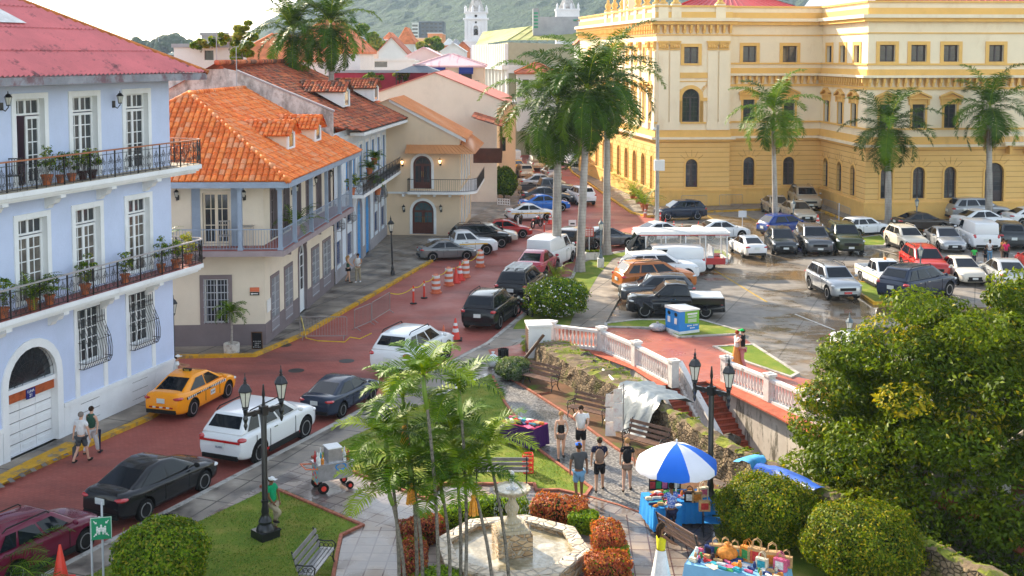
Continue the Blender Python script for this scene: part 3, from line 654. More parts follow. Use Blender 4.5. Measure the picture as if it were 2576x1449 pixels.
def corr(P0,P1,P2,poly,m,parent,name='roof',sp=.24,amp=.04):
 P0,P1,P2=map(Vector,(P0,P1,P2));u=(P1-P0).normalized();n=u.cross(P2-P0).normalized()
 if n.z<0:n=-n
 v=n.cross(u);v=v if v.z>0 else-v
 Q=[((Vector(p)-P0).dot(u),(Vector(p)-P0).dot(v))for p in poly]
 us=np.arange(min(q[0]for q in Q),max(q[0]for q in Q),sp/4);b=MB()
 def span(x):
  ys=[]
  for i in range(len(Q)):
   (x1,y1),(x2,y2)=Q[i],Q[(i+1)%len(Q)]
   if(x1>x)!=(x2>x):ys.append(y1+(y2-y1)*(x-x1)/(x2-x1))
  return(min(ys),max(ys))if len(ys)>1 else None
 for i in range(len(us)-1):
  a,c=span(us[i]+1e-4),span(us[i+1]-1e-4)
  if not a or not c:continue
  h0,h1=amp*math.cos(i*math.pi/2),amp*math.cos((i+1)*math.pi/2)
  k0=int(a[0]/1.75)
  y0a,y0c=a[0],c[0]
  while y0a<a[1]-1e-3:
   ea,ec=min(a[1],(k0+1)*1.75+.1),min(c[1],(k0+1)*1.75+.1);ec=max(ec,y0c)
   hh=.0;
   b.quad(P0+u*us[i]+v*y0a+n*(h0+.035),P0+u*us[i+1]+v*y0c+n*(h1+.035),P0+u*us[i+1]+v*ec+n*h1,P0+u*us[i]+v*ea+n*h0)
   k0+=1;y0a,y0c=max(a[0],k0*1.75),max(c[0],k0*1.75)
   if k0>40:break
 return b.build(name,m,parent,smooth=True)
cz=13.3;k=.56;ov=1.15
E0=F.P(-14,ov,cz);E1=F.P(L1+1.15,ov,cz);A1=F.P(L1+1.15-8,ov-8,cz+8*k);A0=F.P(-14,ov-8,cz+8*k)
rf=corr(E0,E1,A1,[E0,E1,A1,A0],M_roofp,hb)
B1_=F.P(L1+1.15,ov-16,cz);g=MB();g.poly([E1,B1_,A1]);g.poly([A0,A1,B1_,F.P(-14,ov-16,cz)]);g.build('roof',M_roofp,hb)
g=MB();g.tube([E1,A1],.1,6);g.tube([A1,A0],.12,6);g.build('hip_cap',mat('rusty_ridge_cap',(.45,.15,.04),.6,var=.35,vs=2),rf)
M_fascia=stains(mat('grey_fascia',(.27,.27,.30),.8,var=.2,vs=1.5),(.16,.05,.06),.8,.5,.6,(1,1,1),.7)
g=MB(F.M);g.bx(-14,L1+1.1,ov-.1,ov-.04,cz-.3,cz-.02);g.bx(L1+1.04,L1+1.1,-15+ov,ov-.1,cz-.3,cz-.02);g.bx(-14,L1+1.0,0.01,ov-.1,cz-.3,cz-.27);g.build('fascia',M_fascia,rf)
def planehit(px,py,p0,n):
 r=ray(px,py);o=Vector((0,0,HC));t=(Vector(p0)-o).dot(n)/r.dot(n);return o+r*t
nn=(E1-E0).cross(A1-E0).normalized()
q=[planehit(x,y,E0,nn)+Vector((0,0,.12))for x,y in((-60,5),(0,30),(68,66),(-60,62))]
g=MB();g.poly(q);g.build('skylight_sheet',mat('grey_skylight',(.45,.45,.45),.5,var=.2,vs=3),rf)
M_cream2=stains(mat('ivory_stucco',(.70,.62,.50),.85,var=.05,vs=.7,bump=.12),(.50,.42,.34),1.0,.6,.8,(1,1,.4),.5)
M_mauve=mat('mauve_grey_paint',(.20,.165,.17),.8,var=.08,vs=1);M_gblue=mat('grey_blue_wood',(.27,.33,.42),.6,var=.08,vs=2)
h2=empty('corner_house',(0,0,0),0,'cream two-storey corner house with bright orange tiled roof and grey-blue timber porch','house')
Fa=Fac((-22,54.85),(-11.85,55.56));Fb=Fac((-11.85,55.56),(-10.8,70.33));ZB=4.95;ZE=8.2
def ops_px(F,lst):
 r=[]
 for x0,x1,yt,yb,*rest in lst:
  u0,_=F.hit(x0,yt);u1,_=F.hit(x1,yt);_,z1=F.hit((x0+x1)/2,yt);_,z0=F.hit((x0+x1)/2,yb)
  r.append((min(u0,u1),max(u0,u1),z0,z1,*rest))
 return r
fa_up=[(*ops_px(Fa,[(509,576,490,612)])[0][:2],ZB+.1,7.5)]
fa_dn=ops_px(Fa,[(513,573,702,813)])
b=Fa.mb();wall(b,0,Fa.L,0,ZE+.1,fa_up+fa_dn,.25,0,1)
b.bx(0,Fa.L,0,.03,0,1.15,1)
for o in fa_dn:surround(b,*o,t=.2,pr=.04,m=1);b.bx(o[0]-.2,o[1]+.2,0,.035,1.15,o[2],1)
for o in fa_up:surround(b,*o,t=.1,pr=.05,m=0);b.bx(o[0]-.5,o[0]-.1,0,.08,ZB,7.7,2);b.bx(o[1]+.1,o[1]+.5,0,.08,ZB,7.7,2)
b2=MB(Fb.M)
sd_dn=ops_px(Fb,[(682,699,712,835),(716,733,672,800),(784,800,620,740),(812,829,600,716)]);sd_arch=ops_px(Fb,[(750,769,606,828)])
zt=sum(o[3]for o in sd_dn)/4;zb=sum(o[2]for o in sd_dn)/4;sd_dn=[(o[0],o[1],zb,zt)for o in sd_dn];sd_arch=[(o[0],o[1],GZ,o[3],True)for o in sd_arch]
sd_up=[(1.2+k*2.35,2.2+k*2.35,ZB+.1,7.45)for k in range(6)]
wall(b2,0,Fb.L,0,ZE+.1,sd_dn+sd_arch+sd_up,.3,0,1)
pl=[(0,sd_arch[0][0]-.15),(sd_arch[0][1]+.15,Fb.L)]
for p,q in pl:b2.bx(p,q,0,.03,0,1.15,1)
for o in sd_dn:surround(b2,*o,t=.18,pr=.04,m=1);b2.bx(o[0]-.18,o[1]+.18,0,.035,1.15,o[2],1)
surround(b2,*sd_arch[0][:4],t=.14,pr=.05,m=1,arch=True)
for o in sd_up:surround(b2,*o,t=.12,pr=.05,m=1)
b.v+=b2.v and[];wl_=b.build('wall',[M_cream2,M_mauve,M_gblue],h2);b2.build('wall',[M_cream2,M_mauve],h2)
g=MB();g.poly([(-22,54.85,0),(-22,72,0),(-22,72,8.3),(-22,54.85,8.3)]);g.poly([(-22,71,0),(-10.8,71,0),(-10.8,71,8.3),(-22,71,8.3)]);g.build('wall',M_cream2,h2)
M_bar=mat('pale_grey_bars',(.45,.47,.52),.5,var=0)
for o in fa_up:window(Fa,h2,*o,4,3,M_cream,M_glass,leafs=2,name='glazed_door',ft=.1)
for F_,lst in((Fa,fa_dn),(Fb,sd_dn)):
 for o in lst:
  window(F_,h2,*o,2,3,M_white,M_glass)
  g=F_.mb();n=7
  for i in range(n+1):u=o[0]+(o[1]-o[0])*i/n;g.bx(u-.012,u+.012,.02,.045,o[2],o[3])
  for i in range(6):z=o[2]+(o[3]-o[2])*(i+.2)/6;g.bx(o[0]-.04,o[1]+.04,.03,.05,z-.012,z+.012)
  g.build('window_bars',M_bar,h2)
for o in sd_up:window(Fb,h2,*o,2,4,M_mauve,M_glass,leafs=2,name='shuttered_door')
o=sd_arch[0];window(Fb,h2,*o[:4],2,3,M_bwhite,M_glass,arch=True,leafs=2,name='entrance_door',panel=1.2)
PF=[Vector((-23,53.8,0)),Vector((-10.7,54.15,0)),Vector((-9.65,69.9,0))]
g=MB();g.prism([(-23,53.7),(-10.62,54.05),(-9.5,70.0),(-10.8,70.1),(-11.85,55.5),(-23,54.8)],ZB-.28,ZB-.02);g.build('porch_floor',mat('mauve_slab_edge',(.30,.25,.26),.7,var=.1),h2)
g=MB();g.prism([(-23,53.78),(-10.7,54.13),(-9.58,69.9),(-10.8,70.0),(-11.85,55.5),(-23,54.8)],ZB-.02,ZB+.01);g.build('porch_tiles',M_redfloor,h2)
def post_at(x,y):
 g=MB();g.bx(x-.09,x+.09,y-.09,y+.09,ZB,ZE-.25);g.bx(x-.16,x+.16,y-.16,y+.16,ZE-.42,ZE-.25);g.bx(x-.12,x+.12,y-.12,y+.12,ZB,ZB+.12);g.build('porch_post',M_gblue,h2)
ps=[PF[1]+(PF[0]-PF[1]).normalized()*d for d in(.1,1.95,5.6,9.5)]+[PF[1]+(PF[2]-PF[1])*t for t in(.145,.36,.58,.79,.99)]
for p in ps:post_at(p.x,p.y+.08)
for p,q in((PF[0],PF[1]),(PF[1],PF[2])):
 M,L=segM(p,q);plainrail(M,L,1.0,ZB,h2,M_gblue,sp=.135)
g=MB();q=[(-24,53.5),(-10.35,53.9),(-9.3,71.6)]
for(a_,c_)in((q[0],q[1]),(q[1],q[2])):
 M,L=segM((*a_,0),(*c_,0));g.M=M;g.bx(0,L,-.06,.06,ZE-.3,ZE-.02)
g.M=None;g.poly([(-24,53.5,ZE-.24),(-10.35,53.9,ZE-.24),(-9.3,71.6,ZE-.24),(-12,71.6,ZE-.24),(-12,56,ZE-.24),(-24,56,ZE-.24)]);g.build('porch_beam',M_gblue,h2)
for t in(.1,.3,.5,.7,.9):
 p=PF[1]+(PF[2]-PF[1])*t;g=MB();g.box((p.x-.5,p.y,ZB-.38),(1.0,.14,.16));g.build('bracket',M_mauve,h2)
g=MB();g.box((-17.2,54.3,ZB-.38),(.3,.8,.18));g.box((-14.6,54.3,ZB-.38),(.3,.8,.18));g.build('bracket',M_mauve,h2)
EZ=ZE+.02;C1=Vector((-10.3,53.85,EZ));C0=Vector((-22.6,53.5,EZ));C2=Vector((-9.15,71.3,EZ));AP=Vector((-16.45,59.8,12.1));AP2=Vector((-15.9,71.0,12.1))
TM=[M_tile1,M_tile1b,M_tile1c]
r1=tiled('roof',[C0,C1,AP],TM,h2,.29,.42,h=.085);r2=tiled('roof',[C1,C2,AP2,AP],[M_tile1b,M_tile1,M_tile1c],h2,.24,.40)
g=MB();g.poly([C0,AP,AP2,(-22.6,71,EZ)]);g.build('roof',M_tile1,h2)
ridge(C1,AP,TM,r2,.16);ridge(AP,AP2,TM,r2,.13);ridge(C0,AP,TM,r1,.14)
def dormer(px,py,plane,par,wallm,tm,ww=1.5,hh=.85,slope=.62,back=3.0,uy=(0,1,0),ux=(1,0,0),roofh=.55):
 p0,n=plane;P=planehit(px,py,p0,n);y=Vector(uy);x=Vector(ux)
 c=P+y*(ww/2)
 Mx=Matrix(((x.x,y.x,0,c.x),(x.y,y.y,0,c.y),(0,0,1,c.z),(0,0,0,1)))
 g=MB(Mx);bl=hh/slope
 for s in(-1,1):g.poly([(0,s*ww/2,0),(0,s*ww/2,hh),(-bl,s*ww/2,hh)])
 g.poly([(0,-ww/2,0),(0,ww/2,0),(0,ww/2,hh),(0,0,hh+roofh),(0,-ww/2,hh)])
 dm=g.build('dormer',wallm,par)
 g=MB(Mx);g.bx(0.01,.04,-ww*.3,ww*.3,.12,hh*.95);g.build('window',M_glass,dm)
 g=MB(Mx);g.bx(.0,.07,-ww/2,-ww*.3,0,hh);g.bx(.0,.07,ww*.3,ww/2,0,hh);g.bx(0,.09,-ww*.3,ww*.3,.02,.12);g.build('window_frame',M_bwhite,dm)
 e=.28;rb=(hh+roofh)/slope
 for s in(-1,1):
  A=Mx@Vector((e,s*(ww/2+e),hh-.12));B=Mx@Vector((-bl-.3,s*(ww/2+e),hh-.12));Cc=Mx@Vector((-rb,0,hh+roofh));D=Mx@Vector((e,0,hh+roofh))
  tiled('dormer_roof',[A,B,Cc,D]if s<0 else[B,A,D,Cc],tm,dm,.24,.34)
 ridge(Mx@Vector((e+.05,0,hh+roofh)),Mx@Vector((-rb,0,hh+roofh)),tm,dm,.12)
n2=(C2-C1).cross(AP-C1).normalized();us_=(C2-C1).normalized();un=Vector((us_.y,-us_.x,0))
dormer(721,377,(C1,n2),h2,M_cream2,TM,uy=us_,ux=un);dormer(790,357,(C1,n2),h2,M_cream2,TM,uy=us_,ux=un)
for x,y,w_,lb in((447,497,0,'black lantern on the cream porch wall, far left behind the blue house'),(615,497,0,'black lantern on the cream porch wall right of the glazed door')):
 u,z=Fa.hit(x,y);wall_lantern(Fa.P(u,0,z),Fa.n,lb,1.2)
for x,y,lb in((752,462,'black lantern inside the grey side porch, nearest the corner post'),(800,443,'black lantern inside the grey side porch, second from the corner post'),(838,428,'black lantern inside the grey side porch, third from the corner post')):
 u,z=Fb.hit(x,y,.4);wall_lantern(Fb.P(u,0.0,6.9),Fb.n,lb,1.2)
M_ltblue=stains(mat('faded_blue_white_wall',(.62,.68,.76),.85,var=.06,vs=1),(.45,.45,.47),1.5,.55,.75,(1,1,.5),.6)
M_azure=mat('azure_shutter',(.03,.26,.60),.5,var=.1,vs=3);M_gsur=mat('grey_stone_surround',(.36,.34,.36),.8,var=.08)
M_stainw=stains(stains(mat('stained_white_parapet',(.60,.58,.56),.9,var=.1,vs=1),(.16,.15,.14),1.3,.45,.62,(1,1,.5),.8),(.34,.30,.27),4,.5,.7)
h3=empty('shuttered_house',(0,0,0),0,'long pale house with azure shutters and an old dark red tiled roof','house')
Fc=Fac((-10.75,70.5),(-9.7,90.7));Lc=Fc.L
b=Fc.mb()
arches=ops_px(Fc,[(897,909,500,682),(918,929,485,643)]);zt=max(o[3]for o in arches);arches=[(o[0],o[1],GZ,zt,True)for o in arches]
upr=[(1.0+k*2.42,2.1+k*2.42,5.4,8.0)for k in range(8)]
low=[]
for x0,x1 in((846,857),(873,885),(942,950),(959,967)):
 u0,_=Fc.hit(x0,620);u1,_=Fc.hit(x1,620);low.append((u0,u1))
lo1=[(a,c,1.15,2.6)for a,c in low];lo2=[(a,c,3.3,4.4)for a,c in low]
wall(b,0,Lc,0,9.3,arches+upr+lo1+lo2,.2,0,1);b.bx(0,arches[0][0]-.2,0,.04,0,.9,1);b.bx(arches[1][1]+.2,Lc,0,.04,0,.9,1);b.bx(arches[0][1]+.2,arches[1][0]-.2,0,.04,0,.9,1)
for o in arches:surround(b,*o[:4],t=.18,pr=.05,m=1,arch=True)
for o in upr:surround(b,*o,t=.22,pr=.05,m=2)
for a,c in low:b.bx(a-.3,a-.12,0,.06,.9,5.0,1);b.bx(c+.12,c+.3,0,.06,.9,5.0,1)
b.bx(0,Lc,0,.08,8.7,8.95,2)
b.build('wall',[M_ltblue,M_gsur,M_bwhite],h3)
def shutter(F,o,par,m,w=-.12,name='shutter'):
 g=F.mb();a,c,z0,z1=o[:4];zz=z1-(c-a)/2 if len(o)>4 and o[4]else z1;mid_=(a+c)/2
 for p,q in((a+.02,mid_-.012),(mid_+.012,c-.02)):
  g.bx(p,q,w,w+.03,z0+.02,zz-.02)
  k=int((zz-z0-.3)/.16)
  for i in range(k):zq=z0+.15+i*.16;g.box(((p+q)/2,w+.04,zq+.05),(q-p-.12,.03,.09),rx=.5)
 if zz<z1:g.poly([(p[0],w+.02,p[1])for p in arc(a+.01,c-.01,zz,8)])
 g.build(name,m,par)
for o in arches:shutter(Fc,o,h3,M_azure,name='arched_door')
for k,o in enumerate(upr):shutter(Fc,o,h3,M_azure)
M_dshut=mat('dark_blue_shutter',(.02,.06,.16),.5,var=.1)
for k,o in enumerate(lo1):shutter(Fc,o,h3,M_dshut if k<2 else M_dshut)
for k,o in enumerate(lo2):
 window(Fc,h3,*o,2,3,M_dshut,M_glass);g=Fc.mb();pr=[(.02,o[3]),(.1,o[3]-.4),(.3,o[3]-.8),(.3,o[2])]
 for i in range(8):u=o[0]+(o[1]-o[0])*i/7;g.tube([(u,p,z)for p,z in pr],.012,3)
 for p,z in pr:g.tube([(o[0],0,z),(o[0],p,z),(o[1],p,z),(o[1],0,z)],.012,3)
 g.build('window_cage',M_black,h3)
ub,_=Fc.hit(872,560,1.1)
g=Fc.mb();g.prism([(3.6,0),(3.6,1.15),(Lc-.3,1.15),(Lc-.3,0)],4.95,5.15);bal=g.build('balcony',M_bwhite,h3)
for p,q in(((3.65,0),(3.65,1.1)),((3.65,1.1),(Lc-.35,1.1)),((Lc-.35,1.1),(Lc-.35,0))):
 M,L=segM(Fc.P(p[0],p[1],0),Fc.P(q[0],q[1],0));scroll_rail(M,L,1.0,5.15,bal,M_black,rad=.014,mod=.5)
R0,R1_=Vector((-17.5,69.6,13.6)),Vector((-17.1,91.0,13.6));E3a,E3b=Vector((-9.45,74.6,9.2)),Vector((-7.9,91.6,9.2));E3c=Vector((-10.75,70.75,9.75))
TO=[M_tile2a,M_tile2b,M_tile2c]
r3=tiled('roof',[E3a,E3b,R1_,R0+Vector((0,1,0)),E3c],TO,h3,.26,.36);ridge(R0,R1_,TO,r3,.15);ridge(R1_,E3b,TO,r3,.12)
g=MB();g.poly([R0,R1_,(-26,91,9),(-26,70,9)]);g.poly([(-26,70.3,0),(-10.8,70.3,0),(-10.8,70.3,9.6),(-17.4,70.3,13.4),(-26,70.3,9)]);g.poly([(-26,90.9,0),(-9.7,90.9,0),(-9.7,90.9,9.3),(-17.1,90.9,13.4),(-26,90.9,9)]);g.build('gable',M_tile2a,h3)
g=MB();g.ext([(-17.2,8),(-17.2,13.25),(-16.4,13.05),(-10.72,10.65),(-10.72,8)],70.05,70.3,0);g.bx(-26,-17.2,70.05,70.3,8,13.2);g.build('parapet',M_stainw,h3)
g=MB();g.ext([(-16.4,13.05),(-16.4,13.15),(-10.65,10.75),(-10.65,10.65)],69.98,70.36,0);g.build('coping',M_gsur,h3)
M,L=segM(E3a-Vector((0,0,.2)),E3b-Vector((0,0,.2)));g=MB(M);g.bx(0,L,-.9,.02,8.9,9.1);g.build('eave_board',M_bwhite,h3)
n3=(E3b-E3a).cross(R0-E3a).normalized();u3=(E3b-E3a).normalized();x3=Vector((u3.y,-u3.x,0))
dormer(862,270,(E3a,n3),h3,M_bwhite,TO,ww=1.9,hh=1.15,slope=.54,uy=u3,ux=x3);dormer(938,255,(E3a,n3),h3,M_bwhite,TO,ww=1.9,hh=1.1,slope=.54,uy=u3,ux=x3)
M_peach=stains(mat('beige_stucco',(.70,.54,.38),.85,var=.04,vs=.5,bump=.1),(.52,.42,.33),.8,.5,.8,(1,1,.4),.5);M_osheet=mat('orange_metal_sheet',(.62,.27,.10),.5,var=.08,vs=1)
M_dwood=mat('dark_red_wood',(.085,.018,.010),.4,var=.2,vs=4)
h4=empty('beige_house',(0,0,0),0,'beige house with orange sheet-metal roof, white-framed arched doors and curved black balcony','house')
F4=Fac((-9.7,90.3),(-4.02,89.83));F4s=Fac((-4.02,89.83),(-3.55,100.9))
up=ops_px(F4,[(1039,1085,392,472)]);dn=ops_px(F4,[(1037,1091,505,589)]);A4=[(*up[0][:2],3.75,up[0][3],True),(*dn[0][:2],GZ+.1,dn[0][3],True)]
b=F4.mb();wall(b,-2,F4.L,0,7.0,A4,.25,0,1)
for o in A4:surround(b,*o[:4],t=.2,pr=.06,m=1,arch=True)
_,zg=F4.hit(985,250);_,zg2=F4.hit(1153,345)
b.poly([(-2,0,7.0),(F4.L,0,7.0),(F4.L,0,zg2),(.25,0,zg),(-2,0,zg-.6)])
b.bx(-2,F4.L+.03,0,.06,3.35,3.5,1)
b.build('wall',[M_peach,M_bwhite],h4)
b=F4s.mb();so_=[(1.0+k*2.5,1.9+k*2.5,z0,z1,True)for k in range(4)for z0,z1 in((.6,2.9),(3.9,6.3))]
wall(b,0,F4s.L,0,7.6,so_,.25,0,1)
for o in so_:surround(b,*o[:4],t=.1,pr=.04,m=1,arch=True)
b.build('wall',[M_peach,M_bwhite],h4)
for o in so_:window(F4s,h4,*o[:4],2,4,M_dwood,M_glass,arch=True,leafs=2)
for k,o in enumerate(A4):
 window(F4,h4,*o[:4],4,2 if k else 1,M_dwood,M_glass if not k else mat('teal_door_glass',(.05,.09,.10),.2,var=.2),arch=True,leafs=2,ft=.16,name='arched_door',panel=.9 if k else .5)
 g=F4.mb();
 for s in(-.07,.07):g.bx((o[0]+o[1])/2+s-.012,(o[0]+o[1])/2+s+.012,-.1,-.05,o[2]+.9,o[2]+1.35)
 g.build('door_handle',mat('brass',(.55,.38,.12),.3,1,var=0),h4)
def rib(p0,p1,p2,p3,par,m,name='roof',t=.06,n=None):
 p0,p1,p2,p3=map(Vector,(p0,p1,p2,p3));g=MB();nn=(p1-p0).cross(p3-p0).normalized();nn=nn if nn.z>0 else-nn
 g.quad(p0,p1,p2,p3);k=n or max(2,int((p1-p0).length/.3))
 for i in range(k+1):
  a,c=p0.lerp(p1,i/k),p3.lerp(p2,i/k);g.tube([a+nn*.02,c+nn*.02],.03,4)
 return g.build(name,m,par)
G0=F4.P(.25,.25,zg+.05);G1_=F4.P(F4.L+.6,.25,zg2-.15)
G2=G1_+Vector((.2,8,0));G3=G0+Vector((.4,8,0));rib(G1_,G2,G3,G0,h4,M_osheet,n=20)
g=MB();w0=F4.P(.25,.15,zg-.18);w1=F4.P(F4.L+.5,.15,zg2-.4);g.quad(w0,w1,w1+Vector((0,0,.25)),w0+Vector((0,0,.25)));g.build('gable_trim',M_bwhite,h4)
g=MB();g.poly([G0,G3,G3+Vector((-6,0,-2.5)),G0+Vector((-6,0,-2.5))]);g.build('roof',M_osheet,h4)
za,zb=7.15,6.55;ua,_=F4.hit(1024,357)
rib(F4.P(ua,1.0,zb),F4.P(F4.L+1.3,1.0,zb),F4.P(F4.L+.2,0,za),F4.P(ua,0,za),h4,M_osheet,'awning')
s0=F4.P(F4.L+1.3,1.0,zb);s1=Vector((s0.x+.45,s0.y+9.5,zb+.1));s2=Vector((s0.x-1.0,s0.y+9.5,za+.6));rib(s0,s1,s2,F4.P(F4.L+.1,0,zg2-.5),h4,M_osheet,'awning')
pts=[(ua+.2,0),(ua+.2,1.05),(F4.L-.2,1.05)]+[(F4.L-.2+1.5*math.sin(t),1.05-1.5*(1-math.cos(t)))for t in(.3,.6,.9,1.2,1.5)];base=[F4.P(p[0],p[1],0)for p in pts];base.append(base[-1]+Vector((.35,9,0)));base.append(base[-1]+Vector((-1.5,0,0)));base.append(F4.P(F4.L,0,0))
g=MB();g.prism([(p.x,p.y)for p in base],3.42,3.6);bal=g.build('balcony',M_bwhite,h4)
for p,q in zip(base[:-3],base[1:-2]):
 M,L=segM(p,q);plainrail(M,L,1.0,3.6,bal,M_black,sp=.17)
for u in(1.4,2.6,3.8,5.0):g=F4.mb();g.bx(u-.09,u+.09,0,.7,3.2,3.42);g.build('bracket',M_bwhite,h4)
for x,y,lb,lit in((1013,414,'lit brass lantern on the beige wall left of the upper arched door',1),(1108,412,'lit lantern on the beige wall right of the upper arched door',1),(1017,529,'dark lantern left of the lower arched double door',0),(1110,529,'dark lantern right of the lower arched double door',0)):
 u,z=F4.hit(x,y);wall_lantern(F4.P(u,0,z),F4.n,lb,1.3,bool(lit))
M_cream5=stains(mat('plain_cream_gable',(.72,.62,.50),.9,var=.04,vs=.4),(.50,.42,.35),.7,.55,.8,(1,1,.4),.5)
h5=empty('gable_house',(0,0,0),0,'big house end showing a blank cream gable wall behind the beige house','house')
YB=111.8;G=[atY(x,y,YB)for x,y in((900,250),(1094,184),(1277,259))]
g=MB();zr=G[2].z;g.ext([(G[0].x,-.2),(G[0].x,G[0].z),(G[1].x,G[1].z),(G[2].x,G[2].z),(-1.45,G[2].z-.55),(-1.45,-.2)],YB,YB+.3);g.bx(-1.75,-1.45,YB+.3,YB+22,0,9.0);g.build('wall',M_cream5,h5)
g=MB();t=.14
g.add([(G[0].x,YB-.12,G[0].z),(G[1].x,YB-.12,G[1].z),(G[1].x,YB-.12,G[1].z+t),(G[0].x,YB-.12,G[0].z+t),(G[0].x,YB+22,G[0].z),(G[1].x,YB+22,G[1].z),(G[1].x,YB+22,G[1].z+t),(G[0].x,YB+22,G[0].z+t)],[(0,1,2,3),(3,2,6,7),(4,5,6,7)])
g.add([(G[2].x+.4,YB-.12,G[2].z-.16),(G[1].x,YB-.12,G[1].z),(G[1].x,YB-.12,G[1].z+.1),(G[2].x+.4,YB-.12,G[2].z-.06),(G[2].x+.4,YB+22,G[2].z-.16),(G[1].x,YB+22,G[1].z),(G[1].x,YB+22,G[1].z+.1),(G[2].x+.4,YB+22,G[2].z-.06)],[(0,1,2,3),(3,2,6,7)]);g.build('roof',mat('faded_red_sheet',(.50,.16,.12),.6,var=.15),h5)
g=MB();g.bx(-3.4,-.9,102.5,110.5,4.6,4.85);g.bx(-3.4,-.95,102.5,102.6,4.85,5.9);g.bx(-1.0,-.92,102.5,110.5,5.85,5.93)
for k in range(5):g.bx(-1.05,-.9,102.6+k*1.9,102.75+k*1.9,4.85,7.7)
for k in range(26):g.bx(-1.0,-.96,102.6+k*.3,102.64+k*.3,4.85,5.9)
tb=g.build('timber_balcony',mat('brown_timber',(.09,.035,.022),.6,var=.2),h5)
tiled('balcony_roof',[(-.5,102,7.7),(-.5,111,7.7),(-3.4,111,8.6),(-3.4,102,8.6)],TO,h5,.28,.4)
def farhouse(name,label,x0,x1,yt,Y,D,wm,roofm,rh=0,wins=(),z0=-.2,cat='house',group='houses in the old town',kindroof='gable',ov=.3,yb=None):
 a,c=atY(x0,yt,Y),atY(x1,yt,Y);e=empty(name,(0,0,0),0,label,cat,group);zt=a.z
 if yb:z0=atY(x0,yb,Y).z
 ops=[]
 for(p,q,s,t)in wins:ops.append((atY(p,s,Y).x,atY(q,s,Y).x,atY(p,t,Y).z,atY(p,s,Y).z))
 M=Matrix.Translation((0,Y,0))@Matrix(((1,0,0,0),(0,-1,0,0),(0,0,1,0),(0,0,0,1)));g=MB(M);wall(g,a.x,c.x,z0,zt,ops,.25)
 g.M=None;g.quad((a.x,Y,z0),(a.x,Y+D,z0),(a.x,Y+D,zt),(a.x,Y,zt));g.quad((c.x,Y,z0),(c.x,Y+D,z0),(c.x,Y+D,zt),(c.x,Y,zt));g.quad((a.x,Y+D,z0),(c.x,Y+D,z0),(c.x,Y+D,zt),(a.x,Y+D,zt));
 if kindroof=='gable' and rh:g.poly([(a.x,Y,zt),(c.x,Y,zt),((a.x+c.x)/2,Y,zt+rh)]);g.poly([(a.x,Y+D,zt),(c.x,Y+D,zt),((a.x+c.x)/2,Y+D,zt+rh)])
 g.build('wall',wm,e)
 for o in ops:g=MB(M);g.quad((o[0],-.22,o[2]),(o[1],-.22,o[2]),(o[1],-.22,o[3]),(o[0],-.22,o[3]));g.bx((o[0]+o[1])/2-.04,(o[0]+o[1])/2+.04,-.2,-.15,o[2],o[3]);g.build('window',M_glass,e)
 g=MB();m_=(a.x+c.x)/2
 if kindroof=='gable':
  k=rh/((c.x-a.x)/2);g.quad((a.x-ov,Y-ov,zt-k*ov),(m_,Y-ov,zt+rh+.05),(m_,Y+D+ov,zt+rh+.05),(a.x-ov,Y+D+ov,zt-k*ov));g.quad((c.x+ov,Y-ov,zt-k*ov),(m_,Y-ov,zt+rh+.05),(m_,Y+D+ov,zt+rh+.05),(c.x+ov,Y+D+ov,zt-k*ov))
  g.tube([(a.x-ov,Y-ov,zt-k*ov),(m_,Y-ov,zt+rh+.05),(c.x+ov,Y-ov,zt-k*ov)],.12,4)
 elif kindroof=='hip':
  q=min((c.x-a.x)/2,D/2)*.95;A=[(a.x-ov,Y-ov,zt),(c.x+ov,Y-ov,zt),(c.x+ov,Y+D+ov,zt),(a.x-ov,Y+D+ov,zt)];R=[(a.x+q,Y+q,zt+rh),(c.x-q,Y+q,zt+rh),(c.x-q,Y+D-q,zt+rh),(a.x+q,Y+D-q,zt+rh)]
  for i in range(4):g.quad(A[i],A[(i+1)%4],R[(i+1)%4],R[i])
  g.poly(R);g.poly([(x,y,z-.25)for x,y,z in A]);
  for i in range(4):g.tube([A[i],R[i]],.12,4)
  for i in range(4):p,q2=A[i],A[(i+1)%4];g.quad(p,q2,(q2[0],q2[1],zt-.25),(p[0],p[1],zt-.25))
 else:g.bx(a.x-.15,c.x+.15,Y-.15,Y+.1,zt-.05,zt+.25);g.bx(a.x-.05,c.x+.05,Y+.1,Y+D,zt-.15,zt);
 g.build('roof',roofm,e);return e
M_pal=stains(mat('palace_cream',(.86,.73,.52),.85,var=.035,vs=.5),(.66,.47,.25),.8,.54,.8,(1,1,.4),.6)
M_och=stains(mat('palace_ochre',(.79,.48,.15),.85,var=.05,vs=.6),(.55,.33,.12),.9,.55,.75,(1,1,.5),.6)
def _rust(t,b,tc):
 sx=N(t,'ShaderNodeSeparateXYZ');t.links.new(tc.outputs['Object'],sx.inputs[0]);md=N(t,'ShaderNodeMath',operation='FRACT');ml=N(t,'ShaderNodeMath',operation='MULTIPLY');ml.inputs[1].default_value=1/.46
 t.links.new(sx.outputs[2],ml.inputs[0]);t.links.new(ml.outputs[0],md.inputs[0])
 c=ramp(t,noise(t,tc,.6,5),[(.3,(.76,.47,.16)),(.7,(.82,.53,.20))]);c=mix(t,ramp(t,md.outputs[0],[(0,(1,1,1)),(.06,(1,1,1)),(.09,(0,0,0))]),c,(.38,.19,.06))
 t.links.new(c,b.inputs['Base Color']);bumpn(t,b,ramp(t,md.outputs[0],[(0,(0,0,0)),(.05,(0,0,0)),(.1,(1,1,1))]),.5,.03)
M_rust=texnode_mat('ochre_banded_masonry',_rust,.85)
M_pwin=mat('palace_dark_frame',(.045,.03,.035),.5,var=0);M_prsh=mat('palace_red_sheet',(.50,.05,.05),.5,var=.1,vs=.6)
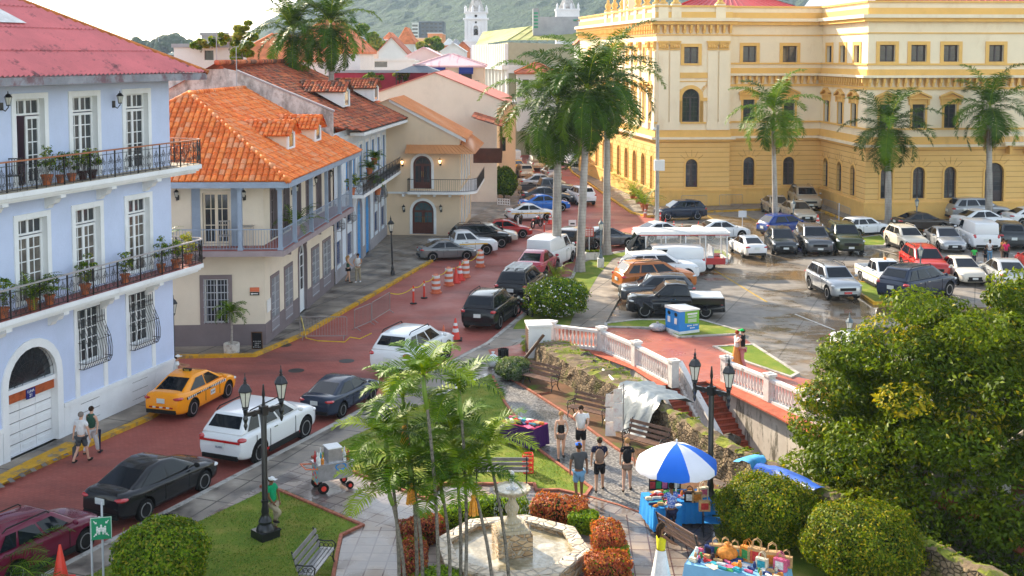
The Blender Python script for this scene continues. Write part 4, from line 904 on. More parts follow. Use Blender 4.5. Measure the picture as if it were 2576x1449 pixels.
pal=empty('palace',(0,0,0),0,'huge yellow neoclassical palace with ochre ground storey, cornices, pilasters and red roof','palace')
K=[Vector(p)for p in[(10.72,124.79,0)]]
A=Vector((13.26,107.95,0));dl=(K[0]-A).normalized()
pr0=A;pr1=A+Vector((6.9,.35,0));w0=pr1+Vector((.06,.45,0));inn=Vector((29.2,113.2,0));out=Vector((29.85,98.6,0));
w0=Vector((20.2,109.6,0));inn=Vector((29.1,110.4,0));far=Vector((62,101.2,0));la=A+dl*34
FP=Fac(pr0,pr1);FW=Fac(w0,inn);FR=Fac(out,inn);FO=Fac(out,far);FL=Fac(A,la)
def pband(F,u0,u1,z0,z1,pr,m,name,par=pal):b=F.mb();b.bx(u0,u1,-.05,pr,z0,z1);return b.build(name,m,par)
def brackets(F,u0,u1,z0,z1,pr,sp,m,name,par=pal,wdt=.2):
 b=F.mb();n=max(2,round((u1-u0)/sp))
 for i in range(n+1):
  u=u0+(u1-u0)*i/n;b.bx(u-wdt/2,u+wdt/2,0,pr*.6,z0,z1);b.bx(u-wdt/2,u+wdt/2,pr*.6,pr,z0+(z1-z0)*.45,z1)
  if i<n:q=(u1-u0)/n;surround(b,u+q*.32,u+q*.68,z0+.1,z1-.12,t=.05,pr=.05,m=0)
 return b.build(name,m,par)
def palwall(F,gops,mops,uops,gz=6.4,top=18.5,mid=True,e0=0,e1=0):
 b=F.mb();L=F.L
 wall(b,0,L,0,gz,gops,.35,1,1);wall(b,0,L,gz,top,mops+uops,.35,0,0)
 b.build('wall',[M_pal,M_rust],pal)
 pband(F,-e0*.12,L+e1*.12,0,1.45,.12,M_och,'plinth');pband(F,-e0*.2,L+e1*.2,1.45,1.6,.2,M_och,'plinth_moulding')
 pband(F,-e0*.1,L+e1*.1,6.35,7.15,.10,M_och,'ochre_band');pband(F,-e0*.45,L+e1*.45,6.3,6.5,.45,M_pal,'ledge');pband(F,-e0*.25,L+e1*.25,6.1,6.3,.25,M_och,'ledge_moulding');pband(F,-e0*.12,L+e1*.12,7.75,7.9,.16,M_och,'string_course')
 pband(F,-e0*.7,L+e1*.7,17.15,17.45,.7,M_pal,'cornice');pband(F,-e0*.5,L+e1*.5,16.85,17.15,.45,M_och,'cornice_moulding');pband(F,-e0*.1,L+e1*.1,17.45,18.0,.1,M_och,'ochre_band');pband(F,-e0*.2,L+e1*.2,18.45,18.6,.2,M_och,'parapet_coping')
 pband(F,-e0*.08,L+e1*.08,15.85,15.95,.1,M_och,'string_course')
 if mid:
  pband(F,-e0*.6,L+e1*.6,12.15,12.35,.6,M_pal,'cornice');pband(F,-e0*.1,L+e1*.1,12.35,12.85,.12,M_och,'ochre_band');pband(F,-e0*.15,L+e1*.15,13.2,13.35,.15,M_och,'string_course')
  pband(F,-e0*.12,L+e1*.12,11.15,11.35,.14,M_och,'string_course');brackets(F,0.1,L-.1,11.4,12.1,.45,.62,M_och,'bracket_row')
 for o in gops:
  door=o[2]<.5
  window(F,pal,*o[:4],2,4,M_pwin,M_glass,arch=True,leafs=2,ft=.1,name='arched_door' if door else 'arched_window',w=-.3,panel=2.2 if door else 0)
  b=F.mb();surround(b,*o[:4],t=.16,pr=.06,arch=True,bottom=not door);b.build('window_surround',M_och,pal)
  c=(o[0]+o[1])/2;b=F.mb()
  for k in(-2,-1,0,1,2):
   a=math.pi/2-k*.42;r0,r1=(o[1]-o[0])/2+.25,(o[1]-o[0])/2+.85;zc=o[3]-(o[1]-o[0])/2
   b.tube([(c+r0*math.cos(a),.01,zc+r0*math.sin(a)),(c+r1*math.cos(a),.01,zc+r1*math.sin(a))],.02,3)
  b.build('voussoir_joints',MATS['palace_joint'],pal)
 for o in uops:
  window(F,pal,*o[:4],2,3,M_pwin,M_glass,leafs=2,ft=.09,w=-.3);b=F.mb();surround(b,*o[:4],t=.3,pr=.08,bottom=True);b.build('window_surround',M_och,pal)
 for o in mops:
  if len(o)>4:
   window(F,pal,*o[:4],4,5,M_pwin,M_glass,arch=True,leafs=2,ft=.1,w=-.3);b=F.mb();surround(b,*o[:4],t=.35,pr=.1,arch=True);c=(o[0]+o[1])/2;zc=o[3]-(o[1]-o[0])/2
   b.bx(o[0]-1.0,o[0],0,.14,zc-.3,zc);b.bx(o[1],o[1]+1.0,0,.14,zc-.3,zc);surround(b,c-1.6,c+1.6,zc,o[3]+.65,t=.08,pr=.06);b.bx(c-1.9,c+1.9,0,.1,o[3]+1.0,o[3]+1.5)
   for s in(-1,1):
    for q in range(5):spiral(b,(c+s*(.95+.13*q),zc+.45+.2*q),.16,s,q,w=.04,rad=.03)
    b.bx(c+s*1.0-.15,c+s*1.0+.15,0,.1,o[2],zc-.3)
   b.build('window_surround',M_och,pal)
  else:
   window(F,pal,*o[:4],2,5,M_pwin,M_glass,leafs=2,ft=.08,w=-.3);b=F.mb();surround(b,*o[:4],t=.18,pr=.08,bottom=True);c=(o[0]+o[1])/2;h=(o[1]-o[0])/2+.45;z=o[3]+.45
   b.bx(c-h+.1,c+h-.1,0,.1,o[3]+.18,z);b.bx(c-h,c+h,0,.32,z,z+.1)
   for s in(-1,1):b.add([(c+s*h,0,z+.1),(c,0,z+.1+h*.42),(c,0,z+.25+h*.42),(c+s*h,0,z+.25),(c+s*h,.34,z+.1),(c,.34,z+.1+h*.42),(c,.34,z+.25+h*.42),(c+s*h,.34,z+.25)],[(0,1,2,3),(4,5,6,7),(0,1,5,4),(3,2,6,7)]);b.bx(c+s*h*.8-.08,c+s*h*.8+.08,0,.22,o[3]-.05,z)
   b.poly([(c-h+.1,.05,z+.1),(c+h-.1,.05,z+.1),(c,.05,z+.05+h*.42)]);b.build('window_pediment',M_och,pal)
mat('palace_joint',(.42,.22,.07),.9,var=0)
def oo(F,lst,arch=None,z=None):
 r=ops_px(F,lst);
 return[(*q[:2],*(z or q[2:4]),*((True,)if arch else()))for q in r]
palwall(FP,oo(FP,[(1725,1755,400,471)],1,(1.85,4.45)),oo(FP,[(1716,1760,226,318)],1,(7.9,10.95)),oo(FP,[(1721,1757,120,162)],0,(13.3,14.8)),mid=False,e0=1,e1=1)
palwall(FW,oo(FW,[(1870,1898,400,471),(1970,1999,400,471)],1,(1.85,4.5)),oo(FW,[(1869,1898,280,320),(1971,1999,280,320)],0,(7.9,9.9)),oo(FW,[(1869,1903,120,158),(1969,2005,120,158)],0,(13.4,14.9)))
palwall(FR,oo(FR,[(2072,2084,400,470),(2106,2118,410,478),(2140,2152,415,490)],1,(1.85,4.5)),oo(FR,[(2075,2087,265,320),(2109,2121,268,325),(2143,2156,270,330)],0,(7.9,9.9)),oo(FR,[(2081,2094,120,158),(2115,2128,118,157),(2150,2164,118,158)],0,(13.4,14.9)))
goR=[(2216,2246,410,498),(2297,2327,410,498),(2376,2406,410,498)]
palwall(FO,oo(FO,goR,1,(1.9,4.6))+[(*oo(FO,[(2478,2526,410,535)],1)[0][:2],.3,4.9,True)]+[(q,q+1.0,1.9,4.6,True)for q in(14.2,17,20,23,26)],oo(FO,[(2213,2243,272,332),(2295,2327,272,332),(2375,2406,272,332)],0,(7.9,9.9))+[(q,q+1.0,7.9,9.9)for q in(14.2,17,20,23,26)],oo(FO,[(2213,2252,114,159),(2292,2331,114,159),(2374,2412,114,159),(2488,2525,114,159)],0,(13.5,14.9))+[(q,q+1.3,13.5,14.9)for q in(14.2,17,20,23,26)],e0=1)
lg=[(.9,1.7),(3.6,5.0),(6.9,8.3),(10.2,11.6),(13.6,14.8),(17,18),(20.5,21.5),(24,25),(28,29)]
palwall(FL,[(a,c,.2 if c-a>1.3 else 1.6,4.7,True)for a,c in lg],[(a+.15,a+.95,7.9,10.6)for a,c in lg],[(a+.2,a+.9,13.3,14.8)for a,c in lg],mid=False,e0=1)
def pil(F,u,wd=.85):
 b=F.mb();b.bx(u-wd/2,u+wd/2,0,.16,7.9,14.4);b.bx(u-wd/2-.08,u+wd/2+.08,0,.2,7.15,7.9);b.build('pilaster',M_pal,pal)
 b=F.mb();b.bx(u-wd/2,u+wd/2,0,.2,14.7,15.2);b.bx(u-wd/2-.1,u+wd/2+.1,0,.3,15.2,15.35);b.bx(u-wd/2-.03,u+wd/2+.03,0,.2,14.55,14.65)
 for k in range(4):b.ball((u-wd/2+.12+k*(wd-.24)/3,.2,14.85),(.12,.1,.16),n=6,k=4)
 for s in(-1,1):spiral(b,(u+s*wd*.42,15.08),.14,s,0,w=.28,rad=.04)
 b.build('capital',M_och,pal)
for u in(.65,1.7,FP.L-1.7,FP.L-.65):pil(FP,u,.9)
for u in(.5,2.6,5.9,9.2,12.6,15.9,19.2,22.7):pil(FL,u,.8)
brackets(FP,.1,FP.L-.1,16.05,16.8,.45,.62,M_och,'bracket_row');brackets(FL,.1,FL.L,16.05,16.8,.45,.62,M_och,'bracket_row')
for F_,us in((FP,(.6,1.8,FP.L-1.0)),(FL,(.5,4,7.3,10.5,13.5,17,20))):
 for u in us:
  b=F_.mb();b.bx(u-.45,u+.45,-.5,.16,17.45,18.75);b.build('pedestal',M_pal,pal);c=F_.P(u,-.15,0)
  b=MB();b.lathe([(.42,18.75),(.42,18.85),(.2,19.0),(.34,19.25),(.3,19.5),(.12,19.7),(.16,19.85),(.02,20.15)],(c.x,c.y,0),8);b.build('finial',M_och,pal,smooth=True)
for u in(10.5,12.2):
 c=FL.P(u,-.6,0);b=MB();b.box((c.x,c.y,19.2),(1.3,1.3,2.6));b.box((c.x,c.y,20.5),(1.6,1.6,.25));b.lathe([(.4,20.6),(.55,21.2),(.3,21.8)],(c.x,c.y,0),8);b.build('turret',M_pal,pal)
b=MB();zt=18.4
b.poly([(*A[:2],zt),(*pr1[:2],zt),(*w0[:2],zt),(*inn[:2],zt),(*out[:2],zt),(*far[:2],zt),(62,150,zt),(la.x,150,zt),(*la[:2],zt)])
b.quad((*pr1[:2],0),(*w0[:2],0),(*w0[:2],18.5),(*pr1[:2],18.5));b.quad((*w0[:2],0),(w0.x+.01,w0.y,0),(w0.x+.01,w0.y,18.5),(*w0[:2],18.5));b.build('parapet_roof',M_pal,pal)
def hip4(x0,x1,y0,y1,z,r,h,m,par,name='roof'):
 b=MB();q=[(x0,y0,z),(x1,y0,z),(x1,y1,z),(x0,y1,z)];t=[(x0+r,y0+r,z+h),(x1-r,y0+r,z+h),(x1-r,y1-r,z+h),(x0+r,y1-r,z+h)]
 for i in range(4):b.quad(q[i],q[(i+1)%4],t[(i+1)%4],t[i])
 for i in range(4):
  p0,p1,t0,t1=map(Vector,(q[i],q[(i+1)%4],t[i],t[(i+1)%4]))
  n=int((p1-p0).length/.6)
  for k in range(n+1):b.tube([p0.lerp(p1,k/n)+Vector((0,0,.03)),t0.lerp(t1,k/n)+Vector((0,0,.03))],.035,3)
 b.poly(t);return b.build(name,m,par)
hip4(15.5,27.5,112,126,18.5,5.5,2.2,M_prsh,pal);hip4(33,60,103,120,18.5,6,2.6,M_prsh,pal)
b=MB();a0=Vector((27.5,111,18.5));b.poly([(28,113,18.7),(33,107,18.7),(35,114,21.3),(31,120,20.6)]);b.build('grey_roof',mat('grey_metal_roof',(.42,.42,.45),.35,.3,var=.1),pal)
u0,_=FO.hit(2512,360);b=FO.mb();b.bx(u0,u0+6,0,1.2,6.45,6.65);bb=b.build('balcony',M_pal,pal)
M,L=segM(FO.P(u0,1.15,0),FO.P(u0+6,1.15,0));plainrail(M,L,.9,6.65,bb,M_bwhite,sp=.16)
for q in(0.6,2.2):b=FO.mb();b.bx(u0+q,u0+q+.25,0,.8,5.7,6.45);b.build('bracket',M_och,pal)
u0,_=FO.hit(2500,530);b=FO.mb();b.bx(u0-1.6,u0+1.6,0,.9,0.1,.34);b.bx(u0-1.4,u0+1.4,0,.5,.34,.5);b.build('doorstep',M_kerb,pal)
W=mat;WH=W('town_white',(.66,.65,.63),.85,var=.06,vs=.3);PK=W('town_pink',(.66,.50,.48),.85,var=.05,vs=.3);RT=W('town_red_tile',(.46,.14,.075),.8,var=.3,vs=1.2);OT=W('town_orange_tile',(.60,.19,.08),.8,var=.25,vs=1)
PKR=stains(W('pale_pink_roof',(.66,.42,.43),.5,var=.08,vs=.4),(.5,.2,.26),.6,.55,.6,(3,.1,1),.8);CRM=W('town_cream',(.66,.52,.40),.85,var=.05,vs=.3);GRY=W('town_grey',(.32,.33,.35),.7,var=.15,vs=.4);MAR=W('maroon_wall',(.36,.035,.06),.6,var=.08)
farhouse('pink_roofed_house','peach house with pale pink hipped roof and two navy awnings above tall windows',1045,1216,165,150,10,CRM,PKR,1.5,[(1094,1116,180,200),(1160,1187,180,222)],kindroof='hip',yb=300)
for x0,x1 in((1084,1121),(1155,1191)):
 a=atY(x0,166,149.9);c=atY(x1,182,149.9);g=MB();g.poly([(a.x,149.9,a.z),(c.x,149.9,a.z),(c.x,148.9,c.z),(a.x,148.9,c.z)]);g.poly([(a.x,148.9,c.z),(c.x,148.9,c.z),(c.x,148.9,c.z-.2),(a.x,148.9,c.z-.2)]);tag(g.build('awning',W('navy_canvas',(.02,.03,.16),.8,var=0)),('left','right')[x0>1100]+' navy awning over a tall window of the pink-roofed house','awning','navy awnings')
a=atY(1188,203,149);c=atY(1206,222,149);M,L=segM((a.x-1,149,0),(c.x,149,0));plainrail(M,L,1.0,c.z,bpy.data.objects['pink_roofed_house'],M_black,sp=.2)
farhouse('gable_house','small white gabled house end with dark red roof edge, in the far old town',940,1030,140,210,12,WH,RT,3.3,yb=200)
farhouse('pink_gable_house','pink gabled wall with low roof beside the white gabled house',1025,1108,140,175,10,PK,PKR,1.2,yb=200)
farhouse('terrace_house','flat white roof-terrace house with a wide brown shuttered opening',895,1042,152,165,10,WH,WH,0,[(942,974,141+14,157+12)],kindroof='flat',yb=215)
farhouse('terrace_house','beige upper block with flat roof behind the white roof terrace',893,941,128,180,6,CRM,CRM,0,kindroof='flat',yb=190)
farhouse('maroon_building','long low maroon parapet building behind the shuttered house roof',832,1076,182,128,6,MAR,GRY,0,kindroof='flat',yb=260)
farhouse('white_block','white rooftop block with a pale door on the skyline at left',437,584,118,92,5,WH,GRY,0,[(514,537,127,151)],kindroof='flat',yb=190)
farhouse('grey_plant_room','small grey rooftop plant room with pipes on the skyline left of the creeper',507,572,88,120,4,GRY,GRY,0,kindroof='flat',yb=120)
b=MB()
for k in range(4):a=atY(545+k*6,96,119.5);b.tube([(a.x,119.5,a.z-1),(a.x,119.5,a.z),(a.x+.5,119.5,a.z)],.06,4)
b.build('pipe',WH,[o for o in bpy.data.objects if o.name.startswith('grey_plant_room')][0])
farhouse('orange_roofed_house','low house with wide orange tiled roof behind the creeper-covered post',575,770,150,115,14,WH,OT,2.6,kindroof='hip',yb=190)
farhouse('orange_roofed_house','house with steep orange tiled roof behind the pair of tall palms',720,905,130,135,14,WH,OT,4.2,kindroof='hip',yb=190)
farhouse('grey_tower_block','dark grey and white modern apartment block below the hill',1052,1116,54,620,20,W('slate_cladding',(.07,.085,.11),.5,var=.3,vs=.15),GRY,0,[(1060+i*11,1067+i*11,58+j*9,62+j*9)for i in range(5)for j in range(4)],kindroof='flat',yb=140)
farhouse('apartment_block','white balcony side of the dark grey apartment block',1036,1053,58,619,12,WH,WH,0,[(1037,1051,62+j*9,67+j*9)for j in range(5)],kindroof='flat',yb=140)
farhouse('orange_block','flat-roofed orange and yellow block in front of the dark grey apartment block',1076,1113,84,420,20,W('town_orange',(.62,.25,.10),.8,var=.05),WH,0,kindroof='flat',yb=160)
farhouse('yellow_block','low yellow block with small windows beside the orange block',1032,1078,97,415,20,W('town_yellow',(.68,.47,.22),.8,var=.05),CRM,0,[(1042+i*9,1046+i*9,104,112)for i in range(4)],kindroof='flat',yb=160)
farhouse('red_roofed_house','distant house with bright red tiled roof right of the white gable',1000,1040,108,260,10,WH,OT,3.5,kindroof='hip',yb=160)
farhouse('brick_house','small brick-red house beside the foot of the church tower',1148,1180,120,300,10,OT,RT,1.5,kindroof='gable',yb=170)
farhouse('white_vault_house','low white rounded roof house left of the church tower',1110,1170,128,230,10,WH,WH,1.5,kindroof='gable',yb=190)
rng=random.Random(5)
nms=['cream','white','ochre','pink','grey','yellow','sandy','pale blue','rosy','ivory','faded orange','brown','tan']
cols=[CRM,WH,MATS['town_yellow'],PK,GRY,MATS['town_yellow'],CRM,WH,PK,CRM,OT,RT,CRM]
xs=[(862,905,112),(900,935,106),(930,970,118),(955,1000,104),(985,1020,112),(1008,1045,102),(890,915,122),(912,944,98),(966,992,96),(1020,1036,96),(1116,1140,112),(1130,1160,118),(1098,1124,122)]
whr=['at the left edge of the far rooftops behind the palms','next to the green rooftop dome of leaves','above the white gabled house','low on the skyline under the hill','right above the red tiled roof','just left of the tower block','half hidden above the beige upper block','beneath the wooded hill, in a row of pale roofs','small and high under the hill slope','touching the left of the tower block','right of the orange block','between orange block and church tower','in front of the orange block']
for i,(x0,x1,yt)in enumerate(xs):
 farhouse('distant_house',f'tiny {nms[i]} house {whr[i]}',x0,x1,yt,300+rng.random()*100,12,cols[i],[OT,RT,WH,GRY][i%4],2.0 if i%3 else 0,[(x0+5+k*8,x0+9+k*8,yt+5,yt+10)for k in range(int((x1-x0-8)/8))],kindroof='hip' if i%3 else 'flat',yb=170,ov=.2)
a=atY(1027,200,125);g=MB();q=2.6;zt=atY(1060,182,125).z
g.add([(a.x-q+1.2,123,zt),(a.x+q+1.2,123,zt),(a.x+q+1.2,127,zt),(a.x-q+1.2,127,zt),(a.x+.6,124.4,zt+.75),(a.x+1.8,124.4,zt+.75),(a.x+1.8,125.6,zt+.75),(a.x+.6,125.6,zt+.75)],[(0,1,5,4),(1,2,6,5),(2,3,7,6),(3,0,4,7)])
g.box((a.x+1.2,125,zt+.85),(1.3,1.3,.06));e=empty('gazebo',(0,0,0),0,'grey-roofed garden gazebo on a roof terrace behind the gable','gazebo');g.build('roof',W('slate_grey_canopy',(.10,.12,.15),.5),e)
for dx in(-2.3,2.3):
 for dy in(-1.8,1.8):g=MB();g.tube([(a.x+1.2+dx,125+dy,zt-3.2),(a.x+1.2+dx,125+dy,zt)],.06,5);g.build('post',M_black,e)
def tower(px,Y,label):
 s=Y/2950;c=atY(px,60,Y);e=empty('church_tower',(c.x,Y,0),0,label,'church tower','white church towers');z=lambda y:atY(px,y,Y).z;hw=29*s
 M_tw=W('whitewashed_tower',(.72,.71,.72),.85,var=.05,vs=.4)
 b=MB();b.bx(-hw,hw,-hw,hw,-3,z(104));b.bx(-hw*1.08,hw*1.08,-hw*1.08,hw*1.08,z(106),z(102));
 ow=6*s;zb_,zt_=z(89),z(65)
 Mf=Matrix(((1,0,0,0),(0,-1,0,-hw*.94),(0,0,1,0),(0,0,0,1)));b.M=Mf;wall(b,-hw*.94,hw*.94,z(102),z(50),[(-ow,ow,zb_,zt_,True)],.6,0,0);surround(b,-ow,ow,zb_,zt_,t=.5,pr=.2,arch=True)
 for s_ in(-1,1):b.bx(s_*hw*.86-.35,s_*hw*.86+.35,0,.3,z(102),z(50));b.bx(s_*hw*.6-.3,s_*hw*.6+.3,0,.25,z(102),z(50))
 b.M=None;b.bx(-hw*.94,hw*.94,-hw*.9+.7,hw*.94,z(102),z(50));b.bx(-hw*1.1,hw*1.1,-hw*1.1,hw*1.1,z(50),z(46));b.bx(-hw*.9,hw*.9,-hw*.9,hw*.9,z(46),z(33));b.bx(-hw*1.02,hw*1.02,-hw*1.02,hw*1.02,z(33),z(30))
 b.build('shaft',M_tw,e)
 g=MB();g.ball((0,-hw*.94,z(78)),(ow*.7,.5,ow*.9),n=8,k=5);g.lathe([(ow*.75,z(88)),(ow*.5,z(80)),(ow*.3,z(76))],(0,-hw*.8,0),8);g.build('bell',W('bronze_bell',(.05,.045,.035),.5,.6),e)
 for y,r in((57,2.2),(41,3)):g=MB();g.bx(-r*s,r*s,-hw*.94-.12 if y>50 else-hw*.9-.1,-hw*.85,z(y+r),z(y-r));g.build('window',M_wint,e)
 g=MB();g.lathe([(hw*.78,z(30)),(hw*.68,z(20)),(hw*.5,z(6)),(hw*.25,z(-14)),(hw*.08,z(-32)),(.05,z(-40))],(0,0,0),8,ph=math.pi/8);g.build('spire',stains(W('shell_spire',(.50,.47,.44),.7,var=.2,vs=.8),(.25,.22,.2),.7,.5,.65),e)
 for i in(-1,-.33,.33,1):
  for j in(-1,1):
   g=MB();g.lathe([(1.0*s*3,z(30)),(.8*s*3,z(22)),(1.1*s*3,z(21)),(.4*s*3,z(17)),(.1,z(14))],(i*hw*.9,j*hw*.9,0),6);g.build('pinnacle',M_tw,e)
tower(1198,330,'white church bell tower with stone spire in front of the hill');tower(1427,330,'second white church tower, only its top showing above the grey plant box')if False else None
c=atY(1427,20,340)
def tower2():
 Y=340;s=Y/2950;e=empty('church_tower',(c.x,Y,0),0,'white church tower top showing above the grey rooftop plant box','church tower','white church towers');z=lambda y:atY(1427,y,Y).z;hw=29*s;M_tw=MATS['whitewashed_tower']
 b=MB();b.bx(-hw,hw,-hw,hw,-3,z(27));b.bx(-hw*1.06,hw*1.06,-hw*1.06,hw*1.06,z(27),z(23));b.build('shaft',M_tw,e)
 g=MB();g.lathe([(hw*.78,z(23)),(hw*.68,z(14)),(hw*.45,z(0)),(hw*.2,z(-20)),(.05,z(-34))],(0,0,0),8,ph=math.pi/8);g.build('spire',MATS['shell_spire'],e)
 for i in(-1,-.33,.33,1):g=MB();g.lathe([(3*s,z(23)),(2.4*s,z(16)),(3.3*s,z(15)),(1.2*s,z(11)),(.1,z(8))],(i*hw*.9,-hw*.9,0),6);g.build('pinnacle',M_tw,e)
tower2()
M_gr=stains(W('green_sheet_roof',(.34,.33,.11),.6,var=.12,vs=.5),(.14,.19,.02),.25,.52,.62);M_slat=W('white_slats',(.66,.66,.62),.7,var=.04)
e=empty('green_roofed_building',(0,0,0),0,'large building with mossy green metal roof, white slatted wall and rooftop plant box','building');Y=172
p=[atY(x,y,Yq)for x,y,Yq in((1196,114,185),(1278,101,165),(1390,101,165),(1500,108,165),(1500,62,178),(1334,66,182),(1215,80,194))]
g=MB();g.poly([p[0],p[1],p[5],p[6]]);g.poly([p[1],p[2],p[3],p[4],p[5]]);
for k in range(9):g.tube([p[1].lerp(p[3],k/9)+Vector((0,0,.05)),p[5].lerp(p[4],k/9)+Vector((0,0,.05))],.07,4)
g.build('roof',M_gr,e)
q=[Vector((v.x,v.y,0))for v in p[:4]];zt=p[1].z-.3;g=MB()
for a,c_,t0,t1 in((q[0],q[1],p[0].z-.3,zt),(q[1],q[3],zt,p[3].z-.3)):g.quad((a.x,a.y,0),(c_.x,c_.y,0),(c_.x,c_.y,t1),(a.x,a.y,t0))
g.build('wall',W('olive_wall',(.36,.35,.24),.8,var=.05),e)
Fg=Fac(q[0],q[1]);g=Fg.mb();z1=atY(1278,163,165).z
for i in range(19):u=Fg.L*i/18;g.bx(u-.25,u+.12,0,.5,z1,zt-.2)
g.bx(0,Fg.L,0,.25,z1,zt-.2);g.build('slatted_wall',M_slat,e)
g=Fg.mb();z2=atY(1278,175,165).z;g.bx(-.5,Fg.L+.5,0,1.0,z2,z1);g.bx(-.3,Fg.L+.3,0,.3,0,z2);
for i in range(10):u=.6+Fg.L*i/10;g.bx(u,u+.35,.3,.6,z2-4,z2)
g.bx(-.3,Fg.L+.3,0,.9,z2-4.4,z2-4);g.build('colonnade',M_slat,e)
Fh=Fac(q[1],q[3]);g=Fh.mb();g.bx(0,Fh.L,0,.4,z2-.5,z1);g.build('band',M_slat,e)
a=atY(1355,72,170);c_=atY(1455,42,170);g=MB();g.bx(a.x,c_.x,170,176,a.z-1,c_.z);g.bx(a.x-.8,a.x,170,174,a.z-1,c_.z+1.2);g.build('plant_box',GRY,e)
g=MB()
for i in range(5):g.bx(a.x-.7,a.x-.1,169.9,170,a.z+.1+i*.5,a.z+.35+i*.5)
g.tube([(a.x+5,169.8,a.z+1.2),(a.x+9.5,169.8,a.z+1.2),(a.x+9.5,169.8,a.z-1)],.12,5);g.build('duct',W('green_pipe',(.03,.25,.13),.5),e)
farhouse('red_edged_house','white sloping wall with red roof edge between green roof and palace',1455,1530,104,150,10,WH,RT,2.2,kindroof='gable',yb=230)
farhouse('street_house','low house with weathered tiled roof behind the big palm',1300,1400,182,155,9,WH,RT,1.3,[(1315,1330,200,230),(1350,1365,200,230)],kindroof='hip',yb=330)
farhouse('narrow_street_house','narrow pale house beyond the blank gable, with small red balcony door',1252,1297,262,128,14,CRM,GRY,0,[(1262,1272,345,380)],kindroof='flat')
farhouse('street_end_house','pale houses closing the far end of the street between the palms',1290,1420,300,196,8,CRM,RT,2.5,[(1300+i*22,1310+i*22,s,s+22)for i in range(5)for s in(318,355)],kindroof='hip')
def hill():
 nx,ny=300,80;xs=np.linspace(-950,2100,nx);ys=np.linspace(1300,2400,ny);rng=np.random.default_rng(4)
 crest=[(-950,8),(-560,14),(-470,40),(-385,75),(-330,112),(-200,145),(0,190),(300,220),(700,190),(1200,150),(2100,90)]
 V=[]
 def sm(n):
  a=rng.normal(0,1,(n,n));return a
 g1=rng.normal(0,1,(60,200));g2=rng.normal(0,1,(ny,nx))
 for j,y in enumerate(ys):
  t=(j/(ny-1));prof=min(1,t*1.7)**.8
  for i,x in enumerate(xs):
   x_=x/(y/1950);h=np.interp(x_,[c[0]for c in crest],[c[1]for c in crest])*prof
   a=g1[int(j*.7)%60,int(i*.6)%200]*3*prof+g2[j,i]*2.2*prof+18*prof*math.sin(x*.011+y*.004)*math.sin(y*.009)
   V.append((x,y,-3+h+a*min(1,h/30)))
 F_=[(j*nx+i,j*nx+i+1,(j+1)*nx+i+1,(j+1)*nx+i)for j in range(ny-1)for i in range(nx-1)]
 b=MB();b.v=V;b.f=F_;b.mi=[0]*len(F_);m=mat('forest_hillside',(.010,.030,.010),.95,var=.6,vs=.05,col2=(.045,.085,.022),bump=1.0,bs=.2,det=8,pos=(.3,.7))
 m.node_tree.nodes['Bump'].inputs['Distance'].default_value=8
 tag(b.build('hill',m),kind='structure')
hill()
b=MB();rng=random.Random(3)
for i in range(170):
 x=340+i*1.75+rng.uniform(-2,2);yt=97+10*math.sin(i*.09)+rng.uniform(-4,5)if x<560 else 121+rng.uniform(-1.5,1.5)
 p_=atY(x,yt+6,900+rng.uniform(-30,30));r=rng.uniform(2.2,4.2);b.ball((p_.x,p_.y,p_.z-r*.3),(r,r,r),n=7,k=5);b.ball((p_.x,p_.y,p_.z-r*1.5),(r*1.2,r,r*1.3),n=6,k=4)
tag(b.build('distant_trees',MATS['forest_hillside']),'line of hazy distant trees on the skyline at left','tree line',kind='stuff')
b=MB();b.bx(-420,-60,905,1000,-3.4,14.5);b.v=[(x,y,z if z<0 else z)for x,y,z in b.v];tag(b.build('shore',M_far),kind='structure')
for x,yt,lb in((544,72,'thin dark radio mast rising from the old tiled roof at left'),(398,49,'faint distant mast on the left skyline'),(594,118,'slim pale aerial mast on the stained parapet')):
 Y={544:75,398:880,594:69}[x];a=atY(x,yt,Y);b=MB();b.tube([(a.x,Y,a.z-(5 if Y<100 else 22)),(a.x,Y,a.z)],.03 if Y<100 else .25,5);b.tube([(a.x-.3,Y,a.z-.6),(a.x+.3,Y,a.z-.6)],.02 if Y<100 else .15,4);tag(b.build('mast',GRY),lb,'mast')
b=MB();b.bx(-4000,5000,-150,5200,-4.4,245)
hz=b.build('haze',[bpy.data.materials.new('haze_air')]);tag(hz,'thin pale haze in the air towards the hill','haze',kind='stuff')
m=hz.data.materials[0];m.use_nodes=True;t=m.node_tree;t.nodes.remove(t.nodes['Principled BSDF']);vp=N(t,'ShaderNodeVolumePrincipled');vp.inputs['Color'].default_value=(.66,.82,1,1);vp.inputs['Density'].default_value=.00014;vp.inputs['Anisotropy'].default_value=0
t.links.new(vp.outputs[0],t.nodes['Material Output'].inputs['Volume'])
def paint(name,c,metal=.0,rough=.2):
 return mat('car_paint_'+name,c,rough,metal,var=0,coat=.45,spec=.2)
PC=dict(black=(.012,.012,.014),navy=(.02,.03,.055),white=(.72,.73,.74),silver=(.40,.41,.42),grey=(.10,.105,.115),dgrey=(.055,.06,.065),beige=(.46,.40,.31),cream=(.60,.55,.46),maroon=(.13,.008,.03),red=(.42,.025,.02),orange=(.95,.33,.01),blue=(.02,.14,.50),dblue=(.01,.04,.20),green=(.04,.05,.022),brown=(.06,.045,.035),rust=(.42,.13,.03),ggrey=(.20,.20,.20),pink=(.40,.05,.08),yellow=(.80,.45,.03))
for k,c in PC.items():paint(k,c,.35 if k in('silver','grey','ggrey','beige','dgrey')else 0)
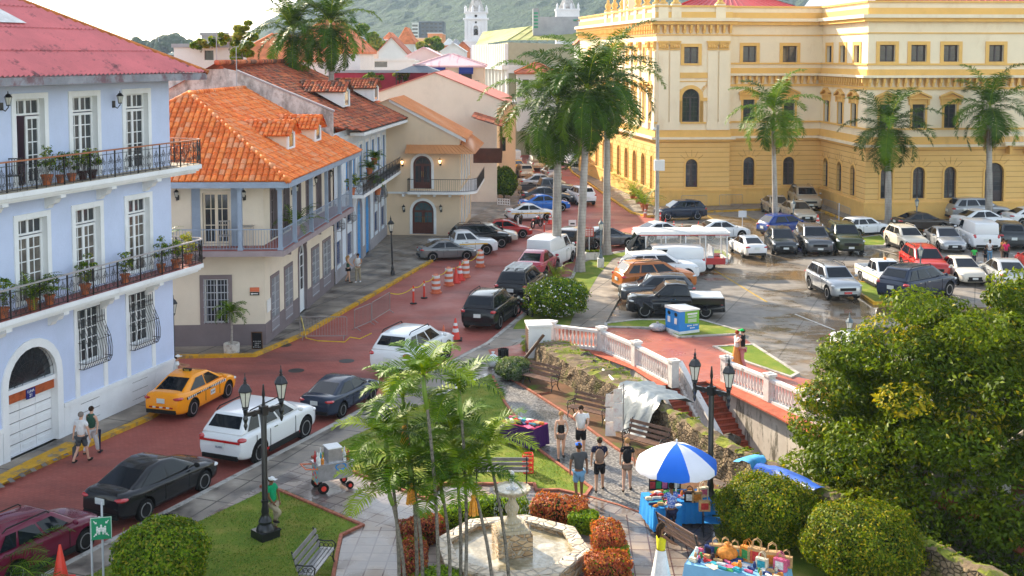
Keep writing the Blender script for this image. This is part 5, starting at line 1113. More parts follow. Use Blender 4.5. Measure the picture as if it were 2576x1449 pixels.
M_tyre=mat('tyre_rubber',(.015,.015,.015),.8,var=0);M_rim=mat('alloy_rim',(.45,.45,.46),.3,.8,var=0);M_cglass=mat('car_glass',(.006,.009,.014),.04,var=0,spec=.35);M_cblk=mat('car_black_plastic',(.018,.018,.018),.6,var=0)
M_red=mat('tail_lamp_red',(.45,.01,.01),.2,var=0,coat=1);M_head=mat('head_lamp_glass',(.62,.62,.60),.15,var=0,coat=1);M_plate=mat('number_plate',(.62,.66,.64),.5,var=0);M_chrome=mat('chrome',(.6,.6,.62),.12,1,var=0)
TYPES={'sedan':dict(L=4.5,W=1.76,H=1.47,wb=(1.36,-1.28),r=.335,belt=.98,cab=(1.18,-1.92,.18,-.82,.58),top=[(2.22,.50,.58,.34),(2.20,.70,.72,.24),(2.02,.80,.82,.2),(1.6,.90,.875,.18),(1.18,.97,.885,.18),(0,.99,.89,.18),(-1.2,1.03,.89,.18),(-1.7,1.06,.875,.2),(-2.05,1.06,.81,.24),(-2.2,1.01,.72,.3),(-2.23,.62,.68,.36)],win=[(.10,.46),(.49,.86)]),'suv':dict(L=4.4,W=1.84,H=1.66,wb=(1.36,-1.3),r=.375,belt=1.13,cab=(1.16,-2.12,.34,-1.62,.62),top=[(2.17,.60,.60,.4),(2.15,.88,.78,.3),(1.98,1.0,.87,.24),(1.5,1.07,.91,.24),(1.1,1.12,.92,.24),(0,1.13,.92,.24),(-1.4,1.15,.92,.24),(-1.95,1.15,.89,.26),(-2.15,1.08,.82,.34),(-2.2,.7,.76,.42)],win=[(.10,.39),(.42,.70),(.73,.92)]),'hatch':dict(L=3.85,W=1.68,H=1.50,wb=(1.22,-1.22),r=.32,belt=1.0,cab=(1.1,-1.84,.2,-1.3,.57),top=[(1.9,.52,.54,.36),(1.88,.74,.7,.26),(1.7,.84,.8,.2),(1.3,.93,.84,.18),(1.0,.99,.845,.18),(0,1.0,.845,.18),(-1.2,1.02,.845,.18),(-1.7,1.02,.81,.22),(-1.88,.96,.74,.3),(-1.92,.6,.68,.36)],win=[(.08,.44),(.48,.84)]),'van':dict(L=4.4,W=1.84,H=1.86,wb=(1.35,-1.35),r=.34,belt=1.14,cab=(1.45,-2.14,.72,-2.08,.76),top=[(2.18,.60,.6,.36),(2.14,.88,.78,.28),(1.95,1.02,.88,.22),(1.45,1.12,.91,.2),(0,1.14,.91,.2),(-1.4,1.14,.91,.2),(-2.1,1.14,.9,.24),(-2.18,1.08,.86,.34),(-2.2,.7,.84,.4)],win=[(.07,.32)]),'pickup':dict(L=5.2,W=1.86,H=1.78,wb=(1.62,-1.55),r=.40,belt=1.18,cab=(1.2,-.80,.48,-.6,.64),top=[(2.52,.62,.6,.42),(2.49,.94,.80,.34),(2.25,1.07,.89,.3),(1.7,1.13,.91,.3),(1.2,1.18,.92,.3),(0,1.18,.92,.3),(-.8,1.18,.92,.3),(-.84,.82,.92,.3),(-2.5,.82,.90,.34),(-2.56,.77,.88,.42)],win=[(.10,.5),(.54,.93)]),}
PROTO={}
def make_car(ty):
 T=TYPES[ty];e=empty('parked_car',(0,0,0),0,'x','car');xf,xr=T['wb'];r=T['r'];hwm=max(t[2]for t in T['top'])
 b=MB();rows=[]
 for x,zt,hw,zb in T['top']:
  half=[(0,zt+.035),(hw*.6,zt+.025),(hw*.9,zt-.02),(hw*.985,zt-.11),(hw,zt-.26 if zt>.7 else zt-.1),(hw*.985,zb+.16),(hw*.93,zb+.02),(hw*.6,zb)]
  pts=half+[(-y,z)for y,z in half[::-1]if y>0];rows.append([(x,y,z)for y,z in pts])
 n=len(rows[0]);vs=[p for q in rows for p in q];fs=[]
 for i in range(len(rows)-1):
  for j in range(n):fs.append((i*n+j,i*n+(j+1)%n,(i+1)*n+(j+1)%n,(i+1)*n+j))
 fs+=[tuple(range(n)),tuple(range((len(rows)-1)*n,len(rows)*n))[::-1]]
 b.add(vs,fs);bo=b.build('body',[MATS['car_paint_white'],M_cblk]);bo.data.polygons.foreach_set('use_smooth',[True]*len(bo.data.polygons))
 if ty!='pickup':sm_=bo.modifiers.new('s','SUBSURF');sm_.levels=1;sm_.render_levels=1
 c=MB()
 for x in(xf,xr):
  for s in(-1,1):c.lathe([(r+.07,s*(hwm-.30)),(r+.07,s*(hwm+.2))],(x,0,r+.02),18,axis='y',m=1)
 co=c.build('cut',[MATS['car_paint_white'],M_cblk]);md=bo.modifiers.new('b','BOOLEAN');md.operation='DIFFERENCE';md.object=co;md.solver='EXACT'
 bpy.context.view_layer.update();applymods(bo);bpy.data.objects.remove(co)
 c0,c1,t0,t1,tw=T['cab'];bw=hwm-.06;zb=T['belt']-.03;zt=T['H']
 B=[(c0,-bw*.93,zb),(c0,bw*.93,zb),(c1,bw*.9,zb),(c1,-bw*.9,zb)];U=[(t0,-tw,zt-.02),(t0,tw,zt-.02),(t1,tw*.97,zt-.03),(t1,-tw*.97,zt-.03)]
 g=MB();mid_=(t0+t1)/2
 Bm=[(0.0,bw,zb),(0.0,-bw,zb)];Um=[(mid_,tw*1.03,zt+.03),(mid_,-tw*1.03,zt+.03)]
 V=[B[0],B[1],Bm[0],B[2],B[3],Bm[1],U[0],U[1],Um[0],U[2],U[3],Um[1]]
 g.add(V,[(0,1,7,6),(1,2,8,7),(2,3,9,8),(3,4,10,9),(4,5,11,10),(5,0,6,11),(6,7,8,11),(11,8,9,10),(5,4,3,2),(0,5,2,1)])
 cb=g.build('cabin',[MATS['car_paint_white']]);bv=cb.modifiers.new('b','BEVEL');bv.width=.07;bv.segments=3;bv.limit_method='ANGLE';bv.angle_limit=math.radians(22);applymods(cb)
 me=bo.data;import bmesh as bmm;bb=bmm.new();bb.from_mesh(me);bb.from_mesh(cb.data)
 if ty=='pickup':
  k=MB();k.bx(-2.5,-.84,hwm-.07,hwm-.01,.78,1.1);k.bx(-2.5,-.84,-hwm+.01,-hwm+.07,.78,1.1);k.bx(-2.54,-2.47,-hwm+.02,hwm-.02,.7,1.1);ko=k.build('k',[MATS['car_paint_white']]);bb.from_mesh(ko.data);bpy.data.objects.remove(ko)
 bb.to_mesh(me);bb.free();bpy.data.objects.remove(cb);bo.parent=e;shade_angle(bo,38)
 if ty=='pickup':k=MB();k.bx(-2.46,-.86,-hwm+.08,hwm-.08,.80,.86);k.build('load_bed',M_cblk,e)
 def bil(q,s,t):a=Vector(q[0]).lerp(Vector(q[1]),s);c=Vector(q[3]).lerp(Vector(q[2]),s);return a.lerp(c,t)
 def pane(q,s0,s1,z0,z1,nm,sk=0):
  nn=(Vector(q[1])-Vector(q[0])).cross(Vector(q[3])-Vector(q[0])).normalized();cen=Vector((0,0,T['belt']))
  if nn.dot(Vector(q[0])-Vector((mid_,0,0)))<0:nn=-nn
  p=[bil(q,s,t)+nn*.012 for s,t in((s0,z0),(s1,z0),(s1-sk if sk else s1,z1),(s0+(abs(sk)if sk else 0),z1))];k=MB();k.quad(*p);k.quad(*[x-nn*.03 for x in p]);k.build(nm,M_cglass,e)
 pane([B[0],B[1],U[1],U[0]],.06,.94,.10,.90,'windscreen');
 if ty!='van':pane([B[3],B[2],U[2],U[3]],.09,.91,.14 if ty!='suv' else .3,.88,'rear_window')
 for s in(0,1):
  q=[B[1],B[2],U[2],U[1]]if s else[B[0],B[3],U[3],U[0]];qm=list(q)
  for i,(a,d)in enumerate(T['win']):
   def bow(ss,tt):
    p=bil(q,ss,tt);w_=bil([(0,bw if s else-bw,0)]*2+[(0,tw*1.03 if s else-tw*1.03,0)]*2,ss,tt).y
    fr=1-abs((p.x-(0 if tt<.5 else mid_))/(c0-0 if p.x>0 else-c1));y=p.y*(1-max(0,fr))+w_*max(0,fr);return Vector((p.x,y+(.02 if s else-.02),p.z))
   k=MB();zlo,zhi=.12,.86;k.quad(bow(a,zlo),bow(d,zlo),bow(d if i<len(T['win'])-1 else d-.02,zhi),bow(a+(.02 if i==0 else 0),zhi));k.build('side_window',M_cglass,e)
 hw=hwm;k=MB()
 if ty in('suv','pickup'):
  for s in(-1,1):k=MB();k.bx(T['wb'][1]+r+.1,T['wb'][0]-r-.1,s*(hw-.03),s*(hw+.012),.24,.42);k.build('sill_cladding',M_cblk,e)
  k=MB()
 xs_=[t0+(c0-t0)*.55-.1,mid_-.12 if ty!='van' else .25,c1+.62]
 for s in(-1,1):
  for x in xs_[:2 if ty in('van','pickup')else 3]:k.bx(x-.008,x+.008,s*(hw-.01),s*(hw+.004),.4,T['belt']-.14)
 k.build('door_seams',M_cblk,e)
 for s in(-1,1):
  for x in(mid_+.18,c1+.95)if ty not in('van',)else(.45,):k=MB();k.bx(x-.09,x+.09,s*(hw-.01),s*(hw+.02),T['belt']-.16,T['belt']-.13);k.build('door_handle',M_chrome if ty!='sedan' else M_cblk,e)
  k=MB();k.ball((c0-.32,s*(hw+.09),T['belt']+.06),(.07,.11,.08),n=8,k=5);k.build('mirror',M_cblk,e)
 L2=T['top'][0][0];zf=T['top'][1][1]
 for s in(-1,1):
  k=MB();k.ball((L2-.24,s*(T['top'][2][2]-.13),zf-.03),(.17,.16,.065),n=10,k=6);k.build('headlight',M_head,e)
  R2=T['top'][-1][0];zr=T['top'][-2][1]
  k=MB()
  if ty in('suv','van','pickup'):k.ball((R2+.16,s*(hw-.19),zr-.12),(.17,.15,.16 if ty!='suv' else .085),n=10,k=6)
  else:k.ball((R2+.2,s*(hw-.26),zr-.13),(.215,.22,.085),n=10,k=6)
  k.build('tail_light',M_red,e)
 k=MB();k.box((L2-.015,0,zf-.2),(.06,T['top'][1][2]*1.15,.16));k.box((L2+.0,0,.36),(.05,T['top'][1][2]*1.3,.12));k.build('grille',M_cblk,e)
 k=MB();k.box((R2+.0,0,.40),(.08,hw*1.45,.14));k.build('rear_bumper',M_cblk,e)
 k=MB();k.box((R2-.03,0,zr-.30 if ty!='sedan' else zr-.2),(.03,.34,.17));k.build('number_plate',M_plate,e)
 k=MB();k.box((L2+.02,0,.48),(.03,.34,.12));k.build('number_plate',M_plate,e)
 wm=MB();wm.lathe([(r*.62,-.1),(r*.93,-.105),(r,-.07),(r,.07),(r*.93,.105),(r*.62,.1)],(0,0,0),20,axis='y');rm=MB();rm.lathe([(r*.64,-.06),(r*.66,.06)],(0,0,0),16,axis='y',m=1)
 for j in range(5):a=j*2*math.pi/5;
 for j in range(5):
  a=j*2*math.pi/5
  for s in(-1,1):
   d=Vector((math.cos(a),0,math.sin(a)));p=Vector((-d.z,0,d.x));o=Vector((0,s*.085,0));rm.quad(o-p*.07,o+p*.07,o+d*r*.64+p*.05-Vector((0,s*.01,0)),o+d*r*.64-p*.05-Vector((0,s*.01,0)),0)
 for s in(-1,1):rm.lathe([(r*.68,s*.1),(r*.60,s*.09)],(0,0,0),18,axis='y',m=0)if False else rm.tube([(r*.63*math.cos(j*math.pi/9),s*.092,r*.63*math.sin(j*math.pi/9))for j in range(19)],.024,4,0)
 rm.lathe([(.05,-.09),(.05,.09)],(0,0,0),8,axis='y',m=0)
 w0_=None
 for x in(xf,xr):
  for s in(-1,1):
   if w0_ is None:
    w0_=wm.build('wheel',M_tyre,e,smooth=False);rim=rm.build('rim',[M_rim,M_cblk],w0_);shade_angle(w0_,40);w_=w0_
   else:w_=w0_.copy();COL.objects.link(w_);w_.parent=e;rr=rim.copy();COL.objects.link(rr);rr.parent=w_
   w_.location=(x,s*(hw-.13),r)
 return e
def rails(e,T,m):
 for s in(-1,1):
  k=MB();c0,c1,t0,t1,tw=T['cab'];y=s*(tw-.02);z=T['H']+.02;k.tube([(t0-.15,y,z-.03),(t0-.25,y,z+.06),(t1+.25,y,z+.05),(t1+.1,y,z-.04)],.022,5);k.build('roof_rail',m,e)
def stripe(e,T,m,z0=.66,z1=.74,x0=-1.9,x1=1.6):
 hw=max(t[2]for t in T['top'])
 for s in(-1,1):k=MB();k.bx(x0,x1,s*(hw-.02),s*(hw+.006),z0,z1);k.build('side_stripe',m,e)
USED=set()
NMV={'sedan':('parked_car','car'),'suv':('parked_suv','car'),'hatch':('parked_hatchback','car'),'van':('parked_van','van'),'pickup':('pickup_truck','pickup truck')}
def car(ty,rr_,ff_,side,col,label,group=None,rail=0,z=.012,swap=None,cat=None,smax=1.12,smin=.9,hs=1.0):
 if ty not in PROTO:PROTO[ty]=make_car(ty);e=PROTO[ty];
 else:e=None
 T=TYPES[ty]
 e=copy_tree(PROTO[ty])
 hw=max(t[2]for t in T['top'])-.04
 a,c=at(*rr_,z),at(*ff_,z);d=(c-a);wb=T['wb'][0]-T['wb'][1];s=min(smax,max(smin,d.length/wb));d.normalize();left=Vector((-d.y,d.x,0));sg=-1 if side=='R' else 1
 pos=(a+c)/2-left*sg*hw*s-d*s*(T['wb'][0]+T['wb'][1])/2
 e.location=pos;e.rotation_euler=(0,0,math.atan2(d.y,d.x));e.scale=(s,s,s*hs);e.name=NMV[ty][0]
 e['label']=label;e['category']=cat or NMV[ty][1]
 if group:e['group']=group
 m=MATS['car_paint_'+col]
 for ch in e.children:
  if ch.name.startswith('body'):
   ch.material_slots[0].link='OBJECT';ch.material_slots[0].material=m
   if len(ch.material_slots)>1:pass
  if ch.name.startswith('mirror')and col not in('black',):ch.material_slots[0].link='OBJECT';ch.material_slots[0].material=m
 if rail:rails(e,T,M_cblk if rail==1 else M_chrome)
 return e
GL,GS,GP='cars parked along the left kerb side of the brick street','cars along the brick street','vehicles in the wet car park'
c=car('suv',(48,1474),(213,1392),'R','maroon','maroon crossover at the bottom left corner behind palm fronds',GS,1)
blk=car('sedan',(368,1311),(515,1236),'R','black','glossy black saloon behind the maroon crossover, ahead of the green assembly sign',GS)
wsv=car('suv',(655,1166),(770,1103),'R','white','white crossover with red sill stripe parked beside the drinks cart',GS,1)
k=MB();k.bx(-1.0,.95,-.905,-.88,.34,.42);k.build('sill_stripe',M_red,wsv);k=MB();k.box((-2.215,0,.9),(.04,1.5,.07));k.build('rear_light_bar',M_red,wsv)
taxi=car('sedan',(488,1048),(575,1001),'R','orange','orange taxi with chequered stripe stopped beside the blue house',GS,hs=1.03)
dbl=car('sedan',(866,1049),(936,1010),'R','navy','dark blue saloon with rear window sticker, in front of the white crossover',GS)
T=TYPES['sedan']
k=MB()
for s in(-1,1):
 for i in range(22):k.bx(-1.75+i*.13,-1.69+i*.13,s*.845,s*.882,.78,.87)
 for i in range(22):k.bx(-1.69+i*.13,-1.62+i*.13,s*.86,s*.88,.78,.87,1)
k.build('chequered_stripe',[M_cblk,M_white],taxi)
k=MB();k.box((-.35,0,1.52),(.12,.34,.12));sg_=k.build('roof_sign',M_cblk,taxi);
def cartext(e,txt,size,loc,rot,m,nm='lettering'):
 M=Matrix.Translation(loc)@rot;return text_obj(txt,size,M,m,e,nm,ext=.003)
RB=Matrix(((0,0,-1,0),(-1,0,0,0),(0,1,0,0),(0,0,0,1)))
RR=Matrix(((1,0,0,0),(0,0,-1,0),(0,1,0,0),(0,0,0,1)))
cartext(taxi,'TAXI',.1,(-.42,0,1.52),RB,mat('lit_yellow',(.8,.6,.1),.5,var=0))
for e_,t_,z_ in((taxi,'8T1251',.73),(blk,'CU3349',.73),(dbl,'AP0694',.73)):cartext(e_,t_,.085,(-2.27,0,z_),RB,M_navy,'plate_lettering')
cartext(wsv,'EL2433',.085,(-2.26,0,.72),RB,M_navy,'plate_lettering')
k=MB();k.box((.1,-.885,.62),(.34,.01,.2));k.build('door_number_panel',M_plate,taxi);cartext(taxi,'8T 1251',.085,(.1,-.895,.62),RR,M_cblk)
for y in(-.45,-.3,-.15,0,.15,.3,.45):k=MB();k.box((-2.25,y,.56),(.03,.13,.05));k.build('reflector_strip',M_red if round(y*100)%2 else M_white,taxi)
sil=car('suv',(1052,946),(1127,904),'R','white','silver-white estate car with roof rails beside the tall traffic cone',GS,1)
car('suv',(1259,828),(1297,798),'R','black','black crossover with chrome rear bumper strip, beside the parked motor scooter',GS,1)
rk=car('suv',(1336,764),(1371,736),'R','black','black estate with a white roof rack in front of the flowering bush',GS)
k=MB()
for i in range(6):k.bx(-1.3+i*.3,-1.22+i*.3,-.5,.5,1.76,1.79)
for s in(-.5,0,.5):k.bx(-1.35,.3,s-.02,s+.02,1.7,1.77)
k.build('roof_rack',M_white,rk)
car('sedan',(1372,704),(1402,681),'R','pink','red saloon half hidden by the fern palm',GS)
car('van',(1396,682),(1445,658),'R','white','white panel van parked behind the tall left royal palm trunk',GS)
car('suv',(1462,646),(1500,627),'R','brown','dark brown crossover parked behind the middle royal palm trunk',GS)
car('sedan',(1497,628),(1583,623),'R','grey','dark grey saloon crossing behind the right royal palm trunk and lamp',GS)
car('sedan',(1089,658),(1174,654),'R','ggrey','grey saloon nearest the cones at the pavement corner, left of the striped drums',GL)
wp_=car('pickup',(1118,646),(1224,642),'R','white','white double-cab pickup with yellow stripe beside the grey saloon',GL);stripe(wp_,TYPES['pickup'],MATS['car_paint_yellow'],.84,.92,-2.5,1.7)
car('suv',(1170,628),(1262,624),'R','black','black off-roader tucked behind the white striped pickup',GL,1)
car('sedan',(1190,613),(1275,613),'R','cream','cream saloon between the black off-roader and the red saloon',GL)
car('sedan',(1235,601),(1315,599),'R','red','red saloon with its bonnet to the street, beside the white bollard',GL)
ws_=car('sedan',(1304,557),(1377,555),'R','white','white saloon with orange side stripe behind the small red motorbike',GL);stripe(ws_,T,MATS['car_paint_yellow'])
car('sedan',(1342,535),(1414,532),'R','blue','bright blue saloon left of the tall palm trunks',GL)
car('sedan',(1332,517),(1428,516),'R','dgrey','grey saloon between the bright blue saloon and grey pickup',GL,z=.02)
car('pickup',(1340,500),(1427,498),'R','grey','grey double-cab pickup on the left of the street',GL)
car('sedan',(1330,480),(1408,478),'R','silver','silver saloon behind the grey pickup',GL)
car('suv',(1445,516),(1430,507),'L','white','white crossover driving away up the street past the palms',GS).rotation_euler.z=math.radians(104)
for px_,py_,ty,col,lb,az in((1386,455,'suv','silver','silver estate further up the street left of the palm trunk',100),(1318,452,'suv','beige','tan off-roader with dark roof queuing far up the street',100),(1296,436,'sedan','yellow','yellow cab far up the left side of the street',105),(1286,415,'van','white','pale van at the far left end of the street',105),(1349,432,'van','beige','beige van far up the middle of the street',98),(1440,422,'suv','silver','silver car by the planters far up the right kerb',110)):
 e_=car(ty,(px_-6,py_),(px_+6,py_),'R',col,lb,GS);p=at(px_,py_-4,.01);e_.location=p;e_.rotation_euler.z=math.radians(az);e_.scale=(1,1,1)
car('suv',(1755,554),(1680,556),'L','navy','navy crossover parked parallel against the palace wall railings',GP)
yw=car('sedan',(1640,611),(1717,606),'R','white','white saloon with yellow stripe behind the concrete utility pole',GP);stripe(yw,T,MATS['car_paint_yellow'])
car('sedan',(1787,607),(1866,603),'R','white','white saloon with a sunroof right of the yellow-striped one',GP)
car('sedan',(1866,648),(1838,633),'L','white','white saloon seen from behind, left end of the middle row',GP)
car('hatch',(1921,620),(1944,643),'R','dgrey','small charcoal hatchback facing out, between white saloon and grey crossover',GP)
car('suv',(1997,622),(2022,641),'R','grey','grey crossover with roof rails facing out beside the olive off-roader',GP,2)
car('suv',(2075,620),(2100,639),'R','green','boxy olive green off-roader facing out of the middle row',GP,1,hs=1.06)
car('hatch',(1952,598),(2032,592),'R','dblue','deep blue hatchback behind the royal palm trunk',GP)
car('sedan',(1962,548),(1994,561),'R','beige','champagne saloon facing out beneath the green lantern',GP)
car('sedan',(1916,533),(1938,545),'R','beige','champagne saloon left of the palm trunk near the palace',GP)
car('suv',(1981,515),(2008,530),'R','beige','large champagne off-roader nearest the palace inner corner',GP,2,smax=1.2)
car('suv',(2160,599),(2222,595),'R','white','white crossover with spare wheel on its back, on the grass island',GP)
car('suv',(2231,619),(2269,634),'R','cream','sandy boxy estate facing out right of the grass island',GP,2)
car('sedan',(2329,617),(2359,633),'R','silver','silver saloon facing out between sandy estate and white van',GP)
car('van',(2439,630),(2403,611),'L','white','white panel van seen from behind in the right-hand row',GP)
car('suv',(2509,626),(2484,607),'L','dgrey','charcoal coupe-backed crossover right of the white panel van',GP)
car('sedan',(2575,618),(2556,602),'L','dgrey','dark car cut by the right edge beyond the charcoal crossover',GP)
car('sedan',(2292,585),(2372,583),'R','brown','very dark brown saloon behind the sandy estate',GP)
car('suv',(2416,560),(2530,558),'R','silver','silver-blue off-roader parked along the palace steps',GP,smax=1.2)
car('sedan',(2448,583),(2532,580),'R','white','white saloon between the silver-blue off-roader and the panel van',GP)
car('sedan',(2572,572),(2650,570),'R','white','white car just showing at the right edge by the yellow kerb',GP)
ss=car('suv',(2035,729),(2080,753),'R','silver','silver crossover with red front plate driving alone across the wet car park','vehicles in the wet car park',1)
k=MB();k.box((2.2,0,.5),(.06,.42,.12));k.build('red_plate',M_red,ss)
pk=car('pickup',(2164,711),(2212,736),'R','white','white double-cab pickup with amber roof beacon',GP,smin=.86);stripe(pk,TYPES['pickup'],MATS['car_paint_yellow'],.84,.9,-2.5,1.7);k=MB();k.lathe([(.09,0),(.1,.1),(.06,.16)],(.2,0,1.78),10);k.build('beacon',mat('amber_beacon',(.9,.25,.02),.3,var=0),pk)
car('suv',(2268,682),(2302,704),'R','red','red boxy off-roader behind the white beacon pickup',GP,1)
car('sedan',(2365,694),(2405,714),'R','cream','pale gold saloon facing out in the near row at right',GP)
car('suv',(2302,767),(2394,746),'R','navy','dark navy off-roader seen from behind, above the big tree',GP,1,smax=1.2)
car('sedan',(2504,727),(2465,702),'L','silver','silver-white saloon seen from behind near the right edge',GP)
car('sedan',(2598,690),(2558,672),'L','red','red car cut by the right edge above the big tree',GP)
car('sedan',(2098,896),(2130,924),'R','white','white car half hidden behind the left top of the big tree',GP)
bp=car('pickup',(1775,803),(1622,801),'L','black','black double-cab pickup with white bed cover behind the recycling booth',GP,smax=1.1);k=MB();k.box((-1.66,0,1.13),(1.66,1.68,.05));k.build('bed_cover',M_white,bp)
car('suv',(1712,768),(1596,768),'L','grey','dark grey car tucked behind the black pickup, nose to the path',GP)
car('suv',(1606,742),(1722,735),'R','rust','orange-brown estate between dark grey car and white crossover',GP,1)
car('suv',(1612,716),(1728,712),'R','white','white crossover nosing right, between orange-brown estate and white people carrier',GP,0)
car('van',(1738,697),(1618,697),'L','white','white people carrier nosing left beside the open-sided tour bus',GP,hs=.9)
M_bus=mat('bus_white',(.70,.70,.69),.4,var=.05);M_busr=mat('bus_red',(.50,.04,.04),.4,var=0)
P=at(1600,700,0);Q=at(1790,680,0);bus=empty('tour_bus',at(1695,676,.01),0.02,'pale open-sided tourist bus with white roof and clear plastic curtains','bus')
b=MB();b.bx(-3.1,3.4,-1,1,.45,.62,1);b.bx(-3.1,-2.0,-1,1,.45,1.25,0);b.bx(3.2,3.4,-1,1,.45,.8,0)
for s in(-1,1):b.bx(-2.0,3.4,s*.97,s*1.0,.62,.86,1)
b.build('body',[M_bus,M_busr],bus)
b=MB();b.bx(-2.6,3.5,-1.08,1.08,2.42,2.55);b.bx(-2.4,3.3,-.9,.9,2.55,2.62);b.build('roof',M_bus,bus)
for x in(-2.0,-.7,.6,1.9,3.3):
 for s in(-1,1):b=MB();b.bx(x-.035,x+.035,s*.95,s*1.02,.6,2.42);b.build('post',M_bus,bus)
b=MB();[b.bx(-2.4,3.45,s*1.0,s*1.06,2.36,2.42)for s in(-1,1)];b.build('roof_valance',M_busr,bus)
M_plas=mat('clear_plastic_curtain',(.7,.7,.66),.1,var=.1,vs=3,alpha=.22);b=MB()
for s in(-1,1):b.quad((-1.95,s*.99,1.0),(3.3,s*.99,1.0),(3.3,s*.99,2.3),(-1.95,s*.99,2.3))
b.quad((3.36,-.95,1.0),(3.36,.95,1.0),(3.36,.95,2.3),(3.36,-.95,2.3));b.build('curtain',M_plas,bus)
for i in range(4):b=MB();b.bx(-1.4+i*1.15,-1.0+i*1.15,-.9,.9,.62,1.0);b.bx(-1.05+i*1.15,-.98+i*1.15,-.9,.9,1.0,1.5);b.build('bench_seat',M_bar if 'M_bar' in globals()else M_busr,bus)
b=MB();b.quad((-3.05,-.95,1.27),(-3.05,.95,1.27),(-2.5,.9,2.35),(-2.5,-.9,2.35));b.build('windscreen',M_cglass,bus)
for s in(-1,1):b=MB();b.poly([(-2.95,s*1.0,1.27),(-2.05,s*1.0,1.27),(-2.05,s*1.0,2.3),(-2.45,s*1.0,2.3)]);b.build('side_window',M_cglass,bus)
for x in(-2.3,2.2):
 for s in(-1,1):b=MB();b.lathe([(.2,-.1),(.36,-.1),(.38,0),(.36,.1),(.2,.1)],(x,s*.88,.38),16,axis='y');w_=b.build('wheel',M_tyre,bus);b=MB();b.lathe([(.2,-.11),(.2,.11)],(x,s*.88,.38),12,axis='y');b.build('rim',M_rim,w_)
def bike(px_,py_,az,col,label,box=False,s=1.0):
 e=empty('motorbike',at(px_,py_,.01),math.radians(az),label,'motorbike','motorbikes');e.scale=(s,)*3
 for x in(-.62,.66):
  b=MB();n=18;b.tube([(x+.29*math.cos(k*2*math.pi/n),0,.31+.29*math.sin(k*2*math.pi/n))for k in range(n+1)],.05,6);w_=b.build('wheel',M_tyre,e)
  b=MB();b.lathe([(.06,-.05),(.06,.05)],(x,0,.31),8,axis='y')
  for k in range(8):a=k*math.pi/4;b.tube([(x,0,.31),(x+.25*math.cos(a),0,.31+.25*math.sin(a))],.008,3)
  b.build('rim',M_rim,w_)
 b=MB();b.tube([(-.62,0,.31),(-.1,0,.42),(.15,0,.5)],[.03,.09,.12],8);b.tube([(.66,-.07,.31),(.42,-.07,.95)],.025,6);b.tube([(.66,.07,.31),(.42,.07,.95)],.025,6);b.box((0,0,.42),(.4,.22,.25));b.tube([(-.6,.1,.3),(-.1,.12,.28)],.04,6);b.build('frame',M_cblk,e)
 b=MB();b.ball((.18,0,.78),(.26,.14,.13));b.ball((-.55,0,.68),(.28,.1,.07));b.ball((.68,0,.62),(.22,.07,.05));b.build('fuel_tank',mat('bike_paint_'+col,PC.get(col,(.02,.02,.025)),.25,var=0,coat=1),e)
 b=MB();b.ball((-.25,0,.80),(.36,.13,.06));b.build('seat',M_cblk,e)
 b=MB();b.tube([(.28,-.36,1.08),(.4,-.15,1.0),(.4,.15,1.0),(.28,.36,1.08)],.017,5);b.build('handlebar',M_cblk,e);b=MB();b.ball((.55,0,.9),(.08,.09,.1));b.build('headlight',M_head,e)
 if box:b=MB();b.box((-.68,0,1.08),(.45,.45,.42));b.build('top_box',M_cblk,e)
bike(1350,572,60,'red','small red trail motorbike parked on the street beside an orange cone')
bike(1318,795,120,'black','dark scooter with a black delivery box between two black cars',True)
bike(1307,570,80,'black','black motorbike half hidden behind the white bollard')
def kill(o):
 for c_ in list(o.children):kill(c_)
 bpy.data.objects.remove(o)
for e_ in list(PROTO.values()):kill(e_)
M_pf1=leafmat('palm_frond',(.085,.165,.005),.18,.5);M_pf2=leafmat('palm_frond_dark',(.036,.085,.003),.12,.5);M_pf3=leafmat('palm_frond_yellow',(.22,.30,.008),.2,.5);M_dead=mat('dry_frond',(.22,.11,.05),.9,var=.3);M_shaft=mat('green_crownshaft',(.16,.26,.03),.45,var=.15,vs=2)
def _ptr(t,b,tc):
 sx=N(t,'ShaderNodeSeparateXYZ');t.links.new(tc.outputs['Object'],sx.inputs[0]);ml=N(t,'ShaderNodeMath',operation='MULTIPLY');ml.inputs[1].default_value=5;md=N(t,'ShaderNodeMath',operation='FRACT');t.links.new(sx.outputs[2],ml.inputs[0]);t.links.new(ml.outputs[0],md.inputs[0])
 c=ramp(t,noise(t,tc,3,6,0,(1,1,.3)),[(.3,(.22,.20,.18)),(.6,(.42,.39,.35))]);c=mix(t,ramp(t,md.outputs[0],[(0,(.6,.6,.6)),(.14,(0,0,0))]),c,(.10,.09,.08));t.links.new(c,b.inputs['Base Color']);bumpn(t,b,md.outputs[0],.4,.03)
M_ptrunk=texnode_mat('ringed_palm_trunk',_ptr,.85)
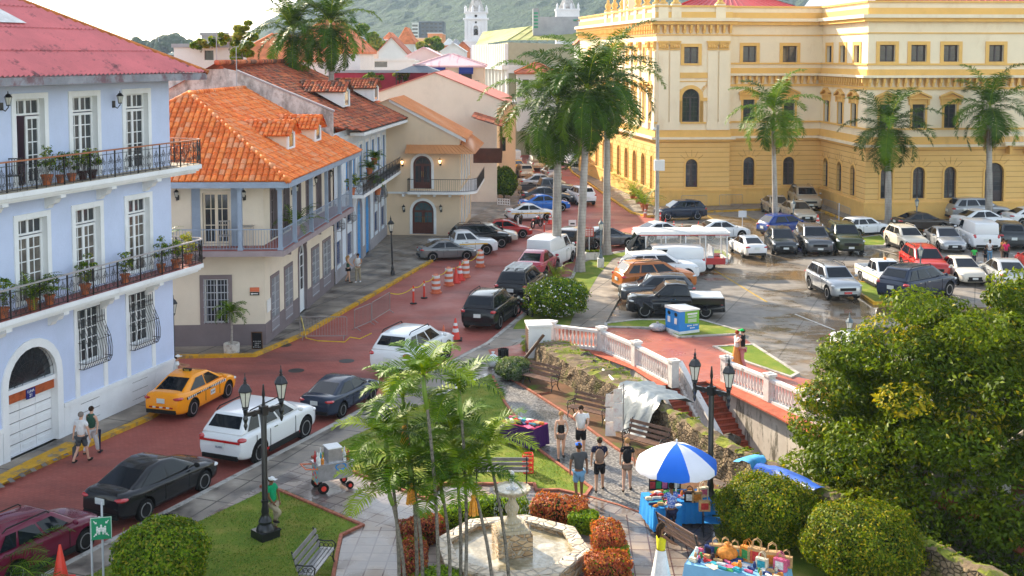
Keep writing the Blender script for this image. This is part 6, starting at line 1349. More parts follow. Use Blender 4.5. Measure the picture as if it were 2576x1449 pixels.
def frond(V,F,Mi,base,az,el,L,droop,nl,ll,lw,rng,m=0,twist=.0,hang=.5,plum=.35,rach=True):
 """one feather frond; appends quads to the lists"""
 h=Vector((math.cos(az),math.sin(az),0));sd=Vector((-h.y,h.x,0));p=Vector(base);e=el;pts=[p.copy()];K=14
 dirs=[]
 for i in range(K):
  d=h*math.cos(e)+Vector((0,0,math.sin(e)));dirs.append(d.copy());p=p+d*(L/K);pts.append(p.copy());e-=droop/K*(.5+1.1*i/K)
 dirs.append(dirs[-1])
 def Q(a,b,c,d,mm):
  o=len(V);V.extend([tuple(a),tuple(b),tuple(c),tuple(d)]);F.append((o,o+1,o+2,o+3));Mi.append(mm)
 if rach:
  for i in range(K):
   w0,w1=.035*(1-i/K)+.006,.035*(1-(i+1)/K)+.006;Q(pts[i]-sd*w0,pts[i]+sd*w0,pts[i+1]+sd*w1,pts[i+1]-sd*w1,2)
 for j in range(nl):
  t=.10+.89*j/(nl-1);x=t*K;i=min(K-1,int(x));q=pts[i].lerp(pts[i+1],x-i);d=dirs[i];up=sd.cross(d);up=up if up.z>0 else-up
  ln=ll*(math.sin(math.pi*min(1,(t*.80+.17)))**.7)*rng.uniform(.85,1.12)
  for s in(-1,1):
   pl_=rng.uniform(-plum,plum);a=(sd*s*(.92)+d*rng.uniform(.35,.6)+up*(.25+pl_)).normalized();b_=(a+Vector((0,0,-hang*rng.uniform(.7,1.5)))).normalized()
   wv=d*lw*.5;m1=q+a*ln*.5;e1=m1+b_*ln*.5;Q(q-wv*.5,q+wv*.5,m1+wv,m1-wv,m);Q(m1-wv,m1+wv,e1+wv*.15,e1-wv*.15,m)
def fmesh(name,V,F,Mi,mats,par):
 b=MB();b.v,b.f,b.mi=V,F,Mi;return b.build(name,mats,par)
def royal(px_,py_,cx,cy,R,label,nf=20,z0=.12,droop=2.3,seed=1,shaft=1.6,r0=.26,shf=0,nl=46,group='royal palms around the square',dark=.5,cz=None,name='royal_palm',lw=.07,dead=2,ll=.85,Yd=None):
 b0=at(px_,py_,z0)if Yd is None else Vector((*atY(px_,py_,Yd)[:2],0));cp=atY(cx,cy,b0.y);H=cp.z-b0.z;rng=random.Random(seed);e=empty(name,b0,0,label,'palm tree',group);top=Vector((cp.x-b0.x,0,H))
 base=top-Vector((0,0,shaft));pts=[Vector((base.x*t**1.3,0,base.z*t))for t in[i/10 for i in range(11)]]
 b=MB();b.tube(pts,[r0*1.45]+[r0*(1.02-.02*i+.08*math.sin(i*.5))for i in range(1,11)],12);shade_angle(b.build('trunk',M_ptrunk,e),60)
 b=MB();b.tube([base,base+(top-base)*.3,base+(top-base)*.8,top],[r0*.9,r0*.8,r0*.45,r0*.3],10);b.build('crownshaft',M_shaft,e,smooth=True)
 V,F,Mi=[],[],[]
 for k in range(nf):
  az=k*2.39996+rng.uniform(-.25,.25);t=k/(nf-1);el=1.45-2.25*t**.9+rng.uniform(-.1,.1);L=R*(1.2 if t<.5 else 1.02)*rng.uniform(.9,1.1)
  frond(V,F,Mi,top-Vector((0,0,.25*t)),az,el,L,droop*(.62+.2*t)*rng.uniform(.85,1.15),nl,ll,lw,rng,1 if rng.random()<dark else 0)
 frond(V,F,Mi,top,0,1.5,R*.5,.1,12,.15,.02,rng,0)
 fmesh('crown',V,F,Mi,[M_pf1,M_pf2,M_pf3],e)
 if dead:
  V,F,Mi=[],[],[]
  for k in range(dead):frond(V,F,Mi,base+Vector((0,0,.2)),rng.uniform(0,6.28),-1.25,R*.6,.3,22,.35,.04,rng,0)
  fmesh('dry_fronds',V,F,[0]*len(Mi),[M_dead],e)
 return e
royal(1400,668,1404,262,4.9,'tallest royal palm, foreground of the three by the brick street',32,droop=2.9,seed=3,nl=84,ll=1.0,lw=.075,r0=.30)
royal(1459,683,1478,222,4.5,'middle royal palm of the three by the brick street',26,droop=2.9,seed=8,nl=76,dark=.8,ll=1.0,lw=.075)
royal(1526,640,1528,200,4.7,'right royal palm of the three, its trunk black at the foot',26,droop=2.9,seed=12,nl=76,dark=.7,dead=4,ll=1.0,lw=.075)
royal(1950,582,1946,278,3.6,'royal palm with thin trunk, left one before the palace',22,droop=2.3,seed=5,nl=56,dark=.25,r0=.2,ll=.95,lw=.075)
royal(2234,570,2236,318,3.8,'royal palm in the middle of the car park grass island',24,droop=2.3,seed=9,nl=58,dark=.6,ll=.95,lw=.075)
royal(2487,568,2490,265,3.9,'royal palm at far right with brown hanging dead fronds',25,droop=2.3,seed=14,nl=58,dark=.6,dead=7,ll=.95,lw=.075)
royal(745,300,738,76,3.9,'left tall palm rising behind the old tiled roofs',28,droop=2.3,seed=21,nl=60,lw=.085,dark=.7,Yd=88,dead=4,group='pair of palms behind the roofs',ll=.8)
royal(836,300,832,58,3.7,'right tall palm rising behind the old tiled roofs',28,droop=2.4,seed=23,nl=60,lw=.085,dark=.5,Yd=87,dead=4,group='pair of palms behind the roofs',ll=.8)
M_sltr=mat('slender_trunk',(.17,.15,.12),.85,var=.5,vs=14,bump=.4);M_nut=mat('orange_palm_fruit',(.72,.30,.02),.5,var=.25,vs=20)
bases=[(1005,1500,1000,1085),(1022,1530,1008,1215),(1050,1490,1043,985),(1064,1510,1060,1150),(1130,1520,1140,1210),(1158,1480,1166,1070),(1170,1530,1185,965),(1246,1530,1212,1180),(1284,1500,1253,1105),(1105,1540,1095,930),]
lbs=['leftmost slender palm, with crown over the lawn edge','low slender palm with orange flower sheath at left','tall slender palm, crown near the dark blue saloon','slender palm with long orange fruit bunch, left of centre','slender palm crown just above the green hedge','slender palm in the middle of the clump','tallest slender palm, crown highest of the clump','short slender palm leaning left beside the fountain bowl','slender palm whose trunk crosses the fountain bowl','slender palm with crown touching the silver-white estate car']
for i,((bx_,by_,cx,cy),lb)in enumerate(zip(bases,lbs)):
 cx-=30;cy+=14
 rng=random.Random(40+i);b0=at(bx_,by_,GZ);cp=atY(cx,cy,b0.y+rng.uniform(-.2,.9));e=empty('slender_palm',b0,0,lb,'palm tree','clump of slender palms by the fountain');top=cp-b0
 b=MB();b.tube([top*t+Vector((.10*math.sin(t*3.1),0,0))for t in[k/8 for k in range(9)]],[.065]+[.05-.002*k for k in range(8)],8);shade_angle(b.build('trunk',M_sltr,e),60)
 b=MB();b.tube([top*.86+Vector((.04,0,0)),top*.93,top],[.05,.065,.035],8);b.build('crownshaft',M_shaft,e,smooth=True)
 V,F,Mi=[],[],[];nf=10
 for k in range(nf):
  t=k/(nf-1);frond(V,F,Mi,top,k*2.4+rng.uniform(-.3,.3),1.25-1.25*t,rng.uniform(1.2,1.65),1.5*rng.uniform(.8,1.2),30,.54,.042,rng,rng.choice([0,0,1,2]),plum=.15,hang=.35)
 fmesh('crown',V,F,Mi,[M_pf1,M_pf2,M_pf3],e)
 if i in(0,2,3,5,7):
  b=MB()
  q=top*.86;b.ball((q.x,q.y-.08,q.z-.06),.07,n=6,k=4)
  for k in range(30):a=rng.uniform(0,6.28);r=rng.uniform(.03,.10);b.tube([(q.x,q.y-.08,q.z-.06)]+[(q.x+r*math.cos(a)*(.6+.1*j),q.y-.1+r*math.sin(a)*(.6+.1*j),q.z-.1-j*.07)for j in range(1,7)],[.01]+[.014+.008*(j%2)for j in range(6)],4)
  b.build('fruit_bunch',M_nut,e)
LM=[M_leafA,M_leafB,M_leafC,M_leafY];TM_=[leafmat('tree_leaf',(.08,.13,.004)),leafmat('tree_leaf_dark',(.045,.08,.003)),leafmat('tree_leaf_light',(.16,.21,.006)),leafmat('tree_leaf_gold',(.32,.27,.012))]
def clumpy(center,radii,n,csize,seed,k=90,clump=1.1,flat=.6,low=-.85):
 """leaves gathered in many clumps spread over an uneven crown"""
 rng=np.random.default_rng(seed);d=rng.normal(0,1,(k*3,3));d/=np.linalg.norm(d,axis=1)[:,None];d=d[d[:,2]>low][:k]
 C=d*np.array(radii)*rng.uniform(.62,1.05,(len(d),1));idx=rng.integers(0,len(C),n);rr=rng.normal(0,1,(n,3));rr/=np.linalg.norm(rr,axis=1)[:,None];cs=rng.uniform(.6,1.25,len(C))*clump
 P=C[idx]+rr*(cs[idx]*rng.uniform(.75,1.05,n))[:,None]*np.array([1,1,flat]);return P+np.array(center),rr+np.array([0,0,.5]),idx,C
def tree(name,loc,ctr,radii,n,leaf,label,seed=1,k=90,clump=1.1,trunk_r=.35,mats=LM,group=None,w_=(5,4,2,1),cat='tree',limbs=7,name2='crown',low=-.85):
 e=empty(name,loc,0,label,cat,group);rng=np.random.default_rng(seed);P,Nn,idx,C=clumpy(ctr,radii,n,1,seed,k,clump,low=low)
 pm=np.array(w_)/sum(w_);cm=rng.choice(len(mats),len(C),p=pm);lm=rng.choice(len(mats),n,p=pm);mi=np.where(rng.random(n)<.55,cm[idx],lm)
 leafmesh(name2,P,Nn,leaf,mats,e,midx=mi,rng=rng,aspect=.42)
 b=MB();ct=Vector(ctr);b.tube([(0,0,0),(.1,.05,ct.z*.3),(ct.x*.3,ct.y*.3,max(.3,ct.z-radii[2]*.4))],[trunk_r*1.3,trunk_r,trunk_r*.7],10);b.build('trunk',M_trunk,e)
 for j in range(limbs):
  t=Vector(C[j])*.8+ct;s0=Vector((ct.x*.3,ct.y*.3,max(.3,ct.z-radii[2]*.4)));b=MB();b.tube([s0,s0.lerp(t,.5)+Vector((0,0,.3)),t],[trunk_r*.6,trunk_r*.35,.04],7);b.build('limb',M_trunk,e)
 return e
tb_=at(2420,1390,-2.9)
tree('broad_tree',Vector((11.6,36.6,-3.0)),(3.8,-1.2,4.1),(6.5,4.3,5.8),280000,.088,'huge dense green tree filling the right bottom of the photo',3,640,.85,.5,w_=(5,4,3,.7),limbs=12,low=-1.01,mats=TM_)
tree('broad_tree',Vector((13.2,39.6,-3.0)),(0,0,2.2),(2.2,2.2,3.2),34000,.09,'lower bushy tree at the left foot of the huge tree beside the white wall',5,90,.6,.15,w_=(5,3,3,1),limbs=6,mats=TM_)
def bush(px_,py_,rx,rz,label,seed,n=14000,leaf=.055,mats=LM,w_=(5,3,3,1),z=GZ,ry=None,name='round_bush',cat='bush',group=None,stem=.06,rough=.07,xyz=None,rz_=0,flat=0.0):
 b0=at(px_,py_,z)if xyz is None else Vector(xyz);rng=np.random.default_rng(seed);e=empty(name,b0,rz_,label,cat,group);ry=ry or rx
 d=rng.normal(0,1,(n,3));d/=np.linalg.norm(d,axis=1)[:,None];d[:,2]=np.maximum(d[:,2],-.75)
 if flat:d=np.sign(d)*np.abs(d)**flat;d/=np.abs(d).max(axis=1)[:,None]**.6
 f=1+rough*np.sin(d[:,0]*9+seed)*np.cos(d[:,1]*8)+rough*.7*np.sin(d[:,2]*7+d[:,0]*4+seed*2)+rng.normal(0,rough*.6,n);P=d*f[:,None]*np.array([rx,ry,rz])*rng.choice([1,1,.95,.88],n)[:,None]+np.array([0,0,rz+stem])
 pm=np.array(w_)/sum(w_);leafmesh('leaves',P,d,leaf,mats,e,midx=rng.choice(len(mats),n,p=pm),rng=rng,aspect=.55,spread=.55)
 b=MB();b.ball((0,0,rz+stem),(rx*.84,ry*.84,rz*.84),n=14,k=8);b.tube([(0,0,0),(0,0,rz)],.07,6);b.build('dark_core_and_stem',mat('dark_leaf_filler',(.02,.03,.008),.95,var=.3,vs=4),e);return e  # dark filler ball added behind the leaf gaps; only the tube is a stem
bush(408,1478,1.18,.84,'clipped round bright green bush at the bottom left by the litter bin',1,17000,.05,w_=(5,2,5,2))
bush(1936,1364,1.48,.88,'clipped dome bush behind the blue folding chair',2,30000,.042,w_=(5,3,3,2.5),mats=TM_,rough=.1)
bush(2168,1462,1.50,.98,'clipped dome bush at the bottom right beneath the big tree',3,30000,.042,w_=(4,3,4,2.5),mats=TM_)
fb=bush(1400,795,1.55,.92,'loose round bush dotted with small white flowers beside the street',4,15000,.065,w_=(5,4,3,.5),rough=.12,stem=.1)
rng=np.random.default_rng(2);d=rng.normal(0,1,(420,3));d/=np.linalg.norm(d,axis=1)[:,None];leafmesh('white_flowers',d*np.array([1.66,1.66,1.0])+np.array([0,0,1.02]),d,.045,[M_white],fb,aspect=1)
M_sage=leafmat('sage_leaf',(.13,.17,.10));bush(1292,950,.75,.42,'low grey-green shrub at the upper end of the stone wall',6,7000,.05,[M_sage,M_leafB],(3,1),stem=0,ry=1.0)
M_rl=leafmat('red_hedge_leaf',(.42,.10,.045));M_rl2=leafmat('dark_red_hedge_leaf',(.20,.035,.03));M_rl3=leafmat('orange_hedge_leaf',(.50,.20,.06));M_lime=leafmat('lime_hedge_leaf',(.30,.42,.02));M_lime2=leafmat('green_hedge_leaf',(.14,.27,.02))
RH=[M_rl,M_rl2,M_rl3,M_leafA];LH=[M_lime,M_lime2,M_leafA]
for i,(x,y,rx,ry,rz,rot,red,lb)in enumerate([(1062,1362,.62,.38,.34,.45,2,'dark red hedge block at the upper left of the fountain'),(1040,1452,.36,.75,.42,.05,2,'dark red hedge block at the lower left of the fountain'),(1155,1322,.60,.3,.30,.35,0,'lime green hedge left of the fountain pool, behind the slender palms'),(1258,1298,.78,.26,.30,.0,0,'lime green hedge behind the fountain bowl'),(1345,1300,.30,.22,.2,0,0,'small green hedge right behind the fountain'),(1408,1312,.82,.5,.36,-.25,1,'large red hedge block at the upper right of the fountain'),(1468,1335,.40,.34,.28,-.3,0,'bright green hedge with floodlight right of the fountain'),(1530,1392,.42,.66,.40,.05,1,'orange-red hedge block right of the fountain pool'),(1548,1412,.36,.26,.22,0,0,'lime tuft between the two right-hand orange-red hedges'),(1528,1462,.58,.42,.36,.1,1,'orange-red hedge block at the bottom right of the fountain'),(1100,1480,.6,.3,.25,0,0,'low green hedge at the bottom left of the fountain'),(1040,1385,.3,.25,.16,0,0,'green tuft between the two dark red hedge blocks')]):
 bush(x,y,rx,rz,lb,60+i,5200 if red else 3600,.04,RH if red else LH,((6,4,5,1)if red==1 else(3,6,2,1))if red else(5,4,2),ry=ry,name='hedge',cat='hedge',group='hedges ringing the fountain',stem=.0,rz_=rot,flat=.75,rough=.07)
def fern(px_,py_,z,n,L,label,mats=(0,0,2),seed=1,el=1.2,droop=1.8,nl=22,ll=.3,lw=.035,name='palm_shrub',cat='plant',group=None,pot=None,parent=None,loc=None,h0=0):
 b0=loc if loc is not None else at(px_,py_,z);e=empty(name,b0,0,label,cat,group);rng=random.Random(seed);V,F,Mi=[],[],[]
 for k in range(n):t=k/max(1,n-1);frond(V,F,Mi,(0,0,h0),k*2.4+rng.uniform(-.3,.3),el-el*.85*t,L*rng.uniform(.8,1.15),droop*rng.uniform(.7,1.2),nl,ll,lw,rng,rng.choice(mats),plum=.2)
 fmesh('fronds',V,F,Mi,[M_pf1,M_pf2,M_pf3],e);return e
fern(1395,700,GZ,14,1.9,'yellow-green fern palm behind the white-flowered bush',(2,2,0),3)
fern(-30,1470,GZ,22,2.6,'dark feathery palm fronds over the maroon car at bottom left',(1,1,1,0),4,el=1.1,droop=1.7,nl=40,ll=.5,lw=.03)
fern(1334,880,GZ,8,.6,'small spiky palm plant in a planter by the white cabinet',(0,2),5,h0=.3)
e=empty('potted_palm',at(583,892,.01),0,'small palm in a round white concrete planter at the street corner','potted plant')
b=MB();b.lathe([(.30,0),(.36,.06),(.38,.5),(.36,.55),(.30,.55),(.28,.46)],(0,0,0),18);b.build('planter',stains(mat('white_planter',(.55,.52,.47),.85,var=.1,vs=3),(.25,.2,.16),4,.5,.65),e)
b=MB();b.tube([(0,0,.45),(.03,0,1.2),(.0,0,2.0)],[.055,.045,.05],8);b.build('trunk',M_ptrunk,e);V,F,Mi=[],[],[];rng=random.Random(2)
for k in range(15):frond(V,F,Mi,(0,0,2.0),k*2.4,1.25-1.3*k/14,1.0,1.9,22,.34,.035,rng,rng.choice((0,1)),plum=.2)
fmesh('crown',V,F,Mi,[M_pf1,M_pf2,M_pf3],e)
p=atY(607,110,88);tree('creeper_column',Vector((p.x+.1,88,p.z-3)),(0,0,2.6),(.75,.6,2.4),5000,.16,'upright bright green creeper on a post beyond the old roofs',31,26,.42,.1,w_=(4,1,4,3),cat='plant',limbs=2)
for x,y,Y,r,lb,sd in((575,100,88.5,.8,'leafy creeper arm reaching left from the creeper post',32),(532,105,91,.5,'small green shrub on the white rooftop at left',33),(504,112,91,.6,'low green plants left along the white rooftop edge',34),(1012,192,127,.8,'pot plants on the roof terrace beside the gazebo',35),(940,196,127,1.0,'green plants along the edge of the white roof terrace',36),(912,103,255,4.5,'rounded yellow-green tree among the far rooftops',37),(1078,118,258,3.0,'dark green tree between red roof and pink gable',38)):
 p=atY(x,y,Y);tree('rooftop_plant' if Y<200 else 'far_tree',Vector((p.x,Y,p.z-r)),(0,0,r),(r,r*.8,r*.7),1500 if Y<200 else 3500,.14 if Y<200 else .5,lb,sd,14,r*.35,.06,w_=(4,2,4,2),cat='plant' if Y<200 else 'tree',limbs=2)
def pot(loc,label,s=1.0,kind='leafy',seed=1,group='potted plants on the blue house balconies',potm=None,w_=(4,4,3,1),tall=.5):
 e=empty('potted_plant',loc,0,label,'potted plant',group);b=MB();b.lathe([(.11*s,0),(.16*s,.26*s),(.185*s,.27*s),(.185*s,.32*s),(.15*s,.32*s),(.14*s,.27*s)],(0,0,0),12);b.build('pot',potm or M_terra,e,smooth=False)
 if kind=='leafy':
  rng=np.random.default_rng(seed);P,Nn,idx,C=clumpy((0,0,.32*s+tall*s*.8),(.28*s,.28*s,tall*s*.7),420,1,seed,16,.13*s);leafmesh('leaves',P,Nn,.045*s,LM,e,midx=rng.choice(4,420,p=np.array(w_)/sum(w_)),rng=rng)
  b=MB();[b.tube([(0,0,.25*s),tuple(C[k]*.9+np.array([0,0,.32*s+tall*s*.8]))],.008,3)for k in range(6)];b.build('stems',M_trunk,e)
 else:
  rr=random.Random(seed);V,F,Mi=[],[],[]
  for k in range(12):frond(V,F,Mi,(0,0,.3*s),k*2.4,1.3-.9*k/11,tall*1.6*s,1.5,18,.24*s,.03*s,rr,rr.choice((0,1,2)if w_[3]>1 else(0,1)),plum=.2)
  fmesh('fronds',V,F,Mi,[M_pf1,M_pf2,M_pf3],e)
 return e
fl,fu=5.27,9.47
for i,(x,y,s,kd,tl,lb)in enumerate([(12,893,1.3,'leafy',.6,'potted shrub at the left edge of the lower balcony'),(85,872,1.4,'frond',.8,'big feathery palm in a pot on the lower balcony'),(128,862,1.3,'leafy',.45,'potted shrub right of the feathery palm on the lower balcony'),(218,838,1.4,'leafy',.6,'potted shrub before the middle lower-balcony door'),(318,815,1.25,'leafy',.55,'potted shrub between the middle and right lower-balcony doors'),(408,780,1.25,'leafy',.7,'potted trailing plant before the right lower-balcony door'),(444,742,1.3,'leafy',.55,'potted plant behind the corner of the lower balcony')]):
 u,z=F1.hit(x,y-55,.55);pot(F1.P(u,.52,fl),lb,s*.85,kd,70+i,tall=tl)
for i,(u_,w2,s,kd,lb)in enumerate([(L1+.62,.35,1.3,'leafy','yellow-leaved potted plant at the outer corner of the lower balcony'),(L1+.5,-1.2,1.4,'frond','tall dark potted plant round the corner of the lower balcony')]):pot(F1.P(u_,w2,fl),lb,s*.9,kd,80+i,w_=(1,0,2,6)if i==0 else(4,4,1,1),tall=.5 if i==0 else .9)
for i,(x,s,pm_,lb)in enumerate([(118,1.5,M_terra,'large terracotta pot plant at left of the top balcony'),(152,1.2,M_terra,'leafy plant in the second terracotta pot on the top balcony'),(180,1.2,M_terra,'small terracotta pot with sparse plant on the top balcony'),(208,1.3,mat('dark_pot',(.05,.02,.02),.6),'dark pot with leafy shrub on the top balcony'),(232,1.3,MATS['dark_pot'],'dark pot before the middle top door')]):
 u,z=F1.hit(x,430,.5);pot(F1.P(u,.5,fu),lb,s*.8,'leafy',90+i,potm=pm_,tall=.55)
for i,(x,y,s,lb)in enumerate([(1592,500,2.0,'tall yellow-green potted plant by the palace street door'),(1605,512,1.8,'potted palm nearest the palace doors'),(1622,531,1.9,'bushy golden palm in terracotta pot by the palace corner'),(1616,522,1.4,'smaller golden pot plant behind the palace corner one'),(1576,478,2.0,'teal pot with tall plant up the palace pavement'),(1566,470,2.2,'teal pot with banana-like plant by the palace arches'),(1500,432,1.6,'potted shrub at the start of the planter row up the street'),(1510,438,1.6,'second potted shrub of the planter row up the street'),(1520,446,1.6,'third potted shrub of the planter row up the street')]):
 pot(at(x,y,GZ),lb,s,'frond',110+i,'potted plants along the palace pavement',mat('teal_pot',(.01,.10,.11),.3,var=0)if i in(4,5)else M_terra,(1,1,1,4),tall=.8)
p=Fb.P(3.2,.7,ZB);pot(Vector((p.x,p.y,ZB)),'fern-like palm in the grey side porch',1.5,'frond',130,'plants on the porch and shutters',tall=.8)
for i,(x,y,lb)in enumerate(((942,395,'round fern hanging high on the blue shutter wall'),(930,420,'second hanging fern on the blue shutter wall'),(932,452,'bushy plant on the black balcony of the shuttered house'),(885,470,'red flowering plant at the near end of the black balcony'),(950,472,'trailing plant over the black balcony rail'))):
 u,z=Fc.hit(x,y,.8);pot(Fc.P(u,.8,z-.5),lb,1.4,'frond' if i<3 else 'leafy',140+i,'plants on the porch and shutters',w_=(3,2,2,1),tall=.4)
p=at(1268,502,GZ);bush(1268,498,1.2,1.5,'tall green hedge behind a white picket by the blank gable',150,4500,.12,w_=(5,4,2,0),ry=.8,z=GZ)
def _stone(t,b,tc,mor=(.10,.075,.05),a=(.16,.11,.07),c_=(.38,.28,.17),sc_=5.2,moss=True):
 v=N(t,'ShaderNodeTexVoronoi');v.inputs['Scale'].default_value=sc_;v2=N(t,'ShaderNodeTexVoronoi',feature='DISTANCE_TO_EDGE');v2.inputs['Scale'].default_value=sc_
 mp=N(t,'ShaderNodeMapping');mp.inputs['Scale'].default_value=(1,1,1.7);t.links.new(tc.outputs['Object'],mp.inputs[0]);t.links.new(mp.outputs[0],v.inputs[0]);t.links.new(mp.outputs[0],v2.inputs[0])
 c=mix(t,.5,ramp(t,v.outputs['Color'],[(.2,a),(.8,c_)]),ramp(t,noise(t,tc,4,6),[(.35,a),(.65,c_)]));c=mix(t,ramp(t,v2.outputs[0],[(.02,(1,1,1)),(.09,(0,0,0))]),c,mor)
 if moss:c=mix(t,mix(t,.7,(0,0,0),ramp(t,noise(t,tc,1.6,6),[(.54,(0,0,0)),(.64,(1,1,1))])),c,(.10,.11,.02));c=mix(t,mix(t,.8,(0,0,0),ramp(t,noise(t,tc,.9,6),[(.50,(0,0,0)),(.66,(1,1,1))])),c,(.045,.035,.025))
 t.links.new(c,b.inputs['Base Color']);bumpn(t,b,ramp(t,v2.outputs[0],[(0,(0,0,0)),(.15,(1,1,1))]),.9,.06)
M_stone=texnode_mat('old_rubble_masonry',_stone,.9)
M_fstone=texnode_mat('fountain_stone',lambda t,b,tc:_stone(t,b,tc,(.55,.47,.36),(.32,.19,.09),(.62,.45,.27),4.2,False),.55)
def _retw(t,b,tc):
 c=ramp(t,noise(t,tc,.8,6),[(.3,(.50,.43,.36)),(.7,(.68,.62,.54))]);n=noise(t,tc,1.7,7,0,(1.4,1.4,.28),.75)
 c=mix(t,mix(t,.85,(0,0,0),ramp(t,n,[(.53,(0,0,0)),(.62,(1,1,1))])),c,(.085,.075,.05));t.links.new(c,b.inputs['Base Color']);bumpn(t,b,n,.3,.03)
M_retw=texnode_mat('streaked_white_wall',_retw,.85);M_balw=stains(mat('weathered_balustrade',(.70,.66,.62),.8,var=.1,vs=3),(.20,.18,.15),2.4,.56,.68,(1,1,.5),.9);M_step=stains(mat('red_step_tiles',(.48,.12,.07),.65,var=.2,vs=3),(.22,.08,.05),2,.5,.7)
BASE=[(1345,905),(1395,947),(1457,988),(1520,1019),(1649,1102),(1799,1199),(1900,1255),(2059,1343),(2300,1475)]
bl=[at(x,y,GZ)for x,y in BASE];bl.append(bl[-1]+(bl[-1]-bl[-2]).normalized()*14)
def resample(P,step):
 out=[P[0]];
 for a,c in zip(P[:-1],P[1:]):
  n=max(1,round((c-a).length/step));out+=[a.lerp(c,i/n)for i in range(1,n+1)]
 return out
ws=resample(bl,.32);rng=random.Random(11);nrow=8;V=[];rows=[]
hts=lambda s:.76+.36*min(1,s/14)
s_=0
for i,p in enumerate(ws):
 if i:s_+=(p-ws[i-1]).length
 d=(ws[min(i+1,len(ws)-1)]-ws[max(i-1,0)]).normalized();r=Vector((-d.y,d.x,0));
 if r.x<0:r=-r
 h=hts(s_)+rng.uniform(-.07,.07);th=.62+1.05/(1+math.exp((s_-9.5)*1.1))+rng.uniform(-.06,.06);j=lambda k=.05:rng.uniform(-k,k)
 ring=[p+r*(-.08+j())+Vector((0,0,-GZ)),p+r*j()+Vector((0,0,h*.33)),p+r*(.04+j())+Vector((0,0,h*.66)),p+r*(.10+j())+Vector((0,0,h)),p+r*(th*.35)+Vector((0,0,h+.08+j(.06))),p+r*(th*.7)+Vector((0,0,h+.06+j(.06))),p+r*(th+j())+Vector((0,0,h+j(.05))),p+r*(th+.1+j())+Vector((0,0,-.9)),p+r*(th+.12)+Vector((0,0,-3.1))]
 rows.append(ring)
b=MB();n=len(rows[0]);b.v=[tuple(q)for r in rows for q in r]
for i in range(len(rows)-1):
 for k in range(n-1):b.f.append((i*n+k,i*n+k+1,(i+1)*n+k+1,(i+1)*n+k));b.mi.append(1 if k in(3,4,5)else 0)
b.f.append(tuple(range(n)));b.mi.append(0)
def _wtop(t,b,tc):
 c=ramp(t,noise(t,tc,1.5,8),[(.34,(.13,.095,.065)),(.47,(.22,.16,.10)),(.54,(.14,.16,.025)),(.66,(.24,.25,.04))]);t.links.new(c,b.inputs['Base Color']);bumpn(t,b,noise(t,tc,9,5),.8,.06)
sw=tag(b.build('ruined_stone_wall',[M_stone,texnode_mat('weedy_wall_top',_wtop,.95)]),'long ruined old stone rampart wall with weeds on top beside the benches','stone wall')
rngn=np.random.default_rng(8);idx=rngn.integers(0,len(rows),5200);tt=rngn.uniform(0,1,5200);P=[]
for i,t_ in zip(idx,tt):a,c=rows[i][3],rows[i][6];q=a.lerp(c,t_);P.append((q.x,q.y,q.z+.07))
keep=np.array([math.sin(p[0]*2.1+p[1]*.9)+math.cos(p[1]*1.7)>-.1 for p in P]);P=np.array(P)[keep]
tag(leafmesh('weeds',P,np.tile([0,0,1.],(len(P),1)),.06,[M_leafA,M_lime2,M_leafY],None,rng=rngn,aspect=.3,spread=1.2),'low weeds and grass growing along the top of the ruined wall','weeds',kind='stuff')
for x,y,s_,lb in((1476,900,.35,'dark boulder at the upper end of the ruined wall'),(1494,918,.3,'dark boulder just below the upper one on the ruined wall top'),(1558,963,.28,'flat dark stone on the ruined wall below the white tube'),(1838,1108,.42,'mossy dark rock at the foot of the steps')):
 p=at(x,y,.9 if x<1800 else-1.2);b=MB();b.ball((0,0,0),(s_,s_*.8,s_*.6),n=9,k=6);rr=random.Random(x);b.v=[(a+rr.uniform(-.06,.06),c+rr.uniform(-.06,.06),d+rr.uniform(-.05,.05))for a,c,d in b.v];tag(b.build('boulder',mat('dark_rock',(.10,.085,.065),.9,var=.4,vs=5,bump=.5),loc=p),lb,'boulder')
b=MB();a,c=at(1516,930,1.05),at(1544,957,1.05);b.tube([a,c],.055,8);tag(b.build('pipe',M_white),'white plastic tube lying on the weedy wall top','pipe')
b=MB();a,c=at(1340,862,.2),at(1368,838,1.4);b.tube([at(1312,912,.1),at(1368,842,1.35)],.07,8);tag(b.build('wooden_beam',M_wood),'dark wooden beam leaning against the white cabinet','beam')
def rwall(name,pts,z0,z1,th,label):
 b=MB()
 for a,c in zip(pts[:-1],pts[1:]):
  a,c=Vector((*a,0)),Vector((*c,0));M,L=segM(a,c);b.M=M;b.bx(-.02,L+.02,-th/2,th/2,z0,z1)
 return tag(b.build(name,M_retw),label,'retaining wall')
dirS=Vector((.36,-.933,0));
wb=rwall('retaining_wall',[(8.74,49.42),(10.66,44.43),(11.79,40.94),(14.2,33.5),(18,21)],-3.1,GZ-.02,.16,'tall white streaked retaining wall on the right of the steps')
wa=rwall('retaining_wall',[(3.73,54.10),(5.47,51.20),(6.3,48.60)],-3.1,GZ-.02,.16,'low white streaked wall edge left of the steps under the terrace')
b=MB()
for a,c in zip([(8.80,49.42),(10.70,44.43),(11.83,40.94),(14.24,33.5)],[(10.70,44.43),(11.83,40.94),(14.24,33.5),(18.05,21)]):M,L=segM((*a,0),(*c,0));b.M=M;b.bx(0,L,-.16,.55,GZ-.02,GZ+.05)
b.build('coping',M_step,wb)
b=MB()
for a,c in zip([(3.75,54.0),(5.5,51.15)],[(5.5,51.15),(6.3,48.55)]):M,L=segM((*a,0),(*c,0));b.M=M;b.bx(0,L,-.5,.14,GZ+.006,GZ+.03)
b.build('coping',M_step,wa)
st=empty('steps',(0,0,0),0,'two flights of red tiled steps split by a sloping white balustrade','steps');nS,rise,run=15,.165,.25
